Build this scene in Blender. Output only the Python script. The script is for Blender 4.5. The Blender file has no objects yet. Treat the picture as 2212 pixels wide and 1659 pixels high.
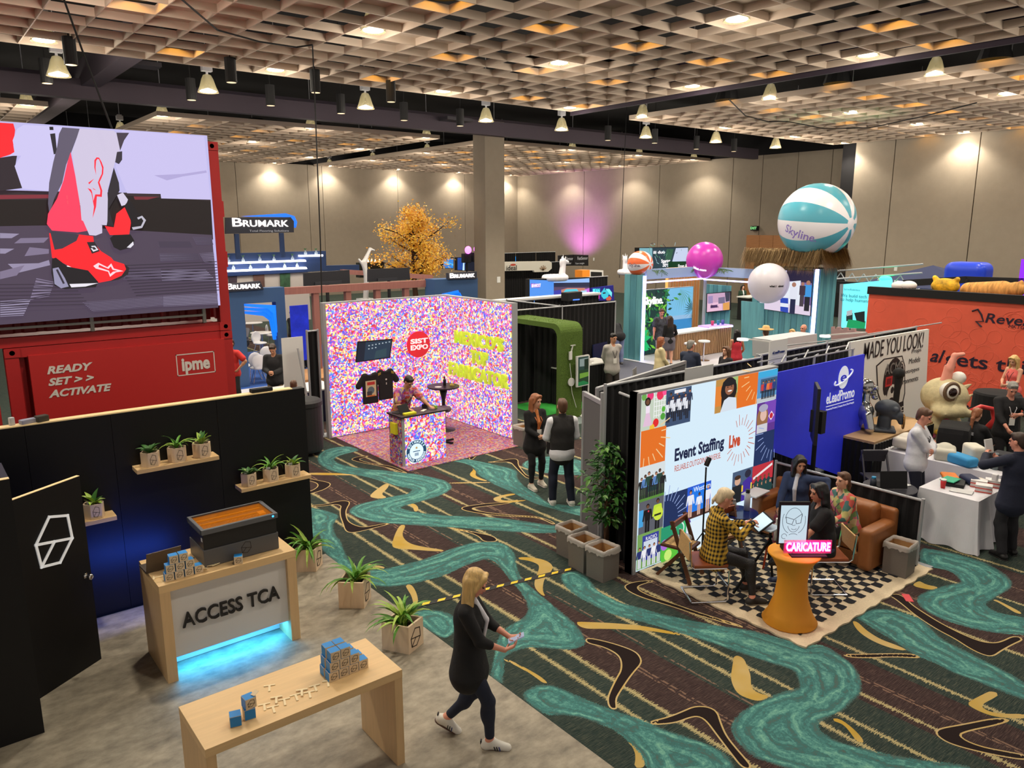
import bpy, bmesh, math, random
import numpy as np
from mathutils import Vector, Matrix, Euler
R=math.radians; PI=math.pi
scene=bpy.context.scene; col=scene.collection
rng=random.Random(7)
# ---------------------------------------------------------------- camera
cd=bpy.data.cameras.new('camera'); cam=bpy.data.objects.new('camera',cd); col.objects.link(cam)
cd.sensor_fit='HORIZONTAL'; cd.sensor_width=36.0; cd.lens=36.0*1655.18/2212; cd.clip_start=.05; cd.clip_end=300
_p,_y,_r=0.202610,0.895499,-0.0017219
_F=Vector((math.cos(_p)*math.cos(_y),math.cos(_p)*math.sin(_y),-math.sin(_p)))
_x=Vector((math.sin(_y),-math.cos(_y),0)); _u=_x.cross(_F)
_x2=_x*math.cos(_r)+_u*math.sin(_r); _u2=-_x*math.sin(_r)+_u*math.cos(_r)
cam.matrix_world=Matrix(((_x2.x,_u2.x,-_F.x,0),(_x2.y,_u2.y,-_F.y,0),(_x2.z,_u2.z,-_F.z,4.54),(0,0,0,1)))
scene.camera=cam
# ---------------------------------------------------------------- world, exposure
w=bpy.data.worlds.new('hall_ambience'); scene.world=w; w.use_nodes=True
w.node_tree.nodes['Background'].inputs[0].default_value=(1.0,.90,.80,1); w.node_tree.nodes['Background'].inputs[1].default_value=.50
vs=scene.view_settings; vs.view_transform='Standard'; vs.look='None'; vs.exposure=0.0; vs.gamma=1; vs.use_curve_mapping=False
cy=scene.cycles; cy.max_bounces=5; cy.diffuse_bounces=3; cy.glossy_bounces=3; cy.transmission_bounces=4; cy.transparent_max_bounces=6
cy.caustics_reflective=False; cy.caustics_refractive=False; cy.sample_clamp_indirect=4.0; cy.use_denoising=True
LAMP_W=115.0
# large hall lamps: one spot per pendant plus an added ceiling fill, set below
# ---------------------------------------------------------------- materials
def C(r,g=None,b=None):
    if g is None: r,g,b=r
    f=lambda c:(c/255/12.92 if c<=10.3 else ((c/255+.055)/1.055)**2.4)
    return (f(r),f(g),f(b),1.0)
MT={}
def mat(name,c=(128,128,128),r=.6,m=0.0,e=0.0,n=None,bump=None,sheen=0,alpha=1.0,trans=0.0,spec=.5):
    if name in MT: return MT[name]
    M=bpy.data.materials.new(name); M.use_nodes=True; MT[name]=M
    nt=M.node_tree; b=nt.nodes['Principled BSDF']; L=nt.links.new
    cc=C(c); b.inputs['Base Color'].default_value=cc; b.inputs['Roughness'].default_value=r; b.inputs['Metallic'].default_value=m
    b.inputs['Specular IOR Level'].default_value=spec
    if alpha<1: b.inputs['Alpha'].default_value=alpha
    if trans: b.inputs['Transmission Weight'].default_value=trans
    if e: b.inputs['Emission Color'].default_value=cc; b.inputs['Emission Strength'].default_value=e
    if n or bump:
        tc=nt.nodes.new('ShaderNodeTexCoord')
    if n:
        sc,amt=n[0],n[1]; st=n[2] if len(n)>2 else (1,1,1)
        mp=nt.nodes.new('ShaderNodeMapping'); mp.inputs['Scale'].default_value=st; L(tc.outputs['Object'],mp.inputs[0])
        nz=nt.nodes.new('ShaderNodeTexNoise'); nz.inputs['Scale'].default_value=sc; nz.inputs['Detail'].default_value=5; nz.inputs['Roughness'].default_value=.65; L(mp.outputs[0],nz.inputs['Vector'])
        rp=nt.nodes.new('ShaderNodeValToRGB'); rp.color_ramp.elements[0].position=.3; rp.color_ramp.elements[1].position=.7
        d=tuple(max(0,x*(1-amt)) for x in cc[:3])+(1,); u=tuple(x*(1+amt*.7) for x in cc[:3])+(1,)
        rp.color_ramp.elements[0].color=d; rp.color_ramp.elements[1].color=u
        L(nz.outputs[0],rp.inputs[0]); L(rp.outputs[0],b.inputs['Base Color'])
        if e: L(rp.outputs[0],b.inputs['Emission Color'])
    if bump:
        nb=nt.nodes.new('ShaderNodeTexNoise'); nb.inputs['Scale'].default_value=bump[0]; nb.inputs['Detail'].default_value=3; L(tc.outputs['Object'],nb.inputs['Vector'])
        bp=nt.nodes.new('ShaderNodeBump'); bp.inputs['Strength'].default_value=bump[1]; bp.inputs['Distance'].default_value=.02; L(nb.outputs[0],bp.inputs['Height']); L(bp.outputs[0],b.inputs['Normal'])
    return M
def attr_mat(name,emit=0.0,rough=.6):
    """flat print or screen: colour comes from the artwork's own colour attribute"""
    if name in MT: return MT[name]
    M=bpy.data.materials.new(name); M.use_nodes=True; MT[name]=M; nt=M.node_tree; b=nt.nodes['Principled BSDF']
    a=nt.nodes.new('ShaderNodeAttribute'); a.attribute_name='Ink'; b.inputs['Roughness'].default_value=rough
    nt.links.new(a.outputs['Color'],b.inputs['Base Color'])
    if emit:
        b.inputs['Base Color'].default_value=(.02,.02,.02,1); nt.links.remove(nt.links[-1]) if False else None
        nt.links.new(a.outputs['Color'],b.inputs['Emission Color']); b.inputs['Emission Strength'].default_value=emit
        for l in list(nt.links):
            if l.to_socket==b.inputs['Base Color']: nt.links.remove(l)
        b.inputs['Specular IOR Level'].default_value=.15
    return M
def nodemat(name):
    M=bpy.data.materials.new(name); M.use_nodes=True; MT[name]=M; nt=M.node_tree
    b=nt.nodes['Principled BSDF']
    def N(t,**k):
        n=nt.nodes.new('ShaderNode'+t)
        for a,v in k.items():
            if a.startswith('i_'): n.inputs[a[2:].replace('_',' ')].default_value=v
            elif a.startswith('n'): n.inputs[int(a[1:])].default_value=v
            else: setattr(n,a,v)
        return n
    def math_(op,a,bb=None,c=None,clamp=False):
        n=nt.nodes.new('ShaderNodeMath'); n.operation=op; n.use_clamp=clamp
        for i,x in enumerate((a,bb,c)):
            if x is None: continue
            if isinstance(x,(int,float)): n.inputs[i].default_value=x
            else: nt.links.new(x,n.inputs[i])
        return n.outputs[0]
    def mix(f,a,bb):
        n=nt.nodes.new('ShaderNodeMix'); n.data_type='RGBA'
        for s,x in ((n.inputs[0],f),(n.inputs[6],a),(n.inputs[7],bb)):
            if isinstance(x,(tuple,float,int)): s.default_value=x
            else: nt.links.new(x,s)
        return n.outputs[2]
    return M,nt,b,N,math_,mix,nt.links.new
# ---------------------------------------------------------------- object helpers
def tag(o,label=None,cat=None,group=None,kind=None):
    if label: o['label']=label
    if cat: o['category']=cat
    if group: o['group']=group
    if kind: o['kind']=kind
    return o
def thing(name,label,cat,loc=(0,0,0),rz=0,group=None):
    o=bpy.data.objects.new(name,None); col.objects.link(o); o.empty_display_size=.1
    o.location=loc; o.rotation_euler=(0,0,rz); return tag(o,label,cat,group)
def dup(o,parent=None,loc=None,rz=None,label=None,group=None):
    c=o.copy(); col.objects.link(c)
    if parent is not None: c.parent=parent
    if loc is not None: c.location=loc
    if rz is not None: c.rotation_euler=(0,0,rz)
    if label: c['label']=label
    if group: c['group']=group
    for ch in list(o.children): dup(ch,c)
    return c
class B:
    """collects shapes into ONE mesh object"""
    def __init__(s): s.v=[];s.f=[];s.mi=[];s.ck=[];s.c=(1,1,1,1)
    def add(s,vs,fs,mi=0):
        n=len(s.v); s.v+= [tuple(p) for p in vs]; s.f+=[tuple(i+n for i in f) for f in fs]; s.mi+=[mi]*len(fs); s.ck+=[s.c]*len(fs); return s
    def box(s,x0,y0,z0,x1,y1,z1,mi=0):
        return s.add([(x0,y0,z0),(x1,y0,z0),(x1,y1,z0),(x0,y1,z0),(x0,y0,z1),(x1,y0,z1),(x1,y1,z1),(x0,y1,z1)],[(0,3,2,1),(4,5,6,7),(0,1,5,4),(1,2,6,5),(2,3,7,6),(3,0,4,7)],mi)
    def obox(s,c,d,rot=(0,0,0),mi=0):
        m=Euler(rot).to_matrix(); c=Vector(c); x,y,z=[q/2 for q in d]
        return s.add([c+m@Vector(p) for p in ((-x,-y,-z),(x,-y,-z),(x,y,-z),(-x,y,-z),(-x,-y,z),(x,-y,z),(x,y,z),(-x,y,z))],[(0,3,2,1),(4,5,6,7),(0,1,5,4),(1,2,6,5),(2,3,7,6),(3,0,4,7)],mi)
    def bar(s,a,b,w,h=None,up=(0,0,1),mi=0):
        a=Vector(a);b=Vector(b);h=h or w; d=(b-a).normalized(); u=Vector(up)
        if abs(d.dot(u))>.98: u=Vector((0,1,0))
        x=d.cross(u).normalized()*(w/2); y=x.cross(d).normalized()*(h/2)
        return s.add([a-x-y,a+x-y,a+x+y,a-x+y,b-x-y,b+x-y,b+x+y,b-x+y],[(0,3,2,1),(4,5,6,7),(0,1,5,4),(1,2,6,5),(2,3,7,6),(3,0,4,7)],mi)
    def cyl(s,a,b,r0,r1=None,n=12,mi=0):
        return s.tube([a,b],[r0,r0 if r1 is None else r1],n,mi)
    def tube(s,path,r,n=8,mi=0,caps=True,closed=False):
        P=[Vector(p) for p in path]; m=len(P)
        if isinstance(r,(int,float)): r=[r]*m
        vs=[];fs=[]; prev=None
        for i in range(m):
            if closed: d=(P[(i+1)%m]-P[i-1]).normalized()
            else: d=(P[min(i+1,m-1)]-P[max(i-1,0)]).normalized()
            if prev is None:
                a=Vector((0,0,1)) if abs(d.z)<.9 else Vector((1,0,0)); x=d.cross(a).normalized()
            else: x=(prev-d*prev.dot(d)).normalized()
            prev=x; y=d.cross(x)
            for k in range(n): t=2*PI*k/n; vs.append(P[i]+(x*math.cos(t)+y*math.sin(t))*r[i])
        for i in range(m if closed else m-1):
            j=(i+1)%m
            for k in range(n): fs.append((i*n+k,i*n+(k+1)%n,j*n+(k+1)%n,j*n+k))
        if caps and not closed: fs.append(tuple(range(n-1,-1,-1))); fs.append(tuple((m-1)*n+k for k in range(n)))
        return s.add(vs,fs,mi)
    def lathe(s,prof,n=20,c=(0,0,0),mi=0,axis='z'):
        vs=[];fs=[];m=len(prof)
        for r,z in prof:
            for k in range(n):
                t=2*PI*k/n; p=(r*math.cos(t),r*math.sin(t),z)
                if axis=='y': p=(p[0],p[2],p[1])
                if axis=='x': p=(p[2],p[0],p[1])
                vs.append((c[0]+p[0],c[1]+p[1],c[2]+p[2]))
        for i in range(m-1):
            for k in range(n): fs.append((i*n+k,i*n+(k+1)%n,(i+1)*n+(k+1)%n,(i+1)*n+k))
        if prof[0][0]>1e-4: fs.append(tuple(range(n-1,-1,-1)))
        if prof[-1][0]>1e-4: fs.append(tuple((m-1)*n+k for k in range(n)))
        return s.add(vs,fs,mi)
    def prism(s,pts,o,ux,uy,depth,mi=0):
        """2D polygon in frame (o,ux,uy), extruded along ux x uy by depth"""
        o=Vector(o);ux=Vector(ux);uy=Vector(uy);nn=ux.cross(uy)*depth; n=len(pts)
        a=sum(pts[i][0]*pts[(i+1)%n][1]-pts[(i+1)%n][0]*pts[i][1] for i in range(n))
        if a<0: pts=pts[::-1]
        b=[o+ux*p[0]+uy*p[1] for p in pts]; t=[p+nn for p in b]
        if depth==0: return s.add(b,[tuple(range(n))],mi)
        return s.add(b+t,[tuple(range(n-1,-1,-1)),tuple(range(n,2*n))]+[(i,(i+1)%n,n+(i+1)%n,n+i) for i in range(n)],mi)
    def sphere(s,c,r,n=16,m=10,mi=0):
        rr=r if isinstance(r,(tuple,list)) else (r,r,r); vs=[(c[0],c[1],c[2]-rr[2])];fs=[]
        for i in range(1,m):
            t=PI*i/m
            for k in range(n): a=2*PI*k/n; vs.append((c[0]+rr[0]*math.sin(t)*math.cos(a),c[1]+rr[1]*math.sin(t)*math.sin(a),c[2]-rr[2]*math.cos(t)))
        vs.append((c[0],c[1],c[2]+rr[2])); e=len(vs)-1
        for k in range(n): fs.append((0,1+(k+1)%n,1+k)); fs.append((e,1+(m-2)*n+k,1+(m-2)*n+(k+1)%n))
        for i in range(m-2):
            for k in range(n): a=1+i*n+k;b=1+i*n+(k+1)%n; fs.append((a,b,b+n,a+n))
        return s.add(vs,fs,mi)
    def xf(s,M):
        s.v=[tuple(M@Vector(p)) for p in s.v]; return s
    def build(s,name,mats,parent=None,loc=None,rot=None,smooth=False,bev=0,ink=False,label=None,cat=None,group=None,kind=None):
        me=bpy.data.meshes.new(name); me.from_pydata(s.v,[],s.f)
        if not isinstance(mats,(list,tuple)): mats=[mats]
        for m in mats: me.materials.append(m)
        if len(mats)>1: me.polygons.foreach_set('material_index',s.mi)
        if ink:
            at=me.color_attributes.new('Ink','FLOAT_COLOR','CORNER'); k=[]
            for p,c in zip(me.polygons,s.ck): k+=list(c)*p.loop_total
            at.data.foreach_set('color',k)
        if bev:
            bm=bmesh.new(); bm.from_mesh(me); bmesh.ops.remove_doubles(bm,verts=bm.verts,dist=1e-5)
            es=[e for e in bm.edges if len(e.link_faces)==2 and e.calc_face_angle(0)>.6]
            bmesh.ops.bevel(bm,geom=es,offset=bev,segments=2,affect='EDGES',profile=.7); bm.to_mesh(me); bm.free()
        if smooth: me.polygons.foreach_set('use_smooth',[True]*len(me.polygons))
        o=bpy.data.objects.new(name,me); col.objects.link(o)
        if smooth=='auto':
            pass
        if parent is not None: o.parent=parent
        if loc is not None: o.location=loc
        if rot is not None: o.rotation_euler=rot
        return tag(o,label,cat,group,kind)
def boxpart(name,m,parent,x0,y0,z0,x1,y1,z1,bev=0,**k): return B().box(x0,y0,z0,x1,y1,z1).build(name,m,parent,bev=bev,**k)
def fast_mesh(name,V,Q,m,parent=None,smooth=True):
    me=bpy.data.meshes.new(name); n=len(Q)
    me.vertices.add(len(V)); me.vertices.foreach_set('co',np.asarray(V,np.float32).ravel())
    me.loops.add(n*4); me.loops.foreach_set('vertex_index',np.asarray(Q,np.int32).ravel())
    me.polygons.add(n); me.polygons.foreach_set('loop_start',np.arange(0,n*4,4,dtype=np.int32))
    me.polygons.foreach_set('use_smooth',np.ones(n,bool) if smooth else np.zeros(n,bool)); me.update(calc_edges=True)
    if m: me.materials.append(m)
    o=bpy.data.objects.new(name,me); col.objects.link(o)
    if parent is not None: o.parent=parent
    return o
FR={'Y':((1,0,0),(0,0,1)),'X':((0,-1,0),(0,0,1)),'Z':((1,0,0),(0,1,0))}
def frame(plane,c,off=0.0):
    """origin and axes of a wall plane Y=c (faces -Y), X=c (faces -X) or floor Z=c; off moves towards the viewer side"""
    if plane=='Y': return Vector((0,c-off,0)),Vector((1,0,0)),Vector((0,0,1))
    if plane=='X': return Vector((c-off,0,0)),Vector((0,-1,0)),Vector((0,0,1))
    return Vector((0,0,c+off)),Vector((1,0,0)),Vector((0,1,0))
def text(s,size,m,o,ux,uy,parent,name='lettering',ext=.004,bold=0.0,shear=0.0,align='CENTER',width=None,height=None,space=1.0,**k):
    cu=bpy.data.curves.new('lettering','FONT'); cu.body=s; cu.size=size; cu.extrude=ext; cu.offset=bold; cu.shear=shear; cu.align_x=align; cu.align_y='CENTER'; cu.space_character=space; cu.resolution_u=3
    t=bpy.data.objects.new('tmp',cu); col.objects.link(t); dg=bpy.context.evaluated_depsgraph_get(); me=bpy.data.meshes.new_from_object(t.evaluated_get(dg)); bpy.data.objects.remove(t); bpy.data.curves.remove(cu)
    n=len(me.vertices); a=np.empty(n*3,np.float32); me.vertices.foreach_get('co',a); a=a.reshape(-1,3)
    if width and n:
        f=width/max(1e-6,np.ptp(a[:,0])); a[:,0]*=f
        if not height: a[:,1]*=f
    if height and n: a[:,1]*=height/max(1e-6,np.ptp(a[:,1]))
    ux=np.array(Vector(ux).normalized());uy=np.array(Vector(uy).normalized()); nn=np.cross(ux,uy)
    a=np.array(o)+a[:,:1]*ux+a[:,1:2]*uy+a[:,2:]*nn
    me.vertices.foreach_set('co',a.astype(np.float32).ravel()); me.materials.clear(); me.materials.append(m); me.update()
    ob=bpy.data.objects.new(name,me); col.objects.link(ob)
    if parent is not None: ob.parent=parent
    return tag(ob,k.get('label'))
def art(name,plane,c,shapes,m,parent,off=.002,step=.0004,**k):
    """flat print: coloured regions laid in order on one sheet"""
    b=B(); i=0
    for colr,pts in shapes:
        o,ux,uy=frame(plane,c,off+i*step); i+=1; b.c=C(colr)
        if plane=='X': pts=[(-p[0],p[1]) for p in pts]
        b.prism(pts,o,ux,uy,0)
    return b.build(name,m,parent,ink=True,**k)
def rect(x0,y0,x1,y1): return [(x0,y0),(x1,y0),(x1,y1),(x0,y1)]
def circ(x,y,r,n=16,ry=None,a0=0,a1=2*PI): return [(x+r*math.cos(a0+(a1-a0)*i/n),y+(ry or r)*math.sin(a0+(a1-a0)*i/n)) for i in range(n if abs(a1-a0-2*PI)<1e-6 else n+1)]
def line(x0,y0,x1,y1,w):
    dx,dy=x1-x0,y1-y0; l=math.hypot(dx,dy) or 1; nx,ny=-dy/l*w/2,dx/l*w/2
    return [(x0+nx,y0+ny),(x0-nx,y0-ny),(x1-nx,y1-ny),(x1+nx,y1+ny)]
HEXV=[(.44,1.0),(.95,.88),(1,.38),(.58,0),(.07,.08),(0,.56)]
HEXS=[(HEXV[i],HEXV[(i+1)%6]) for i in range(6)]+[((0,.56),(1,.38)),((.5,.47),(.07,.08))]
def hexlogo(b,o,ux,uy,w,h,t,depth):
    o=Vector(o)
    for (a,c) in HEXS:
        a=(a[0]*w,a[1]*h);c=(c[0]*w,c[1]*h); d=math.hypot(c[0]-a[0],c[1]-a[1]); e=t/2/d
        a2=(a[0]-(c[0]-a[0])*e,a[1]-(c[1]-a[1])*e); c2=(c[0]+(c[0]-a[0])*e,c[1]+(c[1]-a[1])*e)
        b.prism(line(*a2,*c2,t),o,ux,uy,depth)
    return b
# ---------------------------------------------------------------- sculpting by distance field
class S:
    def __init__(s): s.p=[]
    def rc(s,a,b,ra,rb,k=.02,flat=None,neg=False):
        s.p.append(('c',np.array(a,float),np.array(b,float),ra,rb,k,flat,neg)); return s
    def ell(s,c,r,k=.02,rot=None,neg=False):
        s.p.append(('e',np.array(c,float),np.array(r,float),None if rot is None else np.array(rot,float),0,k,None,neg)); return s
    def box(s,c,h,rd=.02,k=.02,rot=None,neg=False):
        s.p.append(('b',np.array(c,float),np.array(h,float),None if rot is None else np.array(rot,float),rd,k,None,neg)); return s
    def bounds(s):
        lo=np.full(3,1e9);hi=-lo
        for p in s.p:
            if p[7]: continue
            a,b=s.pb(p); lo=np.minimum(lo,a);hi=np.maximum(hi,b)
        return lo,hi
    def pb(s,p):
        if p[0]=='c':
            r=max(p[3],p[4])*(1.0 if not p[6] else max(1,1/p[6][1])); return np.minimum(p[1],p[2])-r,np.maximum(p[1],p[2])+r
        r=np.linalg.norm(p[2]) if p[3] is not None else p[2]
        return p[1]-r-p[4],p[1]+r+p[4]
    def mesh(s,res):
        lo,hi=s.bounds(); lo=lo-3*res;hi=hi+3*res
        n=np.ceil((hi-lo)/res).astype(int)+1; F=np.full(n,1.0,np.float32)
        ax=[lo[i]+np.arange(n[i])*res for i in range(3)]
        for p in s.p:
            a,b=s.pb(p); k=p[5]; m=k+2.5*res
            i0=np.clip(np.floor((a-m-lo)/res).astype(int),0,n-1); i1=np.clip(np.ceil((b+m-lo)/res).astype(int)+1,1,n)
            if np.any(i1<=i0): continue
            sl=tuple(slice(i0[i],i1[i]) for i in range(3))
            X,Y,Z=np.meshgrid(ax[0][sl[0]],ax[1][sl[1]],ax[2][sl[2]],indexing='ij',sparse=True)
            if p[0]=='c':
                A,Bp,ra,rb,fl=p[1],p[2],p[3],p[4],p[6]
                q=[X-A[0],Y-A[1],Z-A[2]]; d=Bp-A
                if fl is not None:
                    e=np.array(fl[0],float); e/=np.linalg.norm(e); g=(fl[1]-1); t=q[0]*e[0]+q[1]*e[1]+q[2]*e[2]
                    q=[q[i]+g*t*e[i] for i in range(3)]; d=d+g*(d@e)*e
                dd=max(d@d,1e-9); h=np.clip((q[0]*d[0]+q[1]*d[1]+q[2]*d[2])/dd,0,1)
                D=np.sqrt((q[0]-h*d[0])**2+(q[1]-h*d[1])**2+(q[2]-h*d[2])**2)-(ra+(rb-ra)*h)
            else:
                q=[X-p[1][0],Y-p[1][1],Z-p[1][2]]
                if p[3] is not None:
                    r=p[3]; q=[q[0]*r[0,i]+q[1]*r[1,i]+q[2]*r[2,i] for i in range(3)]
                if p[0]=='e':
                    rr=p[2]; k0=np.sqrt(sum((q[i]/rr[i])**2 for i in range(3))); k1=np.sqrt(sum((q[i]/rr[i]**2)**2 for i in range(3)))+1e-9; D=k0*(k0-1)/k1
                else:
                    w=[np.abs(q[i])-p[2][i]+p[4] for i in range(3)]
                    D=np.sqrt(sum(np.maximum(x,0)**2 for x in w))+np.minimum(np.maximum(np.maximum(w[0],w[1]),w[2]),0)-p[4]
            f=F[sl]
            if p[7]:
                D=-D; h=np.clip(.5-.5*(f-D)/k,0,1) if k>0 else (f<D)*1.0
                F[sl]=f*(1-h)+D*h+k*h*(1-h)
            elif k>0:
                h=np.clip(.5+.5*(D-f)/k,0,1); F[sl]=D*(1-h)+f*h-k*h*(1-h)
            else: F[sl]=np.minimum(f,D)
        return nets(F,lo,res)
    def build(s,name,m,parent=None,res=.012):
        V,Q=s.mesh(res); return fast_mesh(name,V,Q,m,parent)
def nets(F,lo,res):
    I=F<0; c=np.zeros(np.array(F.shape)-1,np.int8)
    offs=[(i,j,k) for i in (0,1) for j in (0,1) for k in (0,1)]
    sh=c.shape
    for o in offs: c+=I[o[0]:o[0]+sh[0],o[1]:o[1]+sh[1],o[2]:o[2]+sh[2]]
    idx=np.argwhere((c>0)&(c<8)); n=len(idx)
    acc=np.zeros((n,3));cnt=np.zeros(n)
    val={o:F[idx[:,0]+o[0],idx[:,1]+o[1],idx[:,2]+o[2]].astype(float) for o in offs}
    for a in offs:
        for ax in range(3):
            if a[ax]: continue
            b=list(a);b[ax]=1;b=tuple(b); f1,f2=val[a],val[b]; x=(f1<0)!=(f2<0); t=np.where(x,f1/np.where(x,f1-f2,1),0)
            P=np.tile(np.array(a,float),(n,1)); P[:,ax]+=t; acc+=P*x[:,None]; cnt+=x
    V=(idx+acc/np.maximum(cnt,1)[:,None])*res+lo
    mp=np.full(sh,-1,np.int32); mp[idx[:,0],idx[:,1],idx[:,2]]=np.arange(n)
    Qs=[]
    for ax in range(3):
        u,v=(ax+1)%3,(ax+2)%3
        s0=[slice(None)]*3;s1=[slice(None)]*3; s0[ax]=slice(0,-1);s1[ax]=slice(1,None)
        A=I[tuple(s0)];Bb=I[tuple(s1)]; e=np.argwhere(A!=Bb)
        e=e[(e[:,u]>0)&(e[:,v]>0)&(e[:,u]<sh[u])&(e[:,v]<sh[v])]
        if not len(e): continue
        ins=A[e[:,0],e[:,1],e[:,2]]
        def g(du,dv):
            q=e.copy();q[:,u]-=du;q[:,v]-=dv; return mp[q[:,0],q[:,1],q[:,2]]
        q=np.stack([g(1,1),g(0,1),g(0,0),g(1,0)],1); q[~ins]=q[~ins][:,::-1]; Qs.append(q)
    Q=np.concatenate(Qs); Q=Q[(Q>=0).all(1)]
    return V,Q
# ---------------------------------------------------------------- people
V3=lambda *a:np.array(a,float)
def unit(a): return a/max(1e-9,np.linalg.norm(a))
def ik(a,t,l1,l2,pole):
    d=t-a; L=np.linalg.norm(d); L2=min(L,(l1+l2)*.998); u=d/max(L,1e-6); t=a+u*L2
    c=(l1*l1+L2*L2-l2*l2)/(2*L2); h=math.sqrt(max(0,l1*l1-c*c)); p=pole-u*(pole@u); p=unit(p)
    return a+u*c+p*h,t
def handprims(s,w,d,n,side,curl,sc,fr):
    """palm, five fingers and thumb; d along the hand, n palm normal, side +1 right"""
    d=unit(d); n=unit(n-d*(n@d)); x=np.cross(d,n)*side   # towards little finger
    s.rc(w,w+d*.075*sc,.026*sc,.036*sc,.012,flat=(n,2.0))
    for i,(off,l) in enumerate(((-.030,.066),(-.010,.076),(.010,.071),(.029,.056))):
        k=w+d*(.088-.006*abs(i-1.3))*sc+x*off*sc; p=k; a=0
        for seg,f in enumerate((.45,.32,.23)):
            a+=curl*(.7 if seg==0 else 1.0); q=p+(d*math.cos(a)+n*math.sin(a)+x*.06*(i-1.5))*l*f*sc
            s.rc(p,q,fr*(1-.08*seg),fr*(.95-.1*seg),.004); p=q
    b=w+d*.02*sc-x*.028*sc; m=b+(d*.55-x*.75+n*.35)*.045*sc; e=m+(d*.85-x*.2+n*(.25+.3*curl))*.05*sc
    s.rc(b,m,fr*1.35,fr*1.15,.008).rc(m,e,fr*1.1,fr*.85,.004)
SKIN=lambda k:mat('skin_'+k,{'fair':(226,170,140),'tan':(196,140,108),'pink':(220,150,125),'brown':(120,80,58)}[k],.5,n=(9,.08))
def person(label,pos,face,h=1.75,res=.010,sex='m',skin='fair',pz=.93,lean=0,side=0,tw=0,head=(0,0),lh=None,rh=None,lf=(-.1,0),rf=(.1,0),lhn=None,rhn=None,lhd=None,rhd=None,curl=.35,lk=None,rk=None,lel=None,rel=None,
        top=None,topm=None,bottom='trousers',botm=None,shoem=None,solem=None,hair='short',hairm=None,vneck=None,lanyard=None,group=None,z=0,heel=0,extra=None):
    root=thing('person',label,'person',(pos[0],pos[1],z),R(face-90),group); k=h/1.75; root.scale=(k,k,k)
    P=V3(0,0,pz); a=R(lean); b=R(side); U=unit(V3(math.sin(b),math.sin(a)*math.cos(b),math.cos(a)*math.cos(b)))
    t=R(tw); fr=V3(math.sin(-t),math.cos(t),0); Ff=unit(fr-U*(fr@U)); Rr=np.cross(Ff,U); rot=np.stack([Rr,Ff,U],1)
    pf=unit(V3(math.sin(-t*.2),math.cos(t*.2),0)); PRr=np.cross(pf,V3(0,0,1)); 
    W=.185 if sex=='m' else .160
    Nk=P+U*.525; sh={+1:P+U*.465+Rr*W,-1:P+U*.465-Rr*W}; hp={+1:P+PRr*.09-V3(0,0,.03),-1:P-PRr*.09-V3(0,0,.03)}
    hy,hpit=R(head[0]),R(head[1]); hf=V3(-math.sin(hy)*math.cos(hpit),math.cos(hy)*math.cos(hpit),-math.sin(hpit)); hU=unit(V3(0,0,1)*math.cos(hpit)+V3(-math.sin(hy),math.cos(hy),0)*math.sin(hpit)); hR=np.cross(hf,hU); hrot=np.stack([hR,hf,hU],1)
    Hc=Nk+U*.055+hU*.12+Ff*.015
    hp_=lambda x,y,z_:Hc+hrot@V3(x,y,z_)
    B_=S(); m=sex=='m'
    # torso
    ws=1.0 if m else .88
    B_.ell(P+U*.0,(.165 if m else .17,.118,.13),.05,np.stack([PRr,pf,V3(0,0,1)],1)).ell(P+U*.16,(.145*ws,.108,.16),.05,rot).ell(P+U*.33,(.168*ws,.118,.19),.05,rot).rc(sh[1]-Rr*.05,sh[-1]+Rr*.05,.062*ws,.062*ws,.05)
    if not m: B_.ell(P+U*.32+Ff*.085+Rr*.065,(.06,.055,.06),.03,rot).ell(P+U*.32+Ff*.085-Rr*.065,(.06,.055,.06),.03,rot)
    B_.rc(Nk-U*.04,hp_(0,-.012,-.06),.058 if m else .048,.052 if m else .044,.03)
    # head
    B_.ell(hp_(0,-.012,.035),(.074,.094,.085),.02,hrot).ell(hp_(0,.016,-.03),(.062,.076,.086),.02,hrot).rc(hp_(0,.04,-.085),hp_(0,.056,-.098),.036,.026,.02)
    B_.rc(hp_(0,.088,.006),hp_(0,.104,-.032),.008,.014,.012).ell(hp_(0,.095,-.038),(.018,.012,.010),.008,hrot)
    B_.rc(hp_(-.045,.078,.026),hp_(.045,.078,.026),.012,.012,.012)
    for q in (-1,1):
        B_.ell(hp_(.033*q,.100,.004),(.018,.014,.011),.008,hrot,True); B_.ell(hp_(.076*q,-.004,-.008),(.010,.022,.034),.008,hrot)
    B_.ell(hp_(0,.086,-.058),(.025,.013,.007),.005,hrot).ell(hp_(0,.083,-.069),(.021,.013,.008),.004,hrot)
    # limbs
    J={}
    for q,tg,pole,dn,dd in ((1,rh,rel,rhn,rhd),(-1,lh,lel,lhn,lhd)):
        if tg is None: tg=(q*(W+.075),.04,.80-(.93-pz)); pole=pole or (q*.3,-1,0)
        T=V3(*tg); pl=V3(*(pole or (q*.7,-.6,-.8))); e,wr=ik(sh[q],T,.285,.25,unit(pl)); J['e',q]=e;J['w',q]=wr
        ms=1.0 if m else .85
        B_.rc(sh[q],e,.052*ms,.041*ms,.03).rc(e,wr,.042*ms,.027*ms,.015).ell(e+(wr-e)*.3,(.042*ms,)*3,.03)
        d=unit(wr-e) if dd is None else unit(V3(*dd)); n=V3(*(dn or (-q,0,0))); J['d',q]=d
        handprims(B_,wr,d,n,q,curl,1.0 if m else .92,max(.0088 if m else .0078,res*.78))
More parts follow.
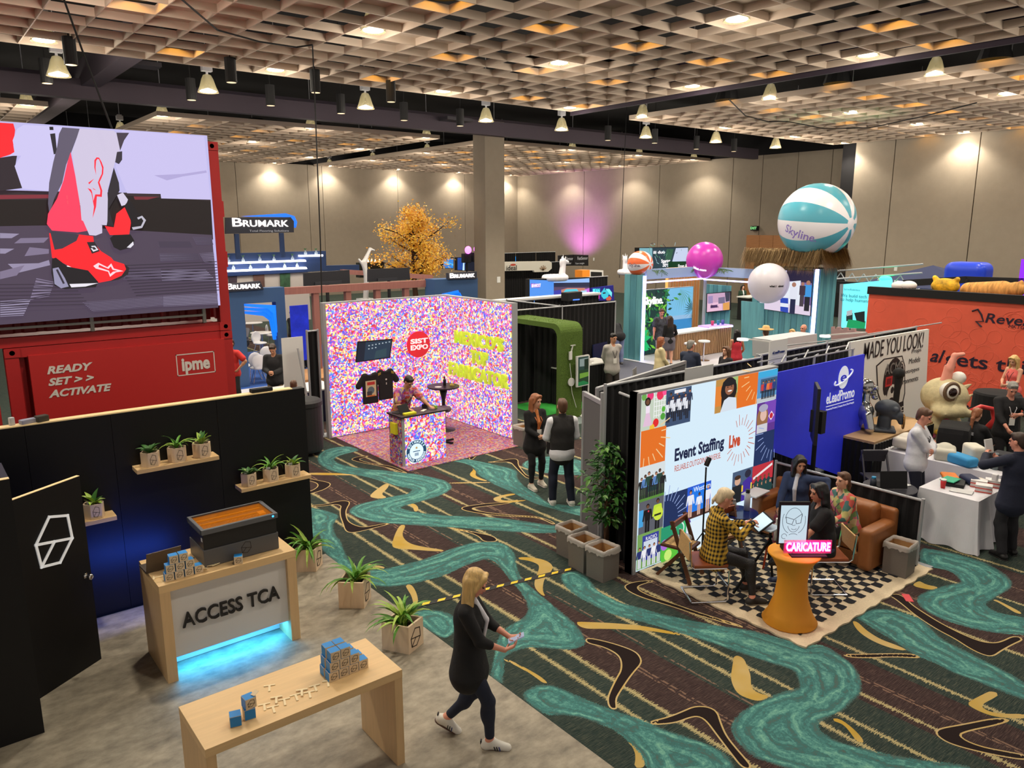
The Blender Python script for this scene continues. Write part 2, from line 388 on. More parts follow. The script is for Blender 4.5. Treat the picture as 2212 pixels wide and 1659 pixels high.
    for q,ft,pole in ((1,rf,rk),(-1,lf,lk)):
        an=V3(ft[0],ft[1],.085+(ft[3] if len(ft)>3 else 0)); yaw=R(ft[2]) if len(ft)>2 else -q*.18; pit=ft[4] if len(ft)>4 else 0
        kn,an=ik(hp[q],an,.428,.402,unit(V3(*(pole or (q*.12,1,0.15))))); J['k',q]=kn;J['a',q]=an
        B_.rc(hp[q],kn,.088 if m else .09,.056,.03).rc(kn,an,.054,.036,.03).ell(kn+(an-kn)*.3-unit(V3(0,1,0))*.015,(.05,.055,.1),.04)
        fd=V3(math.sin(-yaw)*math.cos(pit),math.cos(yaw)*math.cos(pit),-math.sin(pit)); fu=V3(0,math.sin(pit),math.cos(pit)); J['f',q]=(fd,fu)
        hl=an-fu*.045-fd*.035; toe=an-fu*.062+fd*.155
        B_.rc(an,hl,.036,.036,.03).rc(hl,toe,.034,.022,.03,flat=(fu,1.1))
    body=B_.build('body',SKIN(skin),root,res)
    r2=max(res*1.15,.008); sk=[]
    def cloth(name,s,mm,rr=r2): return s.build(name,mm,root,rr)
    # bottoms
    of=.014
    if bottom!='none':
        s=S(); s.ell(P,(.172+of*.5,.126+of*.5,.14),.05,np.stack([PRr,pf,V3(0,0,1)],1)).ell(P+U*.08,(.15*ws+of,.112+of,.07),.04,rot)
        for q in (1,-1):
            hpq,kn,an=hp[q],J['k',q],J['a',q]
            if bottom=='trousers': s.rc(hpq,kn,.092+of*.6,.062+of*.7,.03).rc(kn,kn+(an-kn)*.95,.062+of*.6,.050+of*.9,.03).ell(kn+(an-kn)*.3-V3(0,.013,0),(.064,.070,.13),.04)
            elif bottom=='slim': s.rc(hpq,kn,.094,.062,.03).rc(kn,kn+(an-kn)*.86,.060,.044,.03).ell(kn+(an-kn)*.3-V3(0,.015,0),(.056,.061,.1),.04)
            elif bottom=='shorts': s.rc(hpq,hpq+(kn-hpq)*.55,.1,.095,.03)
            elif bottom=='skirt': s.rc(hpq,hpq+(kn-hpq)*.6,.115,.13,.09)
        cloth('skirt' if bottom=='skirt' else 'shorts' if bottom=='shorts' else 'trousers',s,botm)
    # top
    if top:
        s=S(); fl=top.get('loose',.012); hem=top.get('hem',.02)
        s.ell(P+U*.16,(.147*ws+fl,.112+fl,.17),.05,rot).ell(P+U*.33,(.165*ws+fl*.8,.120+fl,.20),.05,rot); fa=min(fl,.012)+.35*max(0,fl-.012); sit=pz<=.7
        if top.get('sleeve')!='tank': s.rc(sh[1]-Rr*.05,sh[-1]+Rr*.05,.060*ws+fa,.060*ws+fa,.04)
        else: s.rc(P+U*.44-Rr*.09,P+U*.44+Rr*.09,.06,.06,.04)
        bt=P-(V3(0,0,min(hem,.06)) if sit else U*hem); hr=.150+fl-(.03 if sit else 0)
        hemf=top.get('flare',.0)
        s.rc(P+U*.10,bt,.118+fl,hr+hemf,.05,flat=(Ff,1.12))
        s.rc(P+U*.10+Rr*.04,bt+Rr*.05,.108+fl,hr-.01+hemf,.05,flat=(Ff,1.14)).rc(P+U*.10-Rr*.04,bt-Rr*.05,.108+fl,hr-.01+hemf,.05,flat=(Ff,1.14))
        if not m: s.ell(P+U*.32+Ff*.085+Rr*.06,(.068,.06,.065),.04,rot).ell(P+U*.32+Ff*.085-Rr*.06,(.068,.06,.065),.04,rot)
        ms=1.0 if m else .88
        for q in (1,-1):
            e,wr=J['e',q],J['w',q]; sl=top.get('sleeve','long')
            if sl=='long' : s.rc(sh[q],e,.055*ms+fa,.046*ms+fa,.03).rc(e,e+(wr-e)*top.get('cuff',.93),.047*ms+fa,.033*ms+fa,.02)
            elif sl=='short': s.rc(sh[q],sh[q]+(e-sh[q])*.66,.057*ms+fa,.056*ms+fa*1.4,.03)
        if top.get('collar'): s.rc(Nk-U*.03,Nk+U*.012,.068,.064,.015)
        s.rc(Nk-U*.01+Ff*.05,Nk+U*.12+Ff*.09,.045,.06,.01,neg=True)
        cloth(top.get('name','shirt'),s,topm)
        if top.get('over'):      # vest or open jacket over the shirt
            o=top['over']; s=S(); f2=fl+.012
            s.ell(P+U*.16,(.15*ws+f2,.115+f2,.18),.05,rot).ell(P+U*.33,(.172*ws+f2,.124+f2,.2),.05,rot).rc(sh[1]-Rr*.06,sh[-1]+Rr*.06,.055*ws+f2,.055*ws+f2,.04).rc(P+U*.1,P-U*o.get('hem',.05),.16+f2,.168+f2,.05,flat=(Ff,1.35)).rc(Nk-U*.03,Nk+U*.03,.07,.066,.015)
            cloth(o['name'],s,o['m'])
    if vneck:
        fl=top.get('loose',.012); m1=P+U*.33+Ff*(.122+fl+(0 if m else .030)); s=S(); s.rc(Nk+Ff*.058-U*.01,m1,.034,.030,.01,flat=(Ff,1.6)).rc(m1,P+U*.10+Ff*(.108+fl),.030,.024,.01,flat=(Ff,1.6)); cloth('shirt_front',s,vneck[0],max(.007,res*.8))
    # shoes
    if shoem:
        for q in (1,-1):
            fd,fu=J['f',q]; an=J['a',q]; s=S(); hl=an-fu*.045-fd*.035; toe=an-fu*.058+fd*.16; sd=np.cross(fd,fu)
            s.rc(an-fu*.01,hl,.046,.044,.03).rc(hl,toe,.043,.034,.03,flat=(fu,1.1)); s.rc(an-fu*.02+fd*.03,toe,.04,.028,.03)
            so=cloth('shoe',s,shoem,max(.007,res*.8))
            s=S(); s.rc(an-fu*.079-fd*.038,an-fu*.079+fd*.158,.047,.043,.01,flat=(fu,3.2)); o=s.build('sole',solem or shoem,so,max(.006,res*.7))
            J['shoe',q]=so
    # hair
    if hair and hairm:
        s=S(); f=lambda x,y,z_:hp_(x,y,z_)
        if hair!='bald':
            s.ell(f(0,-.020,.048),(.081,.099,.084),.02,hrot).ell(f(0,-.055,.0),(.077,.06,.075),.02,hrot)
            s.rc(f(-.04,.055,.098),f(.04,.058,.098),.018,.018,.03)
        else: s.ell(f(0,-.05,.0),(.081,.062,.05),.02,hrot).ell(f(0,-.02,.015),(.081,.075,.03),.02,hrot)
        if hair=='short': s.ell(f(0,-.07,-.05),(.06,.035,.05),.02,hrot)
        if hair in('long','bob','wavy'):
            L={'long':-.30,'bob':-.19,'wavy':-.27}[hair]; tl=hrot@V3(0,0,1); dn=lambda x,y,z_:f(x,y,-.04)+V3(0,0,z_+.04)+(-Ff*.01)
            s.rc(f(0,-.065,.0),dn(0,-.085,L),.075,.05,.03,flat=(hf,1.7))
            for q in (-1,1):
                s.rc(f(.072*q,-.01,.04),dn(.085*q,-.01,L*.62),.028,.03,.025).rc(dn(.085*q,-.01,L*.62),dn(.075*q,.0+.03*(hair=='wavy'),L*.98),.03,.018,.025).rc(f(.06*q,-.06,.0),dn(.075*q,-.07,L*.97),.045,.034,.03).rc(f(.055*q,.06,.085),f(.078*q,.03,-.03),.02,.02,.02)
        if hair in('pony','braid'):
            pts=[f(0,-.1,-.01),f(0,-.135,-.08)+V3(0,0,0)]; p=pts[1]; s.rc(pts[0],pts[1],.035,.032,.02); cur=p
            for i in range(7 if hair=='braid' else 4):
                nx=cur+V3(.02*(1 if hair=='braid' else 0),-.008+.018*(i>2),-.055); s.rc(cur,nx,.032-.002*i,.024-.002*i,.004 if hair=='braid' else .02); cur=nx
        if hair=='bun': s.ell(f(.0,-.1,.05),(.05,.045,.045),.015)
        s.ell(f(0,.11,-.032),(.060,.075,.092),.02,hrot,True)
        cloth('hair',s,hairm,max(.006,res*.85))
    # face details
    dk=mat('eye_dark',(40,30,26),.25); br=hairm if hairm and hair!='hat' else dk
    fb=B()
    for q in (-1,1): fb.sphere(f3(hp_(.032*q,.083,.004)),.0105,8,6)
    fb.build('eyes',[dk],root,smooth=True)
    b2=B()
    for q in (-1,1): b2.tube([f3(hp_(.016*q,.092,.022)),f3(hp_(.032*q,.093,.028)),f3(hp_(.05*q,.082,.022))],[.003,.0042,.002],6)
    b2.build('eyebrows',br or dk,root)
    B().tube([f3(hp_(-.024,.092,-.063)),f3(hp_(0,.1005,-.0635)),f3(hp_(.024,.092,-.063))],[.002,.0055,.002],6).build('lips',mat('lips_'+skin+sex,(190,95,90) if sex=='f' else (180,110,95),.5),root)
    if lanyard:
        lm,bm=lanyard; fl=top.get('loose',.012); ex_=0 if m else .035; ch=P+U*.20+Ff*(.130+fl+ex_*.6); g=B()
        g.tube([f3(Nk-U*.02+Rr*.06-Ff*.01),f3(P+U*.37+Rr*.055+Ff*(.126+fl+ex_)),f3(ch)],.006,5).tube([f3(Nk-U*.02-Rr*.06-Ff*.01),f3(P+U*.37-Rr*.055+Ff*(.126+fl+ex_)),f3(ch)],.006,5); g.build('lanyard',lm,root)
        bb=B().add([f3(ch+Rr*x+U*zz+Ff*y) for x,y,zz in ((-.045,0,-.13),(.045,0,-.13),(.045,0,0),(-.045,0,0),(-.045,.006,-.13),(.045,.006,-.13),(.045,.006,0),(-.045,.006,0))],[(0,3,2,1),(4,5,6,7),(0,1,5,4),(1,2,6,5),(2,3,7,6),(3,0,4,7)]); bb.build('badge',bm,root)
    J.update(P=P,U=U,F=Ff,R=Rr,N=Nk,hp=hp_,root=root)
    if extra: extra(J,cloth)
    return J
def f3(v): return (float(v[0]),float(v[1]),float(v[2]))
# ---------------------------------------------------------------- floor and carpet
TEAL=[
[(7.06,14.36),(6.84,14.43),(6.59,14.42),(6.4,14.29),(6.21,14.04),(6.1,13.8),(6.03,13.54),(6.01,13.13),(6.08,12.84),(6.24,12.54),(6.35,12.33),(6.43,12.1),(6.49,11.73),(6.57,11.4),(6.66,11.23),(6.66,11.12),(6.53,11.02),(6.41,11.02),(6.25,11.05),(6.04,11.08),(5.82,11.07),(5.62,11.09),(5.43,11.02),(5.31,10.9),(5.27,10.76),(5.29,10.58),(5.35,10.32),(5.49,10.09),(5.69,9.85),(5.93,9.58),(6.17,9.32),(6.35,9.14),(6.44,9),(6.67,8.74),(6.98,8.39),(7.23,8.16),(7.44,8),(7.72,8.02),(7.59,8.21),(7.42,8.46),(7.27,8.74),(7.11,9.02),(6.92,9.26),(6.75,9.43),(6.57,9.6),(6.4,9.78),(6.45,9.72),(6.29,9.93),(6.15,10.16),(6.06,10.36),(6.03,10.5),(6.09,10.53),(6.31,10.54),(6.54,10.54),(6.86,10.56),(7.11,10.66),(7.27,10.78),(7.36,10.97),(7.39,11.24),(7.31,11.5),(7.19,11.83),(7.01,12.08),(6.86,12.38),(6.66,12.61),(6.54,12.83),(6.42,13.07),(6.36,13.27),(6.35,13.54),(6.4,13.69),(6.57,13.82),(6.79,13.87),(7.1,13.9),(7.1,14.07)],
[(4.88,11.49),(4.98,11.3),(5.06,11.06),(5.1,10.81),(4.98,10.66),(4.85,10.53),(4.74,10.26),(4.64,9.9),(4.7,10.03),(4.58,9.63),(4.47,9.29),(4.42,9.07),(4.43,8.89),(4.51,8.75),(4.67,8.63),(4.82,8.6),(5.05,8.57),(5.27,8.55),(5.55,8.58),(5.83,8.62),(5.97,8.6),(6.08,8.61),(6.24,8.54),(6.38,8.45),(6.47,8.33),(6.47,8.16),(6.39,7.95),(6.28,7.75),(6.18,7.59),(6.28,7.75),(6.16,7.61),(6.05,7.43),(5.96,7.25),(5.92,7.09),(5.89,6.94),(5.85,6.79),(5.83,6.63),(5.8,6.47),(5.76,6.28),(5.73,6.1),(5.69,5.93),(5.64,5.8),(5.58,5.66),(5.49,5.55),(5.39,5.52),(5.26,5.56),(5.13,5.69),(5.04,5.8),(4.94,5.89),(4.82,5.92),(4.68,5.92),(4.58,5.88),(4.5,5.75),(4.37,5.62),(4.38,5.62),(4.29,5.5),(4.28,5.61),(4.27,5.71),(4.34,5.77),(4.56,6),(4.84,6.3),(5.11,6.4),(5.28,6.41),(5.42,6.48),(5.5,6.57),(5.6,6.71),(5.67,6.88),(5.74,7.05),(5.79,7.26),(5.88,7.5),(5.97,7.77),(6,7.92),(5.96,8.02),(5.85,8.03),(5.68,8.03),(5.44,7.99),(5.21,7.95),(5.03,7.97),(4.81,8),(4.62,8.05),(4.45,8.14),(4.35,8.26),(4.16,8.61),(4.28,9.31),(4.29,9.73),(4.43,10.03),(4.55,10.37),(4.35,10.21),(4.32,10.41),(4.82,11.54)],
[(4.37,7.36),(4.49,7.34),(4.58,7.27),(4.66,7.15),(4.7,6.98),(4.6,6.76),(4.48,6.65),(4.3,6.6),(4.28,6.98),(4.29,7.24)],
[(6.46,7.03),(6.65,6.98),(6.67,6.83),(6.63,6.64),(6.51,6.43),(6.48,6.28),(6.48,6.11),(6.48,5.97),(6.53,5.85),(6.6,5.62),(6.66,5.44),(6.76,5.23),(6.89,4.98),(7.04,4.75),(7.16,4.57),(7.24,4.37),(7.28,4.21),(7.34,4),(7.49,3.92),(7.51,3.79),(7.45,3.61),(7.4,3.48),(7.27,3.34),(7.12,3.24),(6.96,3.16),(6.8,3.16),(6.54,3.13),(6.37,3.17),(6.18,3.18),(6.12,3.12),(6.09,3.02),(6.11,2.89),(6.19,2.74),(6.25,2.62),(6.34,2.48),(6.47,2.31),(6.6,2.16),(6.7,2.02),(6.42,1.92),(6,2.25),(5.71,2.61),(5.41,3.04),(5.36,3.19),(5.32,3.32),(5.37,3.45),(5.41,3.55),(5.5,3.65),(5.61,3.7),(5.78,3.74),(5.98,3.73),(6.14,3.71),(6.35,3.68),(6.51,3.62),(6.59,3.6),(6.71,3.7),(6.81,3.8),(6.79,3.9),(6.74,4.04),(6.7,4.19),(6.66,4.35),(6.62,4.51),(6.59,4.68),(6.52,4.9),(6.45,5.12),(6.36,5.41),(6.27,5.61),(6.2,5.77),(6.18,5.89),(6.18,6.1),(6.17,6.39),(6.22,6.67),(6.33,6.89)],
[(11.05,4.4),(11.13,4.26),(11.21,4),(11.25,3.68),(11.17,3.46),(11.01,3.26),(10.84,3.14),(10.63,3.09),(10.38,3.11),(10.14,3.12),(9.95,3.14),(9.84,3.06),(9.82,2.91),(9.93,2.71),(9.97,2.56),(9.55,2.43),(9.49,2.57),(9.33,2.7),(9.2,2.92),(9.14,3.13),(9.13,3.31),(9.17,3.49),(9.27,3.63),(9.4,3.72),(9.59,3.75),(9.78,3.72),(9.99,3.67),(10.22,3.61),(10.33,3.55),(10.48,3.68),(10.58,3.8),(10.53,3.95),(10.42,4.07),(10.43,4.13)],
[(8.38,3.97),(8.7,3.95),(8.86,3.85),(8.92,3.72),(8.94,3.57),(8.93,3.42),(8.8,3.27),(8.65,3.1),(8.62,2.92),(8.58,2.73),(8.54,2.55),(8.5,2.37),(8.44,2.23),(8.42,2.22),(8.4,2.07),(8.09,1.98),(8.1,2.11),(8.08,2.35),(8.08,2.54),(8.05,2.74),(8.1,2.93),(8.09,3.1),(8.11,3.24),(8.21,3.43),(8.26,3.63),(8.32,3.78),(8.36,3.91)],
[(4.29,5.25),(4.45,5.3),(4.57,5.29),(4.67,5.2),(4.72,5.05),(4.76,4.85),(4.81,4.67),(4.86,4.5),(4.93,4.35),(4.98,4.18),(5.02,4),(5.08,3.87),(5.14,3.7),(5.18,3.57),(5.17,3.44),(5.1,3.32),(4.95,3.2),(4.42,3.48),(4.44,3.7),(4.53,3.83),(4.59,3.94),(4.63,4.12),(4.65,4.29),(4.61,4.45),(4.56,4.58),(4.5,4.69),(4.42,4.78),(4.29,4.86)],
[(8.29,12.21),(8.45,12.05),(8.58,11.72),(8.71,11.27),(8.79,10.91),(8.7,10.68),(8.54,10.53),(8.34,10.14),(8.27,9.84),(8.22,9.58),(8.12,9.28),(8.1,9.06),(8.23,8.91),(8.44,8.65),(8.52,8.5),(8.19,8.16),(8.11,8.31),(8.02,8.6),(7.97,8.9),(7.91,9.12),(7.9,9.41),(7.92,9.73),(7.96,10.09),(7.95,10.41),(8,10.69),(8.05,11.09),(8.21,11.38),(8.28,11.68),(8.22,11.98),(8,12.19),(7.86,12.24)],
[(9.07,11.04),(9.29,11.18),(9.63,11.23),(9.99,11.07),(10.17,10.59),(10.11,10.38),(9.65,9.74),(9.49,9.87),(9.19,10.17),(9.03,10.53),(8.99,10.86)]]
YELLOW=[
[(6.33,14.92),(6.42,14.77),(6.48,14.61),(6.38,14.45),(6.27,14.33),(6.04,14.24),(6.17,14.52),(6.28,14.63),(6.26,14.75)],
[(5.61,13.22),(6.01,12.87),(6.2,12.63),(6.32,12.42),(6.17,12.57),(5.55,13.09)],
[(5.89,11.28),(6.03,11.43),(6.26,11.6),(6.46,11.73),(6.5,11.64),(6.32,11.44),(6.11,11.27),(6.13,11.05),(5.98,11.09)],
[(6.25,10.56),(6.33,10.52),(6.29,10.33),(6.18,10.17),(6.13,10.21),(6.22,10.38)],
[(5.67,9.86),(5.73,9.79),(5.52,9.56),(5.43,9.37),(5.4,9.15),(5.47,8.95),(5.69,8.6),(5.58,8.63),(5.29,8.97),(5.16,9.1),(5.14,9.22),(5.32,9.47),(5.5,9.69)],
[(4.58,8.93),(4.69,8.77),(4.74,8.59),(4.63,8.7),(4.54,8.86)],
[(4.66,8.04),(4.74,8.01),(4.66,7.75),(4.54,7.52),(4.44,7.47),(4.56,7.7),(4.62,7.91)],
[(8.24,11.59),(8.19,11.39),(8.14,11.25),(7.99,11.08),(7.97,10.88),(7.99,10.64),(7.92,10.73),(7.88,10.95),(7.91,11.15),(8.03,11.28),(8.16,11.36)],
[(7.49,9.89),(7.62,9.92),(7.89,9.9),(7.96,9.79),(7.74,9.82),(7.6,9.82),(7.56,9.73),(7.66,9.61),(7.94,9.45),(7.79,9.47),(7.55,9.57),(7.44,9.74)],
[(6.34,7.78),(6.45,7.69),(6.55,7.54),(6.57,7.39),(6.52,7.25),(6.4,7.15),(6.18,7.04),(6.07,6.94),(5.93,6.79),(5.85,6.62),(5.86,6.75),(5.91,6.92),(6.03,7.07),(6.2,7.21),(6.36,7.35),(6.41,7.44),(6.38,7.61),(6.29,7.73)],
[(5.72,5.98),(5.83,5.88),(5.97,5.75),(6.18,5.53),(6.3,5.36),(6.41,5.16),(6.51,4.91),(6.42,5.03),(6.24,5.3),(6.09,5.45),(5.87,5.65),(5.68,5.8)],
[(4.6,5.89),(4.64,5.75),(4.67,5.51),(4.68,5.36),(4.66,5.23),(4.62,5.26),(4.63,5.4),(4.62,5.59),(4.6,5.74),(4.57,5.86)],
[(4.64,4.2),(4.63,4.09),(4.63,3.99),(4.56,3.86),(4.49,3.79),(4.41,3.85),(4.5,3.91),(4.58,3.99),(4.62,4.1)],
[(6.58,4.38),(6.61,4.28),(6.5,4.16),(6.39,4.04),(6.2,3.91),(6.17,3.81),(6.23,3.69),(6.06,3.72),(6.01,3.84),(6.01,3.94),(6.1,4.06),(6.2,4.15),(6.4,4.27)],
[(6.36,3.14),(6.42,3.1),(6.4,2.99),(6.34,2.86),(6.27,2.77),(6.22,2.82),(6.3,2.92),(6.37,3.03),(6.34,3.11)],
[(9.74,3.93),(9.97,3.93),(9.9,3.83),(9.97,3.67),(9.81,3.7),(9.75,3.83)],
[(10.11,3.12),(10.17,3.1),(10.12,2.97),(10.07,2.84),(10.02,2.75),(9.96,2.8),(10.05,2.95),(10.11,3.06)],
[(8.29,3.96),(8.29,3.88),(8.23,3.8),(8.17,3.69),(8.12,3.53),(8.14,3.38),(8.13,3.21),(8.03,3.35),(8.01,3.55),(8.06,3.72),(8.15,3.85)],
[(8.01,2.38),(8.03,2.3),(7.9,2.31),(7.73,2.34),(7.65,2.33),(7.63,2.26),(7.68,2.17),(7.88,2.01),(7.79,1.99),(7.67,2.09),(7.58,2.2),(7.56,2.32),(7.58,2.41),(7.61,2.44),(7.72,2.43),(7.9,2.4)]]
BROWN=[
[(5.49,12.89),(5.6,12.64),(5.69,12.43),(5.67,12.29),(5.51,12.15),(5.34,12.09),(5.12,12.07),(5.17,12.18),(5.34,12.24),(5.48,12.39),(5.51,12.57),(5.44,12.77)],
[(4.9,11.54),(5.17,11.42),(5.37,11.44),(5.49,11.38),(5.53,11.26),(5.31,10.99),(5.2,10.78),(5.09,10.49),(5.11,10.24),(5.18,10.12),(5.35,10.08),(5.53,10.05),(5.56,9.99),(5.31,10),(5.05,10.01),(4.91,10.05),(4.89,10.18),(4.99,10.45),(5.11,10.8),(5.25,11.08),(5.33,11.19),(5.29,11.34),(5.13,11.35),(4.88,11.49)],
[(6.67,13.47),(6.83,13.54),(7.08,13.44),(6.92,13.4),(6.78,13.38),(6.78,13.19),(6.88,12.86),(7.06,12.59),(7.08,12.2),(7.08,11.97),(7.03,12.04),(6.99,12.46),(6.85,12.81),(6.73,13.1),(6.66,13.35)],
[(7.37,11.04),(7.97,10.61),(7.99,10.55),(7.35,11.01)],
[(6.8,9.85),(6.92,9.88),(7.29,9.76),(7.56,9.59),(7.87,9.57),(7.59,9.52),(7.22,9.66),(6.97,9.75),(6.92,9.7),(6.97,9.53),(7.17,9.2),(7.38,8.97),(7.54,8.79),(7.59,8.57),(7.57,8.36),(7.52,8.38),(7.54,8.6),(7.48,8.8),(7.13,9.14),(6.92,9.46),(6.8,9.71)],
[(8.5,12.01),(8.75,12.21),(9.09,12.28),(9.21,12.25),(8.9,12.15),(8.7,12.05),(8.51,11.9)],
[(8.6,11.61),(8.89,11.51),(9.16,11.48),(9.26,11.37),(9.02,11.08),(8.85,10.74),(8.7,10.4),(8.96,10.13),(8.6,10.26),(8.76,10.69),(8.91,11.05),(9.03,11.33),(8.84,11.45)],
[(6.15,9.32),(6.27,9.16),(6.35,8.98),(6.43,8.8),(6.51,8.62),(6.5,8.48),(6.43,8.4),(6.28,8.52),(6.35,8.72),(6.32,8.94),(6.21,9.19)],
[(5.58,5.64),(5.7,5.43),(5.78,5.19),(5.79,5.06),(5.73,4.95),(5.66,4.89),(5.5,4.84),(5.34,4.78),(5.11,4.68),(4.99,4.62),(4.89,4.5),(4.85,4.56),(4.93,4.67),(5.05,4.75),(5.27,4.87),(5.42,4.94),(5.57,5.09),(5.61,5.22),(5.59,5.39),(5.5,5.56)],
[(4.98,4.19),(5.17,4.12),(5.35,4.09),(5.51,4.07),(5.6,3.99),(5.62,3.89),(5.49,3.75),(5.38,3.61),(5.31,3.46),(5.25,3.31),(5.2,3.21),(5.13,3.26),(5.22,3.45),(5.33,3.68),(5.42,3.86),(5.42,3.95),(5.34,3.99),(5.17,4.02),(4.99,4.13)],
[(7.49,3.65),(7.71,3.48),(7.94,3.31),(8.11,3.16),(8.09,3.07),(7.88,3.28),(7.64,3.44),(7.49,3.58)],
[(9.21,3.99),(9.24,3.94),(9.14,3.77),(8.98,3.54),(8.84,3.24),(8.79,3.03),(8.69,2.82),(8.67,2.68),(8.72,2.61),(8.91,2.6),(9.16,2.57),(9.38,2.53),(9.38,2.63),(9.11,2.67),(9.01,2.72),(8.94,2.82),(8.95,3.01),(9.02,3.27),(9.12,3.5),(9.21,3.68),(9.34,3.83),(9.37,3.94)],
[(6.92,2.44),(7,2.44),(7.23,2.33),(7.57,2.18),(7.67,2.07),(7.47,2.13),(7.2,2.25),(7.07,2.29),(7.03,2.28),(7,2.21),(7.03,2.08),(7.12,1.94),(7.21,1.8),(7.14,1.78),(7.04,1.91),(6.94,2.08),(6.87,2.23),(6.85,2.33),(6.88,2.41)],
[(6.8,6.22),(6.95,6.26),(7.15,6.19),(7.3,6.07),(7.05,6.14),(6.91,6.1),(6.89,5.87),(6.98,5.48),(7.04,5.16),(7.18,4.64),(7.13,4.67),(6.97,5.17),(6.89,5.55),(6.77,5.93)]]
def chaikin(p,n=2):
    for _ in range(n):
        q=[]
        for i in range(len(p)):
            a,b=p[i],p[(i+1)%len(p)]; q+=[(.75*a[0]+.25*b[0],.75*a[1]+.25*b[1]),(.25*a[0]+.75*b[0],.25*a[1]+.75*b[1])]
        p=q
    return p
def polysd(polys,XX,YY,far=.5,mg=.4):
    out=np.full(XX.shape,far)
    for p in polys:
        q=np.array(chaikin(p)); lo=q.min(0)-mg;hi=q.max(0)+mg
        M=(XX>lo[0])&(XX<hi[0])&(YY>lo[1])&(YY<hi[1]); x=XX[M];y=YY[M]
        if not len(x): continue
        d=np.full(x.shape,1e9);ins=np.zeros(x.shape,bool)
        for a,b in zip(q,np.roll(q,-1,0)):
            e=b-a; t=np.clip(((x-a[0])*e[0]+(y-a[1])*e[1])/max(e@e,1e-12),0,1)
            d=np.minimum(d,(x-a[0]-t*e[0])**2+(y-a[1]-t*e[1])**2)
            c=((a[1]>y)!=(b[1]>y)); ins^=c&(x<(b[0]-a[0])*(y-a[1])/(b[1]-a[1]+1e-12)+a[0])
        d=np.sqrt(d); d[ins]*=-1; out[M]=np.minimum(out[M],d)
    return np.clip(out,-.5,.5)
gx=np.concatenate([[-30,-8,0,3,4.0],np.arange(4.2,12.6,.035),[13,16,20,30,45]]); gy=np.concatenate([[-12,-4,1],np.arange(1.6,15.6,.035),[16,20,30,52]])
XX,YY=np.meshgrid(gx,gy,indexing='ij'); nx,ny=XX.shape
ii=np.arange(nx*ny).reshape(nx,ny); Q=np.stack([ii[:-1,:-1],ii[1:,:-1],ii[1:,1:],ii[:-1,1:]],-1).reshape(-1,4)
M,nt,bs,N,ma,mix,L=nodemat('patterned_carpet')
floor=fast_mesh('floor',np.stack([XX.ravel(),YY.ravel(),0*XX.ravel()],1),Q,M,smooth=False)
tag(floor,'dark hall carpet patterned with teal swirls, yellow boomerangs and cream dashed stripes',kind='structure')
for an,pl in (('teal',TEAL),('yellow',YELLOW),('ribbon',BROWN)):
    floor.data.attributes.new(an,'FLOAT','POINT').data.foreach_set('value',polysd(pl,XX,YY).ravel().astype(np.float32))
tc=N('TexCoord').outputs['Object']; sx=N('SeparateXYZ'); L(tc,sx.inputs[0]); X_,Y_=sx.outputs[0],sx.outputs[1]
def noise(scale,st=(1,1,1),det=3,vec=None,rough=.6):
    mp=N('Mapping'); mp.inputs['Scale'].default_value=st; L(vec or tc,mp.inputs[0]); n=N('TexNoise'); n.inputs['Scale'].default_value=scale; n.inputs['Detail'].default_value=det; n.inputs['Roughness'].default_value=rough; L(mp.outputs[0],n.inputs['Vector']); return n.outputs[0]
def att(n): a=N('Attribute'); a.attribute_name=n; return a.outputs['Fac']
def ramp(f,stops,interp='LINEAR'):
    r=N('ValToRGB'); cr=r.color_ramp; cr.interpolation=interp
    while len(cr.elements)<len(stops): cr.elements.new(.5)
    for e,(p,c) in zip(cr.elements,stops): e.position=p; e.color=C(c)
    L(f,r.inputs[0]); return r.outputs[0]
weave=noise(6,(1.2,26,1),4); weave2=noise(9,(30,1.5,1),3); fine=noise(160,(1,1,1),1)
gband=ramp(ma('ADD',ma('MULTIPLY',weave,.75),ma('MULTIPLY',weave2,.25)),[(.32,(30,40,38)),(.5,(50,64,60)),(.64,(96,96,82))])
bband=ramp(ma('ADD',ma('MULTIPLY',weave,.75),ma('MULTIPLY',weave2,.25)),[(.32,(42,31,31)),(.5,(64,50,49)),(.66,(108,88,80))])
# green and brown bands run along Y
bnd=None
for a,b_ in ((3.2,4.0),(5.23,5.92),(6.86,7.56),(9.0,9.75),(10.3,11.2),(12.2,13)):
    f=ma('MULTIPLY',ma('GREATER_THAN',X_,a),ma('LESS_THAN',X_,b_)); bnd=f if bnd is None else ma('ADD',bnd,f)
base=mix(ma('MINIMUM',bnd,1.0),gband,bband)
hair_=None
for xi in (5.55,5.60,5.97,7.2,7.24,9.4,9.44,10.7):
    f=ma('LESS_THAN',ma('ABSOLUTE',ma('SUBTRACT',X_,xi)),.012); hair_=f if hair_ is None else ma('MAXIMUM',hair_,f)
base=mix(ma('MULTIPLY',ma('MULTIPLY',hair_,ma('GREATER_THAN',noise(14,(1,1,1),2),.47)),.7),base,C((150,120,100)))
sd=None
for xi in (3.6,3.9,4.95,5.22,6.22,6.49,6.96,7.69,8.98,10.26,11.3):
    f=ma('ABSOLUTE',ma('SUBTRACT',X_,ma('ADD',xi,ma('MULTIPLY',ma('SUBTRACT',noise(.6,(0,1,0),1),.5),.02)))); sd=f if sd is None else ma('MINIMUM',sd,f)
tick=noise(1,(10,115,1),2,rough=.4); sw=ma('ADD',.007,ma('MULTIPLY',ma('MULTIPLY',ma('SUBTRACT',tick,.40),4.0,None,True),.040)); sw=ma('MULTIPLY',sw,ma('ADD',.45,ma('MULTIPLY',noise(2.2,(.2,1,1),1),1.1)))
stripe=ma('LESS_THAN',sd,sw); base=mix(ma('MULTIPLY',stripe,.92),base,mix(fine,C((150,138,98)),C((222,205,150))))
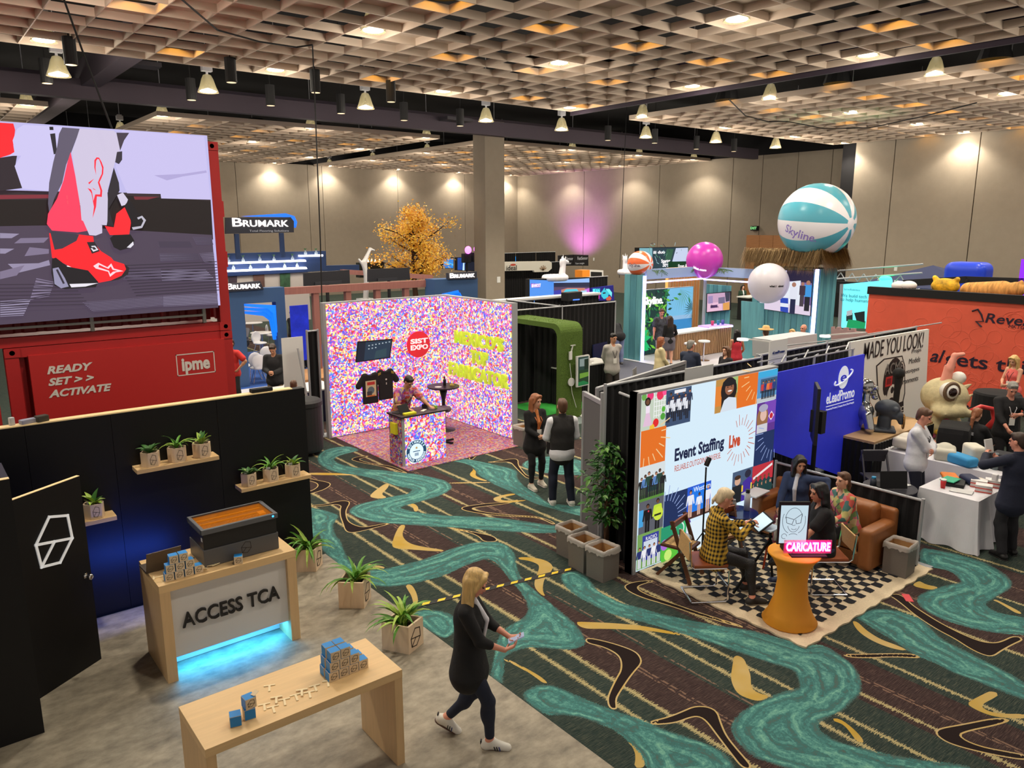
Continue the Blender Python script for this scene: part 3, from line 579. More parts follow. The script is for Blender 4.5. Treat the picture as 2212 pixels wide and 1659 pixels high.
# ribbon loops with a pale outline
rb=att('ribbon'); base=mix(ma('LESS_THAN',rb,0.0),base,C((40,30,29))); base=mix(ma('LESS_THAN',ma('ABSOLUTE',rb),.0085),base,mix(noise(3),C((205,170,80)),C((205,185,150))))
yl=att('yellow'); base=mix(ma('LESS_THAN',yl,0.0),base,ramp(ma('ADD',noise(1.1),ma('MULTIPLY',ma('SUBTRACT',fine,.5),.25)),[(.35,(196,160,62)),(.6,(205,178,118))]))
tl=att('teal'); fe=noise(120,(1,1,1),2); fe2=noise(30,(1,1,1),2)
tl2=ma('ADD',tl,ma('ADD',ma('MULTIPLY',ma('SUBTRACT',fe,.5),.09),ma('MULTIPLY',ma('SUBTRACT',fe2,.5),.05)))
wob=noise(1.6,(1,1,1),3); vec=N('CombineXYZ'); L(ma('ADD',ma('MULTIPLY',tl,7.0),ma('MULTIPLY',wob,1.2)),vec.inputs[0]); L(ma('MULTIPLY',noise(1.3),3.5),vec.inputs[1])
st=noise(1.6,(1,1,1),3,vec.outputs[0],.55); st=ma('ADD',st,ma('MULTIPLY',ma('SUBTRACT',fe2,.5),.28)); st=ma('ADD',st,ma('MULTIPLY',ma('SUBTRACT',fe,.5),.18))
tcol=ramp(st,[(.28,(98,98,90)),(.38,(84,110,104)),(.46,(66,118,116)),(.56,(90,150,142)),(.68,(132,188,166))])
base=mix(ma('LESS_THAN',tl2,-.004),base,tcol)
L(mix(ma('MULTIPLY',fine,.25),base,C((30,28,26))),bs.inputs['Base Color']); bs.inputs['Roughness'].default_value=.95; bs.inputs['Specular IOR Level'].default_value=.1
bp=N('Bump'); bp.inputs['Strength'].default_value=.25; bp.inputs['Distance'].default_value=.01; L(fine,bp.inputs['Height']); L(bp.outputs[0],bs.inputs['Normal'])
# ---------------------------------------------------------------- walls
WALL=mat('wall_fabric',(150,138,122),.9,n=(3,.05),bump=(180,.15)); BLK=mat('black_matt',(14,13,15),.8); DARK=mat('dark_void',(16,14,17),.95); WHT=mat('white_plastic',(225,225,222),.4)
GREYM=mat('grey_paint',(120,118,116),.5); STEEL=mat('aluminium',(172,174,178),.42,.25); CHROME=mat('chrome',(225,225,230),.12,1.0)
def wallroot(n,l): return tag(thing(n,None,None),l,kind='structure')
wb=wallroot('wall_back','taupe fabric back wall of the hall'); xs=[-12,0,6,12,17.2,21.9,22.9,28.6,34.4,39.9]
for a,b in zip(xs,xs[1:]): boxpart('panel',WALL,wb,a+.015,48.6,0,b-.015,48.8,8.5)
boxpart('joint_backing',DARK,wb,-12,48.7,0,40,48.9,10.7)
wr=wallroot('wall_right','taupe movable wall panels along the right side of the hall')
for xw,ys in ((39.5,[20.4,22.2,24.2,26.4,28.4,34,41,48.6]),(36.9,[-8,-2,4,8.7,11.1,14.1,17.7,19.6])):
    for a,b in zip(ys,ys[1:]): boxpart('panel',WALL,wr,xw,a+.02,0,xw+.2,b-.02,8.5)
    boxpart('joint_backing',DARK,wr,xw+.1,ys[0],0,xw+.3,ys[-1],10.7)
boxpart('pocket_return',DARK,wr,37.2,19.6,0,39.6,20.4,10.7)
for a in ((36.9,17.139,2.576),(39.5,39.863,2.229)): boxpart('wall_outlet',WHT,wr,a[0]-.02,a[1]-.07,a[2]-.11,a[0]-.002,a[1]+.07,a[2]+.11)
pil=tag(B().box(20.1,26.9,0,21.15,27.75,8.9).build('column',WALL,bev=.03),'square taupe fabric-clad column in the middle of the hall',kind='structure')
o=(20.797,26.9,2.253); boxpart('wall_outlet',WHT,pil,o[0]-.09,26.885,o[2]-.13,o[0]+.09,26.9,o[2]+.13)
# wooden door portal on the right wall and its exit sign
WOODO=mat('portal_wood',(176,120,72),.45,n=(2,.12,(1,1,8)))
pr=thing('door_portal','tall wood-clad door portal on the far right wall behind the thatch','door portal')
a=(39.4,27.008,4.051); b=(39.4,24.355,3.942)
for z0,z1 in ((a[2]-.75,a[2]-.02),):
    ysp=np.linspace(a[1],b[1],4)
    for y0,y1 in zip(ysp,ysp[1:]): boxpart('panel',WOODO,pr,39.2,y1+.01,z0,39.49,y0-.01,z1)
for yy in (a[1]-.32,b[1]+.32): boxpart('jamb',WOODO,pr,39.2,yy-.3,0,39.49,yy+.3,a[2]-.77)
boxpart('door',mat('door_wood',(92,58,34),.5,n=(2,.15,(1,1,8))),pr,39.4,b[1]+.62,0,39.48,a[1]-.62,a[2]-.77)
ex=thing('exit_sign','green lit exit sign above the wooden door portal','exit sign'); e=(39.4,26.598,4.423)
boxpart('housing',BLK,ex,39.25,e[1]-.2,e[2]-.13,39.49,e[1]+.2,e[2]+.13); text('EXIT',.2,mat('exit_green',(120,200,130),.5,e=.9),(39.24,e[1],e[2]),(0,-1,0),(0,0,1),ex,bold=.006)
# ---------------------------------------------------------------- ceiling
tag(B().box(-14,-6,10.6,46,49,10.8).build('ceiling',DARK),'black upper ceiling above the open grid panels',kind='structure')
LAT=mat('grid_paint',(196,178,160),.8); TILEM=mat('tile_board',(188,172,154),.9,n=(2,.06)); CEL=.85; ZC=8.4; HB=.16
def lattice(lab,x0,nx_,y0,ny_,fill):
    g=tag(thing('ceiling_grid',None,None,(0,0,0)),lab,kind='structure'); x1=x0+nx_*CEL;y1=y0+ny_*CEL
    a=B().box(0,-.011,0,x1-x0,.011,HB).build('blade',LAT,g,loc=(x0,y0,ZC))
    for j in range(1,ny_+1): dup(a,g,(x0,y0+j*CEL,ZC))
    b=B().box(-.011,0,0,.011,y1-y0,HB).build('blade',LAT,g,loc=(x0,y0,ZC+.001))
    for i in range(1,nx_+1): dup(b,g,(x0+i*CEL,y0,ZC+.001))
    if fill=='all':
        t=B(); 
        for i in range(nx_):
            for j in range(ny_):
                if (x0+(i+.5)*CEL,y0+(j+.5)*CEL) and not any(abs(x0+(i+.5)*CEL-q[0])<.5 and abs(y0+(j+.5)*CEL-q[1])<.5 for q in OPEN): t.box(x0+i*CEL+.012,y0+j*CEL+.012,ZC+HB-.012,x0+(i+1)*CEL-.012,y0+(j+1)*CEL-.012,ZC+HB+.006)
        t.build('ceiling_tile',TILEM,g,kind='stuff')
    else:
        t=None; r_=random.Random(3)
        for i in range(nx_):
            for j in range(ny_):
                cx_,cy_=x0+(i+.5)*CEL,y0+(j+.5)*CEL
                if fill(i,j,r_) and not any(abs(cx_-q[0])<.5 and abs(cy_-q[1])<.5 for q in OPEN):
                    l=(cx_,cy_,ZC+HB-.01)
                    if t is None: t=boxpart('ceiling_tile',TILEM,g,-CEL/2+.012,-CEL/2+.012,0,CEL/2-.012,CEL/2-.012,.015,loc=l)
                    else: dup(t,g,l)
P1L=[(x,y) for x in (3.15,8.25,13.35,18.45) for y in (4.6,9.7,14.8,19.9)]+[(-1.95,9.7),(-1.95,14.8)]
P2L=[(x,y) for x in (22.0,26.9,32.0,36.4) for y in (4.6,9.7,14.6,19.85)]
P3L=[(x,y) for x in (8.25,13.9,19.4) for y in (30.3,36.6,42.7,48.0)]
P4L=[(x,y) for x in (23.2,28.3,33.4,38.2) for y in (30.3,36.2,42.2,48.0)]+[(4.1,30.3),(4.1,36.6)]
GAPL=[(3.618,21.458,8),(7.07,21.562,8),(11.67,21.55,8),(16.243,21.652,8),(19.879,21.879,8),(24.167,21.596,8),(27.817,20.946,8),(31.912,20.735,8)]
A1=[(10.8,7.99),(15.9,7.99),(18.45,7.99),(8.25,12.25),(10.8,12.25),(13.35,12.25),(15.9,12.25),(18.45,12.25),(10.8,15.65),(13.35,15.65),(15.9,15.65),(10.8,19.05),(15.9,19.05),(18.45,19.05),(4.0,15.65),(5.7,19.05)]
A2=[(22+2.4*i,y) for i in range(7) for y in (8.3,12.4,16.2)]
A3=[(9.9+2.6*i,y) for i in range(4) for y in (32.5,35,38.5,41,44.5)]; A4=[(24.5+2.6*i,y) for i in range(5) for y in (32.5,35,38.5,41,44.5)]
OPEN=P1L+P2L+P3L+P4L+A1+A2+A3+A4
lattice('near cream egg-crate ceiling grid with open and boarded cells',7.825-14*CEL,27,14.375-14*CEL,21,lambda i,j,r_:((i%6 in(3,4,5)) != (j%6 in (0,1,5))) if r_.random()<.9 else False)
lattice('right-hand cream egg-crate ceiling grid with boarded cells',22.0,17,3.5,20,'all')
lattice('far left cream egg-crate ceiling grid above the tower sign',8.0,14,30.0,22,'all')
lattice('far middle cream egg-crate ceiling grid behind the column',22.4,20,30.0,22,'all')
lattice('far left corner piece of cream egg-crate ceiling grid',-4.7,11,30.0,12,'all')
BEAM=mat('beam_purple_grey',(84,74,84),.8)
for i,(lab,bx) in enumerate((('long dark beam crossing behind the near ceiling grid',(-12,26.4,8.25,39,26.75,8.8)),('second dark beam below the black ceiling',(-12,28.2,8.6,39,28.4,9.2)),('dark beam running away over the red containers',(5.0,20,8.6,5.5,48,9.3)),('black soffit edge of the right ceiling aisle',(19.02,-6,8.3,19.1,20.5,9.3)))):
    tag(B().box(*bx).build('ceiling_beam',BEAM if i!=3 else mat('soffit',(48,36,50),.8)),lab,kind='structure')
# lamps
GLASS=mat('lamp_glass',(150,140,110),.3,e=.25,alpha=.55); BOXM=mat('ballast_box',(200,200,205),.5); BULB=mat('lamp_bulb',(255,248,225),.4,e=14.0); AMB=mat('amber_bulb',(255,190,80),.4,e=13.0)
def make_lamp():
    t=thing('pendant_lamp','x','lamp')
    B().box(-.13,-.08,.52,.13,.08,.70).box(-.09,-.05,.70,.09,.05,.75).build('ballast_box',BOXM,t,bev=.01); B().cyl((0,0,.44),(0,0,.53),.03).build('neck',BOXM,t)
    B().lathe([(.05,.45),(.10,.43),(.15,.33),(.20,.16),(.265,.0),(.26,-.0),(.19,.16),(.14,.32),(.09,.42)],20).build('reflector',GLASS,t,smooth=True)
    B().lathe([(0,.02),(.2,.02),(.215,.04),(.0,.12)],16).build('bulb',BULB,t,smooth=True); B().cyl((0,0,.75),(0,0,2.15),.012,n=5).build('cord',BOXM,t)
    return t
LP=bpy.data.lights.new('ceiling_fill','POINT'); LP.energy=LAMP_W*.40; LP.color=(1,.90,.76); LP.shadow_soft_size=.3  # unseen point light added under each lamp to brighten the ceiling grid
lamp0=None; LD=bpy.data.lights.new('pendant_glow','SPOT'); LD.energy=LAMP_W*3.0; LD.spot_size=R(128); LD.spot_blend=.55; LD.color=(1,.91,.76); LD.shadow_soft_size=.2
def lampat(x,y,z,label,group):
    global lamp0
    if lamp0 is None: lamp0=make_lamp(); l=lamp0
    else: l=dup(lamp0)
    l.location=(x,y,z); l['label']=label; l['group']=group
    s=bpy.data.objects.new('pendant_glow',LD); col.objects.link(s); s.parent=l; s.location=(0,0,-.03)
    s=bpy.data.objects.new('ceiling_fill',LP); col.objects.link(s); s.parent=l; s.location=(0,0,-.45)
for lst,zz,lab,gr in ((P1L,ZC+.02,'glass pendant lamp glowing in a cell of the near ceiling grid','lamps in the near grid'),(P2L,ZC+.02,'glass pendant lamp glowing in a cell of the right ceiling grid','lamps in the right grid'),(P3L,ZC+.02,'glass pendant lamp glowing in the far left ceiling grid','lamps in the far left grid'),(P4L,ZC+.02,'glass pendant lamp glowing in the far middle ceiling grid','lamps in the far middle grid'),(GAPL,None,'bare glass pendant lamp hanging in the dark strip between grids','lamps in the dark strip')):
    for q in lst: lampat(q[0],q[1],zz if zz else q[2],lab,gr)
d0=None
for lst,lab,gr in ((A1,'amber recessed downlight above a cell of the near grid','amber lights of the near grid'),(A2,'amber recessed downlight above a cell of the right grid','amber lights of the right grid'),(A3,'amber recessed downlight above the far left grid','amber lights of the far left grid'),(A4,'amber recessed downlight above the far middle grid','amber lights of the far middle grid')):
    for x,y in lst:
        if d0 is None:
            d=d0=thing('amber_downlight',lab,'downlight',(x,y,ZC+HB+.06),0,gr); B().lathe([(.02,.3),(.3,.3),(.40,-.05),(.39,-.05),(.29,.28)],14).build('can',BLK,d); B().lathe([(0,.16),(.24,.16)],14).build('bulb',AMB,d)
        else: dup(d0,None,(x,y,ZC+HB+.06),None,lab,gr)
c0=None
for q in ((3.446,21.986,7.9),(8.935,22.031,7.9),(11.194,22.215,7.9),(13.491,22.383,7.9),(15.712,22.416,7.9),(6.888,22.404,7.9),(9.015,19.252,7.9),(3.501,19.23,7.9),(6.843,19.165,7.9),(11.276,19.364,7.9),(22.89,22.45,7.9),(25.163,21.999,7.9),(28.558,22.534,7.9),(30.793,22.159,7.9)):
    if c0 is None:
        c0=thing('can_downlight','black cylinder downlight hanging in the dark ceiling strip','downlight',q,0,'black cylinder downlights'); B().cyl((0,0,0),(0,0,.55),.13,n=14).cyl((0,0,.55),(0,0,2.7),.012,n=6).build('cylinder',BLK,c0); B().lathe([(0,-.005),(.11,-.005)],14).build('lens',mat('can_lens',(255,225,180),.4,e=1.2),c0)
    else: dup(c0,None,q)
# loose cables hanging from the grid
for lab,pts in (('thick black cable hanging down in front of the red container screen',[(2.226,12.3,7.553),(2.401,12.3,6.856),(2.662,12.3,5.896)]),('long black cable hanging straight down beside the tower sign',[(7.707,16.5,8.393),(7.705,16.5,7.799),(7.657,16.5,4.234),(7.597,16.5,2.125)]),('thin black cable hanging in front of the far right wall',[(25.579,24,9.693),(25.51,24,7.095),(25.402,24,2.285)])):
    tag(B().tube(pts,.014,6).build('hanging_cable',BLK),lab,'cable')
tag(B().tube([(4.298,14.357,8.36),(5.631,16.334,8.36),(6.637,16.774,8.36),(7.476,16.821,8.37),(7.66,16.4,8.37)],.018,6).build('ceiling_cable',BLK),'black cable looping under the near ceiling grid','cable')
tag(B().tube([(20.445,14.98,8.3),(23.817,16.741,8.3),(25.835,17.146,8.3),(26.26,16.654,8.3),(29.377,16.973,8.3),(30.54,15.701,8.3),(28.793,12.854,8.3),(27.071,10.578,8.3)],.02,6).build('ceiling_cable',BLK),'black cable drooping under the right ceiling grid','cable')
for i,(u,v) in enumerate(((295,140),(800,205),(2080,0))):
    if i==2: break
    q=(6.125,24.603,9) if i==0 else (18.045,26.026,8.6)
    tag(B().box(q[0]-.6,q[1]-.3,q[2],q[0]+.6,q[1]+.3,q[2]+.12).build('air_vent',mat('vent_grey',(70,66,72),.7)),('grey air vent in the dark strip above the screen','small air vent in the dark strip near the column')[i],'vent')
# ================================================================ booth with the black wall (front left)
BLKP=mat('black_laminate',(17,17,19),.45,spec=.3); MAPLE=mat('maple',(226,190,138),.45,n=(3,.07,(.6,8,8))); MAPLEY=mat('maple_side',(216,180,132),.5,n=(3,.08,(8,8,.6)))
PLY=mat('pale_ply',(226,200,168),.5,n=(3,.08,(6,6,.7))); VINYL=mat('grey_vinyl',(150,140,122),.6,n=(4.2,.42,(1,1.6,1)),bump=(60,.05)); CYAN=mat('blue_led',(20,150,255),.4,e=3.0)
tag(B().box(-4,-1,.001,4.27,9.56,.012).build('vinyl_flooring',VINYL),'mottled grey-beige vinyl flooring under the front left booth','flooring')
bw=thing('booth_wall','tall black booth wall with three wooden plant shelves in front of red container','booth wall')
xs=[-2.5,-.3,.9,1.75,2.95,4.12]
for a,b in zip(xs,xs[1:]): boxpart('panel',BLKP,bw,a+.002,9.6,.0,b-.002,9.72,2.425)
boxpart('top_cap',mat('light_wood_edge',(235,205,150),.5,e=.15),bw,-2.5,9.6,2.426,3.95,9.72,2.44)  # faint glow put into the pale wood so the top edge looks lit
cl=thing('closet','black walk-in booth closet at the left edge with pale wood inside','closet')
boxpart('front_panel',BLKP,cl,-2.0,7.54,0,.552,7.6,2.44); boxpart('side_panel',BLKP,cl,.50,7.6,0,.552,8.14,2.44); boxpart('side_panel',BLKP,cl,.50,8.95,0,.552,9.6,2.44); boxpart('shelf',MAPLE,cl,-1.9,7.62,1.9,.49,9.55,1.93)
boxpart('top_edge',mat('light_wood_edge',(235,205,150),.5),cl,-2.0,7.542,2.441,.552,7.598,2.446); boxpart('inner_lining',MAPLE,cl,-1.9,9.5,0,.49,9.58,2.40)
tag(B().obox((-.1,7.85,2.01),(.75,.3,.16)).build('carry_bag',BLK,bev=.05),'black zipped bag lying on the wooden shelf inside the closet','bag')
# open door with hex logo
dd=thing('closet_door','black closet door standing open with a white hexagon outline logo','door',(.56,8.16,0),math.atan2(8.585-8.16,1.21-.56))
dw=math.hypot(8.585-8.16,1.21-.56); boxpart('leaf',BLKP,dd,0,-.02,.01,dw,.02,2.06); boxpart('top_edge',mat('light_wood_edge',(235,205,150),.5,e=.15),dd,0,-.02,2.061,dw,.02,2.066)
hexlogo(B(),(.2,-.0205,1.27),(1,0,0),(0,0,1),.40,.50,.024,.012).build('hexagon_logo',mat('logo_white',(235,235,235),.5,e=.25),dd)
B().lathe([(.03,0),(.03,-.01),(.012,-.015),(.012,-.05),(.03,-.055),(.033,-.075),(.02,-.085),(0,-.085)],14,(dw-.07,-.02,1.0),axis='y').build('knob',CHROME,dd,smooth=True)
# shelves and potted plants
SOIL=mat('soil',(40,28,20),.95); LEAF=mat('leaf_green',(92,150,50),.45,n=(4,.3)); LEAFD=mat('leaf_dark',(60,112,44),.45,n=(4,.3)); LEAFY=mat('leaf_lime',(160,190,76),.45,n=(4,.25)); LEAFV=mat('leaf_stripe',(188,206,120),.5)
BURN=mat('burnt_line',(38,26,18),.7)
def leaf(b,base,az,l,w,droop,rise,mi=0,fold=.25,n=7,round_=False,stripe=False):
    """one arching strap leaf"""
    d=Vector((math.cos(az),math.sin(az),0)); sd=Vector((-math.sin(az),math.cos(az),0)); vs=[];p=Vector(base); a=rise
    for i in range(n):
        t=i/(n-1); ww=w*(math.sin(PI*min(1,.12+.88*t)**(.7 if not round_ else .9)) if round_ else (1-t**2.2)*(.55+.45*min(1,t*4)))
        up=Vector((0,0,1)); nrm=(up*math.cos(a)-d*math.sin(a))
        vs+=[p+sd*ww/2+nrm*ww*fold,p-nrm*0,p-sd*ww/2+nrm*ww*fold]; st=l/(n-1); p=p+(d*math.cos(a)+up*math.sin(a))*st; a-=droop/(n-1)
    f=[]
    for i in range(n-1):
        j=3*i; f+=[(j,j+1,j+4,j+3),(j+1,j+2,j+5,j+4)]
    k=len(b.f); b.add(vs,f,mi)
    if stripe:
        for i in range(k,len(b.f)): b.mi[i]=mi if (i-k)%2 else mi
def plant(root,z,kind,r_,s=1.0):
    if kind=='spider':
        for i in range(26):
            b=B(); az=r_.uniform(0,2*PI); rs=r_.uniform(.7,1.45); leaf(b,(0,0,0),az,r_.uniform(.24,.36)*s,.034*s,r_.uniform(1.3,2.3),rs); leaf(b,(0,0,.0015),az,.2*s,.012*s,1.2,rs,1)
            b.build('leaf',[LEAF if i%3 else LEAFY,LEAFV],root,loc=(r_.uniform(-.03,.03),r_.uniform(-.03,.03),z))
    elif kind=='dracaena':
        for i in range(15):
            b=B(); az=i*2.4+r_.uniform(-.3,.3); leaf(b,(0,0,0),az,r_.uniform(.17,.27)*s,.03*s,r_.uniform(1.2,2.6),r_.uniform(.8,1.45)); b.build('leaf',[LEAFY if i%4==0 else LEAF],root,loc=(0,0,z))
    else:
        for i in range(9):
            b=B(); az=i*2.4+r_.uniform(-.3,.3); leaf(b,(0,0,.0),az,r_.uniform(.11,.17)*s,.055*s,r_.uniform(.4,1.3),r_.uniform(.6,1.3),round_=True); leaf(b,(0,0,.002),az,.1*s,.02*s,.6,r_.uniform(.7,1.2),1,round_=True)
            b.build('leaf',[{'peperomia':LEAFD,'lime':LEAFY}.get(kind,LEAF) if i%3 else LEAFD,LEAFV],root,loc=(0,0,z))
def hexpot(label,loc,rz,s,kind,seed,group=None,tag_=False):
    t=thing('potted_plant',label,'plant',loc,rz,group); h=.16*s/.16*1.0
    w=.085*s; outer=[(w*1.15,-w*.55),(w*1.15,w*.55),(0,w*1.15),(-w*1.15,w*.55),(-w*1.15,-w*.55),(0,-w*1.15)]; inn=[(x*.84,y*.84) for x,y in outer]
    b=B(); H=.175*s; n=6
    b.add([(x,y,0) for x,y in outer]+[(x,y,H) for x,y in outer]+[(x,y,H) for x,y in inn]+[(x,y,H*.8) for x,y in inn],[tuple(range(5,-1,-1))]+[(i,(i+1)%n,n+(i+1)%n,n+i) for i in range(n)]+[(n+i,n+(i+1)%n,2*n+(i+1)%n,2*n+i) for i in range(n)]+[(2*n+i,2*n+(i+1)%n,3*n+(i+1)%n,3*n+i) for i in range(n)])
    b.build('pot',PLY,t); B().prism(inn,(0,0,H*.8),(1,0,0),(0,1,0),.004).build('soil',SOIL,t)
    a=Vector(outer[5]+(0,));c=Vector(outer[0]+(0,)); ux=(c-a).normalized(); nn=ux.cross(Vector((0,0,1))); o=a+ux*(c-a).length*.2+Vector((0,0,H*.14))+nn*.0005
    hexlogo(B(),o,ux,(0,0,1),(c-a).length*.62,H*.72,.004*s,.001).build('hexagon_logo',BURN,t)
    if tag_: B().obox((-.02,-.05,H+.015),(.05,.004,.03),(.2,0,.2)).build('plant_tag',WHT,t)
    plant(t,H*.8,kind,random.Random(seed),s*1.25)
def shelf(x0,x1,z,label):
    o=thing('wall_shelf',label,'shelf'); boxpart('board',MAPLE,o,x0,9.36,z-.05,x1,9.598,z,bev=.004)
shelf(1.92,2.86,1.775,'long pale wood shelf with three pots, upper one on the black wall'); shelf(3.1,4.04,1.285,'pale wood shelf with three pots near the right end of the black wall'); shelf(1.30,1.66,1.285,'short pale wood shelf half hidden behind the open black door')
for i,(x,z,s,k,l,tg) in enumerate(((2.10,1.776,.98,'peperomia','small potted plant with oval leaves, left on the upper shelf',0),(2.40,1.776,1.0,'dracaena','tall arching potted plant in the middle of the upper shelf',0),(2.69,1.776,1.0,'lime','lime-leaved potted plant at the right end of the upper shelf',0),(3.24,1.286,.92,'peperomia','small dark-leaved potted plant, left on the lower right shelf',1),(3.53,1.286,.95,'dracaena','drooping potted plant in the middle of the lower right shelf',1),(3.83,1.286,.95,'lime','lime-leaved potted plant at the right end of the lower shelf',1),(1.45,1.286,1.0,'lime','potted plant on the short shelf beside the open black door',1))):
    hexpot(l,(x,9.465,z),R(-28),s,k,20+i,'plants on the wall shelves',tg)
def planter(label,q,h,seed):
    """wooden planter box with an angled right side, from three floor corners"""
    a,b,c=[Vector(p) for p in q]; d=a+(c-b)*.9; cen=(a+b+c+d)/4; t=thing('planter',label,'planter',cen,0,'wooden floor planters'); pts=[p-cen for p in (a,b,c,d)]; inn=[p*.86 for p in pts]; n=4
    up=Vector((0,0,1)); bb=B(); bb.add([*pts,*[p+up*h for p in pts],*[p+up*h for p in inn],*[p+up*h*.78 for p in inn]],[(3,2,1,0)]+[(i,(i+1)%n,n+(i+1)%n,n+i) for i in range(n)]+[(n+i,n+(i+1)%n,2*n+(i+1)%n,2*n+i) for i in range(n)]+[(2*n+i,2*n+(i+1)%n,3*n+(i+1)%n,3*n+i) for i in range(n)])
    bb.build('box',PLY,t,loc=(0,0,.013)); B().add([p+up*h*.78 for p in inn],[(0,1,2,3)]).build('soil',SOIL,t)
    ux=(pts[2]-pts[1]); L_=ux.length; ux.normalize(); nn=ux.cross(up); hexlogo(B(),pts[1]+ux*L_*.16+up*h*.18+nn*.001,ux,up,L_*.62,h*.66,.010,.002).build('hexagon_logo',BURN,t)
    plant(t,h*.78,'spider',random.Random(seed),1.55)
planter('wooden planter with spider plant by the end of the black wall',((3.69,9.27,0),(3.92,9.10,0),(4.10,9.28,0)),.31,3)
planter('wooden planter with spider plant, middle of the three on the grey floor',((3.706,7.989,0),(3.939,7.783,0),(4.153,8.006,0)),.335,4)
planter('wooden planter with spider plant nearest the walking woman',((3.656,6.842,0),(3.827,6.562,0),(4.079,6.672,0)),.32,5)
# counter
ct=thing('reception_counter','pale maple reception counter with white front and blue underglow','counter')
boxpart('top',MAPLE,ct,1.65,7.63,.99,3.06,8.40,1.07); boxpart('side',MAPLEY,ct,1.65,7.63,.0,1.75,8.40,.989); boxpart('side',MAPLEY,ct,2.96,7.63,.0,3.06,8.40,.989)
WHF=mat('white_acrylic',(214,210,206),.35); boxpart('front_panel',WHF,ct,1.751,7.68,.24,2.959,7.70,.988)
boxpart('light_strip',CYAN,ct,1.76,7.72,.215,2.95,7.76,.235); boxpart('back_panel',WHF,ct,1.751,7.98,.02,2.959,8.0,.98)
LB=bpy.data.lights.new('blue_underglow','AREA'); LB.shape='RECTANGLE'; LB.size=1.15;LB.size_y=.15; LB.color=(.05,.5,1); LB.energy=13
lo=bpy.data.objects.new('blue_underglow',LB); col.objects.link(lo); lo.location=(2.35,7.82,.21); lo.rotation_euler=(R(-28),0,0)
LB2=bpy.data.lights.new('blue_backglow','AREA'); LB2.shape='RECTANGLE'; LB2.size=1.0;LB2.size_y=.1; LB2.color=(.03,.12,1); LB2.energy=11
lo=bpy.data.objects.new('blue_backglow',LB2); col.objects.link(lo); lo.location=(1.85,9.0,.55); lo.rotation_euler=(R(90),0,R(8))
boxpart('back_light_strip',mat('blue_led_deep',(20,60,255),.4,e=2),ct,1.8,8.385,.40,2.9,8.40,.43)
LETK=mat('black_letter',(22,20,22),.4); text('ACCESS TCA',.25,LETK,(2.355,7.664,.615),(1,0,0),(0,0,1),ct,ext=.012,bold=.003,width=1.02,height=.16)
# laser engraver
le=thing('laser_engraver','dark grey desktop laser engraver with amber lid on the maple counter','engraver',(2.56,8.02,1.07),R(0))
DG=mat('graphite_metal',(92,92,94),.45,.3); boxpart('base',DG,le,-.42,-.24,.002,.38,.24,.19,bev=.008); boxpart('body',mat('body_black',(24,24,26),.4),le,-.41,-.23,.19,.37,.23,.36,bev=.006)
b=B(); 
for x0,y0,x1,y1 in ((-.425,-.25,.385,-.215),(-.425,.215,.385,.25),(-.425,-.215,-.39,.215),(.35,-.215,.385,.215)): b.box(x0,y0,.36,x1,y1,.415)
b.build('lid_frame',mat('lid_grey',(100,102,106),.4,.3),le,bev=.006)
boxpart('lid_window',mat('amber_acrylic',(214,124,20),.08,alpha=.30),le,-.39,-.215,.395,.35,.215,.402); boxpart('bed',mat('amber_bed',(74,46,14),.6),le,-.39,-.215,.345,.35,.215,.362)
b=B()
for y in (-.12,.02,.14): b.box(-.37,y,.364,.33,y+.014,.376)
b.build('gantry_rail',mat('amber_rail',(236,160,50),.3),le); B().tube([(-.1+.02*i,-.06+.012*(i%2),.375) for i in range(21)],.004,5).build('drag_chain',mat('amber_rail',(240,170,60)),le); boxpart('laser_head',mat('amber_rail',(240,170,60)),le,.24,-.1,.364,.31,.0,.392,bev=.004)
B().lathe([(.008,0),(.012,0),(.012,-.002),(.008,-.002)],12,(.33,-.2505,.39),axis='y').build('button',mat('button_blue',(60,170,255),.4,e=2),le); boxpart('side_label',WHT,le,-.4115,-.2,.27,-.41,-.16,.31)
hexlogo(B(),(-.03,-.2405,.05),(1,0,0),(0,0,1),.105,.125,.005,.001).build('hexagon_logo',BURN,le)
tag(B().tube([(2.13,8.1,1.08),(2.08,8.05,1.076),(2.02,8.08,1.076),(1.97,8.12,1.08)],.005,6).build('power_cable',BLK),'thin black cable between the laptop and the engraver','cable')
lp=thing('laptop','open grey laptop seen from behind on the maple counter','laptop',(1.80,8.02,1.07),R(3)); ALU=mat('laptop_grey',(92,84,78),.4,.6)
boxpart('keyboard_deck',ALU,lp,-.17,-.0,.002,.17,.24,.018,bev=.003); B().add([(-.17,-.002,.015),(.17,-.002,.015),(.17,-.07,.235),(-.17,-.07,.235),(-.17,.004,.015),(.17,.004,.015),(.17,-.064,.237),(-.17,-.064,.237)],[(0,1,2,3),(7,6,5,4),(0,4,5,1),(1,5,6,2),(2,6,7,3),(3,7,4,0)]).build('screen',ALU,lp)
# give-away boxes
CARD=mat('kraft_card',(222,200,165),.7); BLUE=mat('box_blue',(20,130,205),.5)
def mkbox():
    t=thing('gift_box','x','box'); s=.042
    B().box(-s,-s,0,s,s,2*s).build('card',CARD,t,bev=.004); boxpart('blue_top',BLUE,t,-s+.002,-s+.002,2*s-.0005,s-.002,s-.002,2*s+.001); boxpart('blue_side',BLUE,t,-s-.001,-s+.003,.003,-s+.0006,s-.003,2*s-.003)
    hexlogo(B(),(-.026,-s-.0004,.016),(1,0,0),(0,0,1),.052,.056,.003,.0008).build('hexagon_logo',BURN,t); return t
g0=mkbox(); first=[True]
def gift(x,y,z,rz,label,group,roll=None):
    if first[0]: o=g0; first[0]=False
    else: o=dup(g0)
    o.location=(x,y,z); o.rotation_euler=(0 if not roll else roll[0],0 if not roll else roll[1],rz); o['label']=label; o['group']=group
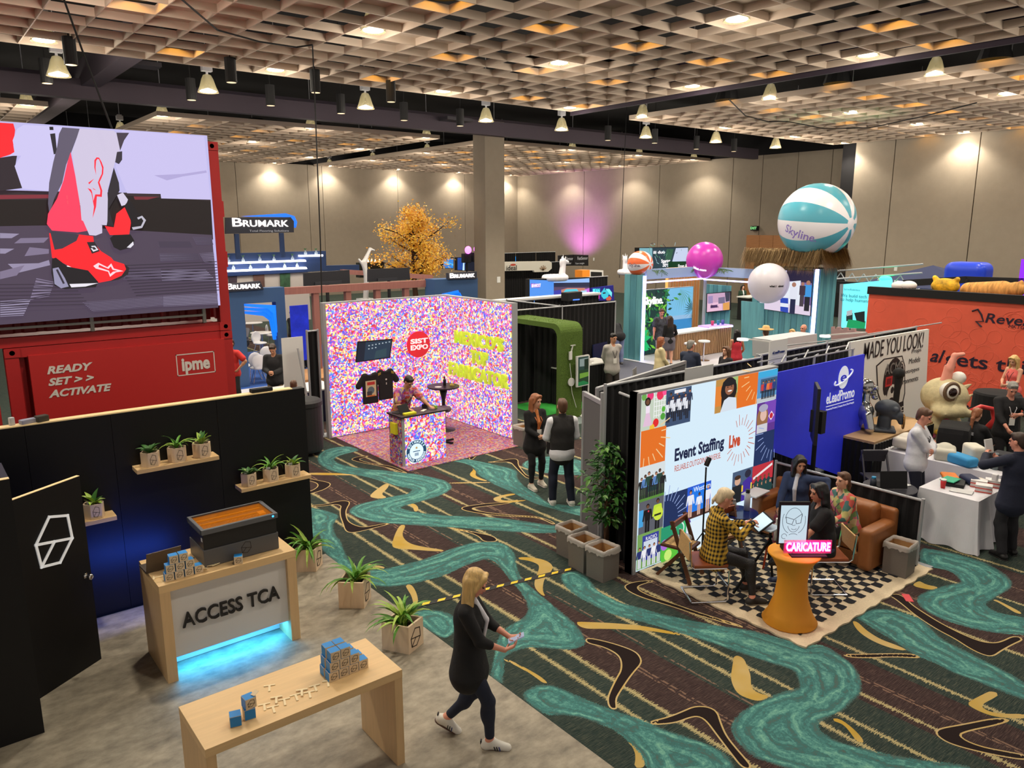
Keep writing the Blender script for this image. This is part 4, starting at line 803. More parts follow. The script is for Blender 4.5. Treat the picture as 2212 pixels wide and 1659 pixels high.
for r_,(n,x0,z) in enumerate(((4,1.775,1.071),(3,1.79,1.157),(2,1.83,1.243))):
    for i in range(n): gift(x0+i*.094,7.73+.002*i,z,R(-3+2*i),('blue-topped card box, %s of the bottom row of the counter pyramid'%('first','second','third','fourth')[i],'blue-topped card box, %s in the middle row of the counter pyramid'%('first','second','third','')[i],'blue-topped card box, %s on top of the counter pyramid'%('left','right','','')[i])[r_],'box pyramid on the counter')
gift(2.46,7.69,1.071,R(-20),'single blue-topped card box in front of the laser engraver','boxes on the counter')
k=0
for iz,nx_,z in ((0,4,.901),(1,3,.987),(2,2,1.073)):
    for iy in range(2):
        for ix in range(nx_):
            gift(2.395+ix*.091+iz*.012,5.36+iy*.1+ix*.003,z,R(-2),'blue-sided card box, %s row, %s layer of the table stack, %s from left'%(('front','back')[iy],('bottom','middle','top')[iz],('first','second','third','fourth')[ix]),'box stack on the low table')
gift(1.575,5.28,.901,R(75),'blue-faced card box lying alone at the left of the low table','loose boxes'); gift(1.685,5.30,.901,R(82),'blue-faced card box under the open one on the low table','loose boxes'); gift(1.69,5.30,.987,R(4),'open card box with blue flap standing on another box','loose boxes')
B().obox((1.735,5.29,1.085),(.05,.04,.002),(0,-.3,.4)).build('box_flap',CARD,None,label='loose card flap of the open box',cat='flap')
# low table
tb=thing('low_table','pale maple bench table in the foreground with card boxes','table')
boxpart('top',MAPLE,tb,1.30,5.12,.83,2.915,5.765,.90,bev=.003); boxpart('leg',MAPLEY,tb,1.302,5.122,.012,1.375,5.763,.829,bev=.002); boxpart('leg',MAPLEY,tb,2.84,5.122,.012,2.913,5.763,.829,bev=.002)
TW=mat('pale_veneer',(235,214,172),.6); tt=[]
def tee(x,y,z,rz,label,group):
    if not tt:
        b=B(); b.box(-.045,.028,0,.045,.045,.006).box(-.009,-.05,0,.009,.03,.006); o=b.build('wooden_letter',TW,bev=.002); tt.append(o)
    else: o=dup(tt[0])
    o.location=(x,y,z); o.rotation_euler=(0,0,rz); tag(o,label,'letter',group)
for i,(u,v) in enumerate(((582,1487),(571,1528),(591,1533),(597,1514),(615,1517),(640,1507),(652,1498),(669,1501),(681,1487),(709,1477))):
    p=[(1.943,5.558,.9),(1.817,5.34,.9),(1.861,5.267,.9),(1.922,5.362,.9),(1.965,5.304,.9),(2.061,5.304,.9),(2.118,5.329,.9),(2.159,5.272,.9),(2.231,5.326,.9),(2.34,5.32,.9)][i]
    tee(p[0],p[1],.901+(.006 if i in(3,6) else 0),R(-22+5*(i%3)),'small wooden letter T on the low table, %s of ten'%('rearmost','first from left','second from left','third from left','fourth from left','fifth from left','sixth from left','seventh from left','eighth from left','one next to the box stack')[i],'wooden letters on the low table')
for i in range(12): tee(2.05+.12*rng.random()+.01*i,7.78+.12*rng.random(),1.071+.006*(i//4),rng.uniform(0,6),'wooden letter T in the loose heap beside the counter pyramid','wooden letters on the counter')
tee(1.70,7.86,1.071,R(80),'single wooden letter T left of the counter pyramid','wooden letters on the counter')
# items on top of the black wall
# ================================================================ red containers
RED=mat('container_red',(172,30,30),.5,n=(1.5,.07)); REDD=mat('container_red_dark',(138,24,26),.5); GALV=mat('galvanised',(150,146,140),.5,.5)
def corners(b,x0,x1,y,z0,z1):
    for x in (x0,x1):
        for z in (z0,z1-.13): b.box(x-.0,y-.012,z,x+.19,y+.17,z+.13)
YC=12.8
def container(label,x0,x1,z0,z1,depth=2.44,openfront=False):
    t=thing('shipping_container',label,'container'); 
    for x in (x0,x1-.17): boxpart('corner_post',RED,t,x,YC,z0+.13,x+.17,YC+.17,z1-.13)
    for z in (z0,z1-.14): boxpart('rail',RED,t,x0+.17,YC+.01,z+.0,x1-.17,YC+.13,z+.14)
    b=B(); corners(b,x0,x1-.19,YC,z0,z1); b.build('corner_casting',RED,t)
    hb=B()
    for x in (x0+.095,x1-.095):
        for z in (z0+.065,z1-.065): hb.lathe([(.0,0),(.035,0)],12,(x,YC-.0135,z),axis='y')
    hb.build('casting_hole',BLK,t)
    # corrugated skins: front, right side, roof
    b=B(); n=int((x1-x0-.34)/.28); w=(x1-x0-.34)/n; pts=[]
    for i in range(n): x=x0+.17+i*w; pts+=[(x,0),(x+w*.25,0),(x+w*.37,.045),(x+w*.63,.045),(x+w*.75,0)]
    pts.append((x1-.17,0)); yb=.10 if not openfront else .5
    vs=[(p[0],YC+yb+p[1],z) for z in (z0+.14,z1-.14) for p in pts]; m=len(pts); b.add(vs,[(i,i+1,m+i+1,m+i) for i in range(m-1)])
    b.build('front_wall',REDD if openfront else RED,t)
    b=B(); pts=[]; n=8; w=(depth-.2)/n
    for i in range(n): y=YC+.15+i*w; pts+=[(y,0),(y+w*.25,0),(y+w*.37,-.04),(y+w*.63,-.04),(y+w*.75,0)]
    vs=[(x1-.03+p[1],p[0],z) for z in (z0+.14,z1-.1) for p in pts]; m=len(pts); b.add(vs,[(i,i+1,m+i+1,m+i) for i in range(m-1)]).build('side_wall',RED,t)
    boxpart('roof',RED,t,x0+.1,YC+.1,z1-.06,x1-.03,YC+depth,z1-.03); boxpart('underside',REDD,t,x0,YC+.15,z0,x1,YC+depth,z0+.05)
    return t
uc=container('upper red shipping container carrying the big video screen',-1.6,4.28,2.87,5.86,openfront=True)
for z,h in ((3.9,.25),(4.7,.25)): boxpart('hinge_plate',RED,uc,4.28,YC+.02,z,4.31,YC+.1,z+h)
b=B()
for x in (-.4,2.2,3.83): b.box(x,YC-.02,3.02,x+.05,YC+.03,3.34)
b.box(-1.4,YC-.025,3.13,3.88,YC+.02,3.165).build('support_bracket',GALV,uc)
lc=container('lower red shipping container with white READY SET ACTIVATE lettering',1.08,4.28,0,2.86)
sp=boxpart('sign_panel',mat('panel_red',(182,34,32),.5),lc,1.36,YC-.05,1.72,4.13,YC+.02,2.74)
LW=mat('letter_white',(214,205,196),.6)
for s,z in (('READY',2.50),('SET > >',2.325),('ACTIVATE',2.15)): text(s,.17,LW,(1.56,YC-.054,z),(1,0,0),(0,0,1),lc,ext=.002,bold=.007,shear=.28,align='LEFT',height=.115,width={'READY':.60,'SET > >':.60,'ACTIVATE':.84}[s])
text('ipme',.4,LW,(3.645,YC-.054,2.37),(1,0,0),(0,0,1),lc,ext=.002,bold=.016,width=.44,height=.27)
b=B()
for q in (rect(3.35,2.20,3.95,2.215),rect(3.35,2.535,3.95,2.55),rect(3.35,2.2,3.364,2.55),rect(3.936,2.2,3.95,2.55)): b.prism(q,(0,YC-.0505,0),(1,0,0),(0,0,1),.003)
b.build('logo_frame',LW,lc)
l2=container('third red container cut off by the left picture edge',-2.4,.95,0,2.86)
# video screen
SCR=attr_mat('screen_print',1.05); BK=(30,26,30)
vsn=thing('video_screen','large LED screen showing a red racing boot on checkered floor','screen'); boxpart('cabinet',BLK,vsn,-2.0,YC-.16,3.30,4.075,YC-.02,5.93)
sy=YC-.16
sh=[((190,184,232),rect(-2.0,3.30,4.075,5.93)),
((52,40,46),[(.97,4.886),(1.274,5.035),(1.846,5.033),(3.316,5.043),(4.051,4.963),(4.042,4.347),(.908,4.366)]),((30,22,24),[(.966,4.853),(1.259,4.908),(1.865,4.92),(2.357,5.019),(4.05,4.943),(4.026,4.388),(.93,4.551)]),
((130,46,58),[(.978,4.961),(1.841,4.989),(1.836,4.94),(.971,4.902)]),((120,44,54),[(2.934,4.987),(3.293,4.99),(3.125,4.945),(2.947,4.941)]),
((200,192,236),[(2.866,5.92),(4.029,5.909),(4.051,4.963),(3.318,4.967),(3.315,5.033),(2.85,5.031),(2.731,5.41)]),((176,166,214),[(3.248,5.303),(3.657,5.338),(4.018,5.406),(4.025,5.372),(3.654,5.3),(3.424,5.235)]),
((78,66,84),[(.93,4.551),(1.796,4.568),(4.028,4.418),(4.039,3.266),(.773,3.22)])]
# checkered rubber tiles on the screen floor
for i,p in enumerate([[(1.208,4.466),(1.43,4.455),(1.334,4.396),(1.201,4.397)],[(1.439,4.395),(1.778,4.4),(1.708,4.33),(1.356,4.326)],[(1.185,4.26),(1.348,4.253),(1.236,4.189),(1.177,4.191)],[(1.531,4.271),(1.761,4.24),(1.754,4.178),(1.457,4.149)],[(1.25,4.05),(1.615,4.048),(1.745,4.089),(1.753,4.017),(1.356,3.924)],[(1.149,3.949),(1.443,4.026),(1.337,3.889),(1.137,3.845)],[(3.216,4.328),(3.686,4.322),(3.718,4.233),(3.226,4.241)],[(3.731,4.39),(4.005,4.378),(4.036,4.267),(3.779,4.271)],[(3.218,4.145),(3.787,4.132),(3.818,4.031),(3.226,4.028)],[(2.762,3.908),(3.215,3.911),(3.22,3.755),(2.679,3.778)],[(3.215,3.902),(3.885,3.878),(4.032,3.699),(3.218,3.735)],[(3.807,4.131),(4.027,4.147),(4.032,3.964),(3.874,3.989)],[(3.207,3.499),(4.036,3.494),(4.023,3.329),(3.202,3.341)],[(2.101,3.469),(3.198,3.5),(3.203,3.351),(2.221,3.329)],[(1.103,3.548),(1.469,3.562),(1.351,3.335),(1.079,3.337)],[(1.562,3.844),(1.775,3.781),(1.691,3.585),(1.451,3.545)]]):
    sh.append((((150,140,168),(128,116,142))[i%2],p))
    if i>5:
        lp=lambda a,b,t:(a[0]+(b[0]-a[0])*t,a[1]+(b[1]-a[1])*t)
        for k in range(7): t=(k+.5)/7; sh.append(((70,60,78),line(*lp(p[0],p[3],t),*lp(p[1],p[2],t),.014)))
for i in range(11): sh.append(((52,44,58),[(2.76,3.889),(4.003,3.843),(4.002,3.831),(2.759,3.878)] if False else line(2.62+.02*i,3.98-.045*i,4.06,4.0-.045*i,.012)))
for i in range(7): sh.append(((58,48,62),line(1.0,3.78-.05*i,2.0+.03*i,3.74-.05*i,.012)))
sh+=[((255,40,50),[(1.09,5.905),(1.519,5.906),(1.531,5.824),(1.487,5.622),(1.49,5.522),(1.322,5.454),(1.032,5.415)]),((46,36,44),[(1.032,5.415),(1.322,5.454),(1.517,5.498),(1.479,5.353),(1.529,5.067),(1.362,5.037),(.981,4.986)]),((205,198,240),[(1.556,5.842),(1.636,5.898),(2.095,5.907),(1.978,5.393),(1.83,5.033),(1.528,5.059),(1.471,5.353),(1.561,5.492),(1.412,5.484),(1.492,5.538),(1.487,5.688)]),
((34,30,38),[(1.938,5.896),(1.985,5.899),(1.984,5.856),(1.937,5.853)]),((40,36,46),[(1.936,5.802),(1.999,5.815),(1.995,5.549),(1.953,5.53)]),
((96,88,108),[(2.094,5.899),(2.308,5.897),(2.275,5.808),(2.181,5.594),(2.089,5.398),(2.015,5.151),(1.898,4.938),(1.813,4.726),(1.812,4.867),(1.855,5.146),(1.935,5.426),(2.004,5.636),(2.046,5.81)]),((255,64,96),[(2.163,5.576),(2.201,5.086),(2.205,4.73),(2.288,4.495),(2.137,4.469),(1.82,4.497),(1.767,4.586),(1.797,4.726),(1.93,4.939),(2.035,5.187),(2.109,5.434)]),
((206,196,222),[(2.308,5.897),(2.745,5.903),(2.814,5.827),(2.792,5.593),(2.72,5.463),(2.651,5.28),(2.579,5.061),(2.564,4.733),(2.522,4.568),(2.297,4.586),(2.204,4.64),(2.208,4.837),(2.192,5.157),(2.179,5.577),(2.253,5.755)]),((206,196,222),[(2.22,4.64),(2.463,4.568),(2.452,4.458),(2.364,4.422),(2.282,4.431)]),
((66,56,70),[(2.777,5.878),(2.948,5.887),(2.869,5.777),(2.804,5.63)]),((52,46,58),[(2.759,5.609),(2.829,5.622),(2.817,5.504),(2.768,5.439),(2.72,5.463)]),((44,38,46),[(2.696,5.39),(2.743,5.175),(2.741,5.065),(2.571,4.806),(2.614,4.549),(2.53,4.568),(2.587,5.061)]),
((212,204,226),[(2.701,5),(2.782,5.039),(2.842,4.939),(2.809,4.865),(2.746,4.845)]),((255,40,50),[(2.807,4.846),(2.842,4.754),(2.856,4.624),(2.812,4.437),(2.637,4.429),(2.551,4.429),(2.496,4.559),(2.613,4.54),(2.666,4.734)]),((26,22,28),[(2.546,4.383),(2.602,4.429),(2.829,4.436),(2.874,4.342),(2.829,4.248),(2.667,4.204),(2.585,4.252)]),((26,22,28),[(2.859,4.939),(2.949,4.774),(3.048,4.681),(3.018,4.549),(2.852,4.493),(2.849,4.642),(2.781,4.846)]),((190,186,200),[(2.941,4.68),(3.014,4.709),(3.062,4.643),(2.998,4.53),(2.871,4.502),(2.857,4.539),(2.983,4.558),(3.025,4.634),(3.002,4.677),(2.956,4.652)]),((225,222,232),[(2.855,4.333),(2.859,4.285),(2.811,4.239),(2.759,4.246)]),
((255,36,46),[(1.781,4.462),(2.151,4.441),(2.33,4.413),(2.33,4.33),(2.409,4.2),(2.536,4.104),(2.566,4.056),(2.701,4.005),(2.729,3.928),(2.686,3.854),(2.575,3.783),(2.347,3.746),(2.197,3.762),(2.021,3.971),(1.839,4.086),(1.78,4.123)]),((62,56,70),[(1.795,4.488),(2.151,4.438),(2.109,4.351),(1.92,4.246),(1.823,4.23)]),((30,26,32),[(1.778,4.106),(1.827,4.122),(1.958,3.992),(2.214,3.928),(2.331,3.756),(2.29,3.683),(1.892,3.675),(1.769,3.727),(1.749,3.909)]),((150,146,176),[(1.772,3.971),(1.845,3.986),(1.909,3.83),(1.945,3.709),(1.846,3.69),(1.772,3.754)]),((52,46,60),[(1.809,3.952),(1.834,3.96),(1.901,3.757),(1.876,3.749)]),((235,230,240),[(1.957,3.745),(2.33,3.741),(2.158,3.699),(1.976,3.695)]),((40,34,40),[(2.701,4.005),(2.766,3.946),(2.739,3.852),(2.609,3.781),(2.346,3.736),(2.486,3.764),(2.65,3.836),(2.72,3.929)]),
((40,36,42),[(2.238,4.332),(2.339,4.334),(2.393,4.2),(2.288,4.166)]),((225,220,230),[(2.291,4.276),(2.341,4.279),(2.378,4.219),(2.308,4.193),(2.279,4.243),(2.304,4.243),(2.314,4.22),(2.353,4.229),(2.328,4.261),(2.294,4.257)]),
((250,215,225),[(2.287,3.99),(2.359,4.034),(2.423,3.995),(2.471,3.966),(2.528,4.02),(2.555,3.944),(2.682,3.902),(2.576,3.887),(2.492,3.824),(2.474,3.9),(2.317,3.952)]),((255,36,46),[(2.365,4.006),(2.421,3.973),(2.483,3.941),(2.517,3.977),(2.536,3.926),(2.604,3.908),(2.537,3.898),(2.499,3.865),(2.487,3.914),(2.353,3.97)])]
for a in [[(2.339,5.162),(2.455,5.246),(2.44,5.379),(2.45,5.477),(2.482,5.519),(2.515,5.516),(2.542,5.455),(2.56,5.384),(2.546,5.294),(2.511,5.221),(2.486,5.175),(2.511,5.059),(2.496,4.969),(2.433,4.976),(2.408,4.831),(2.347,4.668),(2.38,4.831),(2.366,5.02),(2.323,5.09),(2.418,5.048)],[(2.451,5.255),(2.456,5.38),(2.472,5.469),(2.491,5.497),(2.512,5.493),(2.528,5.428),(2.539,5.374),(2.526,5.293),(2.491,5.229),(2.464,5.169),(2.486,5.059),(2.476,5.004),(2.414,5.003),(2.38,4.912),(2.378,5.029),(2.364,5.082),(2.436,5.061),(2.351,5.118),(2.354,5.144)]]:
    sh.append((((255,44,64),(206,196,222))[len([x for x in sh if x[0]==(255,44,64)])%2 if True else 0],a))
for z,w in ((4.86,.05),(4.93,.05)): sh.append(((255,80,100),rect(2.045,z-.0,2.06,z+w)))
art('picture','Y',sy,sh,SCR,vsn,.003)
def stext(s,size,c,u,plane,cc,off,parent,**k):
    ux,uy=FR[plane]; o=(u[0],cc-off,u[1]) if plane=='Y' else (cc-off,u[0],u[1]); text(s,size,c,o,ux,uy,parent,ext=0.0,**k)
E_W=mat('lit_white',(240,238,245),.5,e=.95)
q=[(2.063,3.906),(1.391,6.059),(1.674,5.149),(2.268,4.784)]; c_=Vector((q[0][0],q[0][1]))
stext('SP+',.2,E_W,q[0],'Y',sy,.045,vsn,bold=.004,shear=.2,width=.38); stext('VISCOM',.15,mat('faint_grey',(150,146,170),.5,e=.9),q[2],'Y',sy,.045,vsn,width=.42)
text('RACING AND',.06,mat('faint_red',(220,140,165),.5,e=.8),(q[3][0]-.02,sy-.045,q[3][1]),(.2,0,-1),(1,0,.2),vsn,ext=0,width=.62)
# ================================================================ confetti booth (red round logo)
M,nt,bs,N,ma,mix,L=nodemat('confetti_light'); 
def confetti(nt,N,ma,mix,L,scale):
    tc=N('TexCoord').outputs['Object']; nz=N('TexNoise'); nz.inputs['Scale'].default_value=scale*.42; nz.inputs['Detail'].default_value=2; L(tc,nz.inputs['Vector'])
    ad=N('VectorMath'); ad.operation='MULTIPLY_ADD'; L(nz.outputs['Color'],ad.inputs[0]); ad.inputs[1].default_value=(3.2/scale,)*3; L(tc,ad.inputs[2])
    v=N('TexVoronoi'); v.inputs['Scale'].default_value=scale; L(ad.outputs[0],v.inputs['Vector']); s=N('SeparateXYZ'); L(v.outputs['Color'],s.inputs[0])
    r=N('ValToRGB'); cr=r.color_ramp; cr.interpolation='CONSTANT'; cs=[(235,60,80),(250,225,110),(60,90,230),(245,240,250),(240,90,200),(140,80,220),(250,240,160),(90,160,250),(255,170,190),(210,50,60)]
    while len(cr.elements)<len(cs): cr.elements.new(.5)
    for i,(e,c) in enumerate(zip(cr.elements,cs)): e.position=i/len(cs); e.color=C(c)
    L(s.outputs[0],r.inputs[0]); return r.outputs[0]
k=confetti(nt,N,ma,mix,L,30); L(k,bs.inputs['Emission Color']); bs.inputs['Emission Strength'].default_value=1.15; bs.inputs['Base Color'].default_value=(.05,.05,.05,1); CONF=M
M,nt,bs,N,ma,mix,L=nodemat('confetti_print'); k=confetti(nt,N,ma,mix,L,30); L(mix(.62,k,C((150,92,82))),bs.inputs['Base Color']); bs.inputs['Roughness'].default_value=.9; CONFP=M
M,nt,bs,N,ma,mix,L=nodemat('confetti_dark'); k=confetti(nt,N,ma,mix,L,30); L(mix(.45,k,C((70,40,50))),bs.inputs['Base Color']); bs.inputs['Roughness'].default_value=.7; CONFD=M
tag(B().box(7.14,12.06,.001,10.05,15.1,.012).build('booth_mat',CONFP),'confetti-printed floor mat of the bright corner booth','mat')
lw=thing('lightbox_wall','glowing confetti-print lightbox wall with red round logo, left half of corner','lightbox'); boxpart('frame',STEEL,lw,6.99,15.12,0,10.2,15.24,2.97); boxpart('print',CONF,lw,7.06,15.1,.03,10.05,15.12,2.94)
lr=thing('lightbox_wall','glowing confetti-print lightbox wall with lime lettering, right half of corner','lightbox'); boxpart('frame',STEEL,lr,10.05,12.53,0,10.19,15.1,2.97); boxpart('print',CONF,lr,10.03,12.56,.03,10.05,15.1,2.94)
LIME=mat('lime_foam',(196,218,52),.5,e=.45)  # glow put into the foam colour so the letters stand out
for s,z,y,w in (("MEXICO'S",2.03,13.70,1.80),('TOP',1.645,13.66,.62),('FABRICATOR',1.25,13.75,2.24)): text(s,.34,LIME,(10.0,y,z),(0,-1,0),(0,0,1),lr,ext=.03,bold=.012,space=1.12,width=w,height=.31)
rl=B().lathe([(0,-.0),(.305,0),(.305,.03),(0,.03)],40,(9.30,15.065,1.87),axis='y').build('round_logo',mat('logo_red',(226,34,52),.5,e=.35),lw)
LT=mat('logo_letters',(240,240,245),.5,e=.5)
text('SIST',.2,LT,(9.31,15.06,1.945),(1,0,0),(0,0,1),lw,bold=.008,width=.47,height=.115); text('EXPO',.2,LT,(9.31,15.06,1.80),(1,0,0),(0,0,1),lw,bold=.008,width=.47,height=.12)
tv=thing('wall_monitor','dark flat monitor hung at a tilt on the confetti wall','monitor'); B().prism([(7.736,2.085),(8.6,2.067),(8.513,1.643),(7.669,1.631)],(0,15.07,0),(1,0,0),(0,0,1),.04).build('casing',BLK,tv)
art('desktop','Y',15.03,[((26,36,54),[(7.746,2.065),(8.576,2.049),(8.49,1.662),(7.682,1.651)]),((40,62,84),[(7.921,2.059),(8.576,2.049),(8.49,1.662),(7.857,1.653)]),((52,80,92),[(8.163,1.838),(8.433,1.874),(8.414,1.686),(8.109,1.667)])]+[((190,205,215),rect(7.98+.085*i-.0,1.96+.006*i,8.015+.085*i,1.985+.006*i)) for i in range(7)]+[((190,205,215),rect(7.97+.085*i,1.89+.006*i,8.005+.085*i,1.915+.006*i)) for i in range(3)],attr_mat('dim_screen',.8),tv,.002)
def tshirt(label,cx_,z,w,deco):
    t=thing('tshirt',label,'t-shirt',(cx_,15.0,z),0,'t-shirts hung on the confetti wall'); s=S(); hw=w/2
    s.box((0,0,-.33),(hw*.62,.028,.34),.03,.02)
    for q in (-1,1): s.rc((q*hw*.45,0,-.04),(q*hw*.92,0,-.24),.07,.075,.03,flat=((0,1,0),2.4))
    s.rc((-hw*.4,0,-.03),(hw*.4,0,-.03),.05,.05,.03,flat=((0,1,0),1.7)); s.ell((0,-.01,.03),(.075,.08,.05),.01,None,True); s.build('cloth',mat('black_jersey',(20,19,21),.8),t,.012)
    PR=attr_mat('cloth_print'); art('chest_print','Y',-.034,deco,PR,t,.001)
tshirt('black t-shirt with a cream and red wrestler-style poster print',7.97,1.34,.62,[((205,190,150),rect(-.13,-.50,.13,-.14)),((190,50,45),rect(-.09,-.24,.1,-.17)),((90,110,120),circ(0,-.36,.085)),((60,62,70),rect(-.1,-.48,.02,-.38)),((215,120,50),rect(-.1,-.5,.1,-.47))])
tshirt('black sports jersey with small white crest and yellow shoulder stripes',8.36,1.38,.60,[((210,210,205),circ(-.0,-.20,.022,8)),((200,200,195),rect(-.008,-.32,.012,-.27))]+[((215,185,60),line(sx_*.13,-.025-.02*i,sx_*.2,-.05-.02*i,.008)) for sx_ in (-1,1) for i in range(3)])
sc_=thing('confetti_counter','small lit confetti counter with round world-record badge','counter')
boxpart('cabinet',CONFD,sc_,7.2,12.36,0,8.2,12.84,.97); boxpart('light_front',CONF,sc_,7.255,12.335,.02,8.185,12.36,.965); boxpart('corner_post',STEEL,sc_,7.2,12.335,.0,7.25,12.36,.97); boxpart('top',mat('dark_top',(52,40,46),.4),sc_,7.17,12.31,.97,8.23,12.87,1.0)
bc=(7.50,.27); nb=mat('badge_navy',(32,72,112),.5,e=.5); BW=mat('badge_white',(205,232,248),.5,e=.8)
for r_,m_,o in ((.235,BW,.0),(.225,nb,.001),(.155,BW,.002)): B().prism(circ(bc[0],bc[1],r_,40),(0,12.334-o,0),(1,0,0),(0,0,1),.0008).build('badge_disc',m_,sc_)
def arctext(s,r_,a0,a1,flip):
    for i,ch in enumerate(s):
        a=a0+(a1-a0)*i/(len(s)-1); ca,sa=math.cos(a),math.sin(a); uy=(ca,0,sa) if not flip else (-ca,0,-sa); ux=(sa,0,-ca) if not flip else (-sa,0,ca)
        if ch!=' ': text(ch,.058,BW,(bc[0]+ca*r_,12.331,bc[1]+sa*r_),ux,uy,sc_,'badge_letter',ext=.0005,bold=.003)
arctext('GUINNESS',.19,R(150),R(30),False); arctext('WORLD RECORDS',.19,R(195),R(345),True)
B().prism([(bc[0]+(.035 if i%2==0 else .015)*math.sin(i*PI/5),bc[1]+.07+(.035 if i%2==0 else .015)*math.cos(i*PI/5)) for i in range(10)],(0,12.3305,0),(1,0,0),(0,0,1),.0008).build('star',mat('badge_gold',(205,165,80),.5,e=.4),sc_)
b=B(); b.prism(rect(bc[0]-.08,bc[1]-.005,bc[0]+.08,bc[1]+.01),(0,12.3305,0),(1,0,0),(0,0,1),.0008)
for i in range(5): b.prism(rect(bc[0]-.04+.018*i,bc[1]-.09,bc[0]-.03+.018*i,bc[1]-.03),(0,12.3305,0),(1,0,0),(0,0,1),.0008)
b.build('badge_marks',nb,sc_)
YEL=mat('cleaning_yellow',(225,215,40),.6)
tbx=thing('tablet','black tablet on a folding stand on the confetti counter','tablet',(7.36,12.60,1.0),R(12)); B().add([(-.12,-.1,.002),(.13,-.1,.002),(.13,.0,.17),(-.12,.0,.17),(-.12,-.09,.002),(.13,-.09,.002),(.13,.01,.17),(-.12,.01,.17)],[(0,1,2,3),(7,6,5,4),(0,4,5,1),(1,5,6,2),(2,6,7,3),(3,7,4,0)]).build('case',BLK,tbx); boxpart('keyboard',BLK,tbx,-.12,.0,.001,.13,.16,.01)
for i,(x,y,d,c,l) in enumerate(((7.42,12.42,(.26,.09,.04),(222,214,40),'yellow pouch at the front edge of the confetti counter'),(7.95,12.72,(.09,.07,.07),(34,30,34),'small dark gift box on the confetti counter'),(8.08,12.52,(.06,.05,.06),(150,190,60),'lime cup on the confetti counter'),(7.8,12.52,(.16,.07,.01),(235,220,200),'leaflet beside the tablet on the confetti counter'),(8.12,12.66,(.08,.05,.012),(120,200,110),'green card on the confetti counter'))):
    tag(B().obox((x,y,1.0+d[2]/2+.001),d,(0,0,.2*i)).build(('pouch','gift_carton','cup','leaflet','card')[i],mat('item%d'%i,c,.6),bev=.006),l,('pouch','box','cup','leaflet','card')[i])
hp2=thing('potted_plant','small bushy plant in a grey pot on the confetti counter','plant',(8.02,12.76,1.0)); B().lathe([(.04,0),(.05,.09),(.044,.09),(.04,.03),(0,.03)],14).build('pot',mat('grey_pot',(150,145,140),.6),hp2); r_=random.Random(8)
for i in range(22): b=B(); leaf(b,(0,0,0),r_.uniform(0,6.3),.09,.03,1.0,r_.uniform(.5,1.5),round_=True); b.build('leaf',LEAF,hp2,loc=(0,0,.07))
tag(B().box(7.14,12.5,.62,7.198,12.7,.84).build('yellow_bag',YEL,bev=.012),'yellow paper bag hung on the side of the confetti counter','bag')
bt=thing('bar_table','round black bar table behind the confetti counter','table',(9.35,14.15,0)); BT=mat('table_black',(34,26,30),.4); B().lathe([(.36,1.0),(.36,1.03),(0,1.03)],28).lathe([(0,1.0),(.36,1.0)],28).build('top',BT,bt); B().lathe([(.26,0),(.26,.02),(.05,.05),(.04,.7),(.1,.98),(0,1.0)],20).build('stem',BT,bt,smooth=True)
for x,y,h_,r_,c,l in ((9.42,14.2,.2,.035,(20,18,20),'dark bottle on the round black bar table'),(9.5,14.02,.06,.05,(200,170,90),'stack of cream cards on the bar table'),(9.18,14.1,.012,.08,(230,225,220),'white sheet on the bar table')):
    tag(B().lathe([(r_,0),(r_,h_*.6),(r_*.4,h_*.75),(r_*.4,h_),(0,h_)],14,(x,y,1.031)).build('bottle' if h_>.1 else 'papers',mat('c%d%d%d'%c,c,.4)),l,'bottle' if h_>.1 else 'papers')
stl=thing('bar_stool','dark swivel stool between counter and round bar table','stool',(8.75,13.3,0)); B().lathe([(0,.70),(.18,.70),(.2,.74),(.18,.78),(0,.78)],18).build('seat',mat('stool_seat',(88,70,86),.5),stl,smooth=True); B().cyl((0,0,.03),(0,0,.7),.03).build('stem',CHROME,stl)
for i in range(5): boxpart('leg',BLK,stl,0,-.02,.02,.27,.02,.05,rot=(0,0,i*2*PI/5))
# ================================================================ event staffing booth
PRN=attr_mat('lightbox_print',1.0)
ew=thing('lightbox_wall','backlit white photo-collage wall reading Event Staffing Live','lightbox'); YE=6.40
boxpart('frame',STEEL,ew,7.16,YE+.005,0,10.27,YE+.13,2.47); boxpart('frame_post',STEEL,ew,7.16,YE-.02,0,7.215,YE+.13,2.47); boxpart('frame_top',STEEL,ew,7.215,YE-.02,2.44,10.27,YE+.005,2.47)
NAVY=(30,48,92); ORG=(228,112,34)
def rays(cx_,cy_,r0,r1,a0,a1,n,w,c): return [(c,line(cx_+r0*math.cos(R(a)),cy_+r0*math.sin(R(a)),cx_+r1*(1+.18*(i%2))*math.cos(R(a)),cy_+r1*(1+.18*(i%2))*math.sin(R(a)),w)) for i,a in enumerate(np.linspace(a0,a1,n))]
def fig(x,z,h,c,sk,hr,leg=(30,30,40)):
    return [(leg,rect(x-.10*h,z,x-.01*h,z+.48*h)),(leg,rect(x+.01*h,z,x+.10*h,z+.48*h)),(c,[(x-.11*h,z+.45*h),(x+.11*h,z+.45*h),(x+.15*h,z+.8*h),(x-.15*h,z+.8*h)]),(c,line(x-.14*h,z+.78*h,x-.2*h,z+.46*h,.06*h)),(c,line(x+.14*h,z+.78*h,x+.2*h,z+.46*h,.06*h)),(hr,circ(x,z+.91*h,.075*h,12)),(sk,circ(x,z+.885*h,.058*h,10))]
X0,X1,ZT,ZB=7.22,10.26,2.44,.02
def tile(px): return px
sh=[((214,236,250),rect(X0,ZB,X1,ZT))]
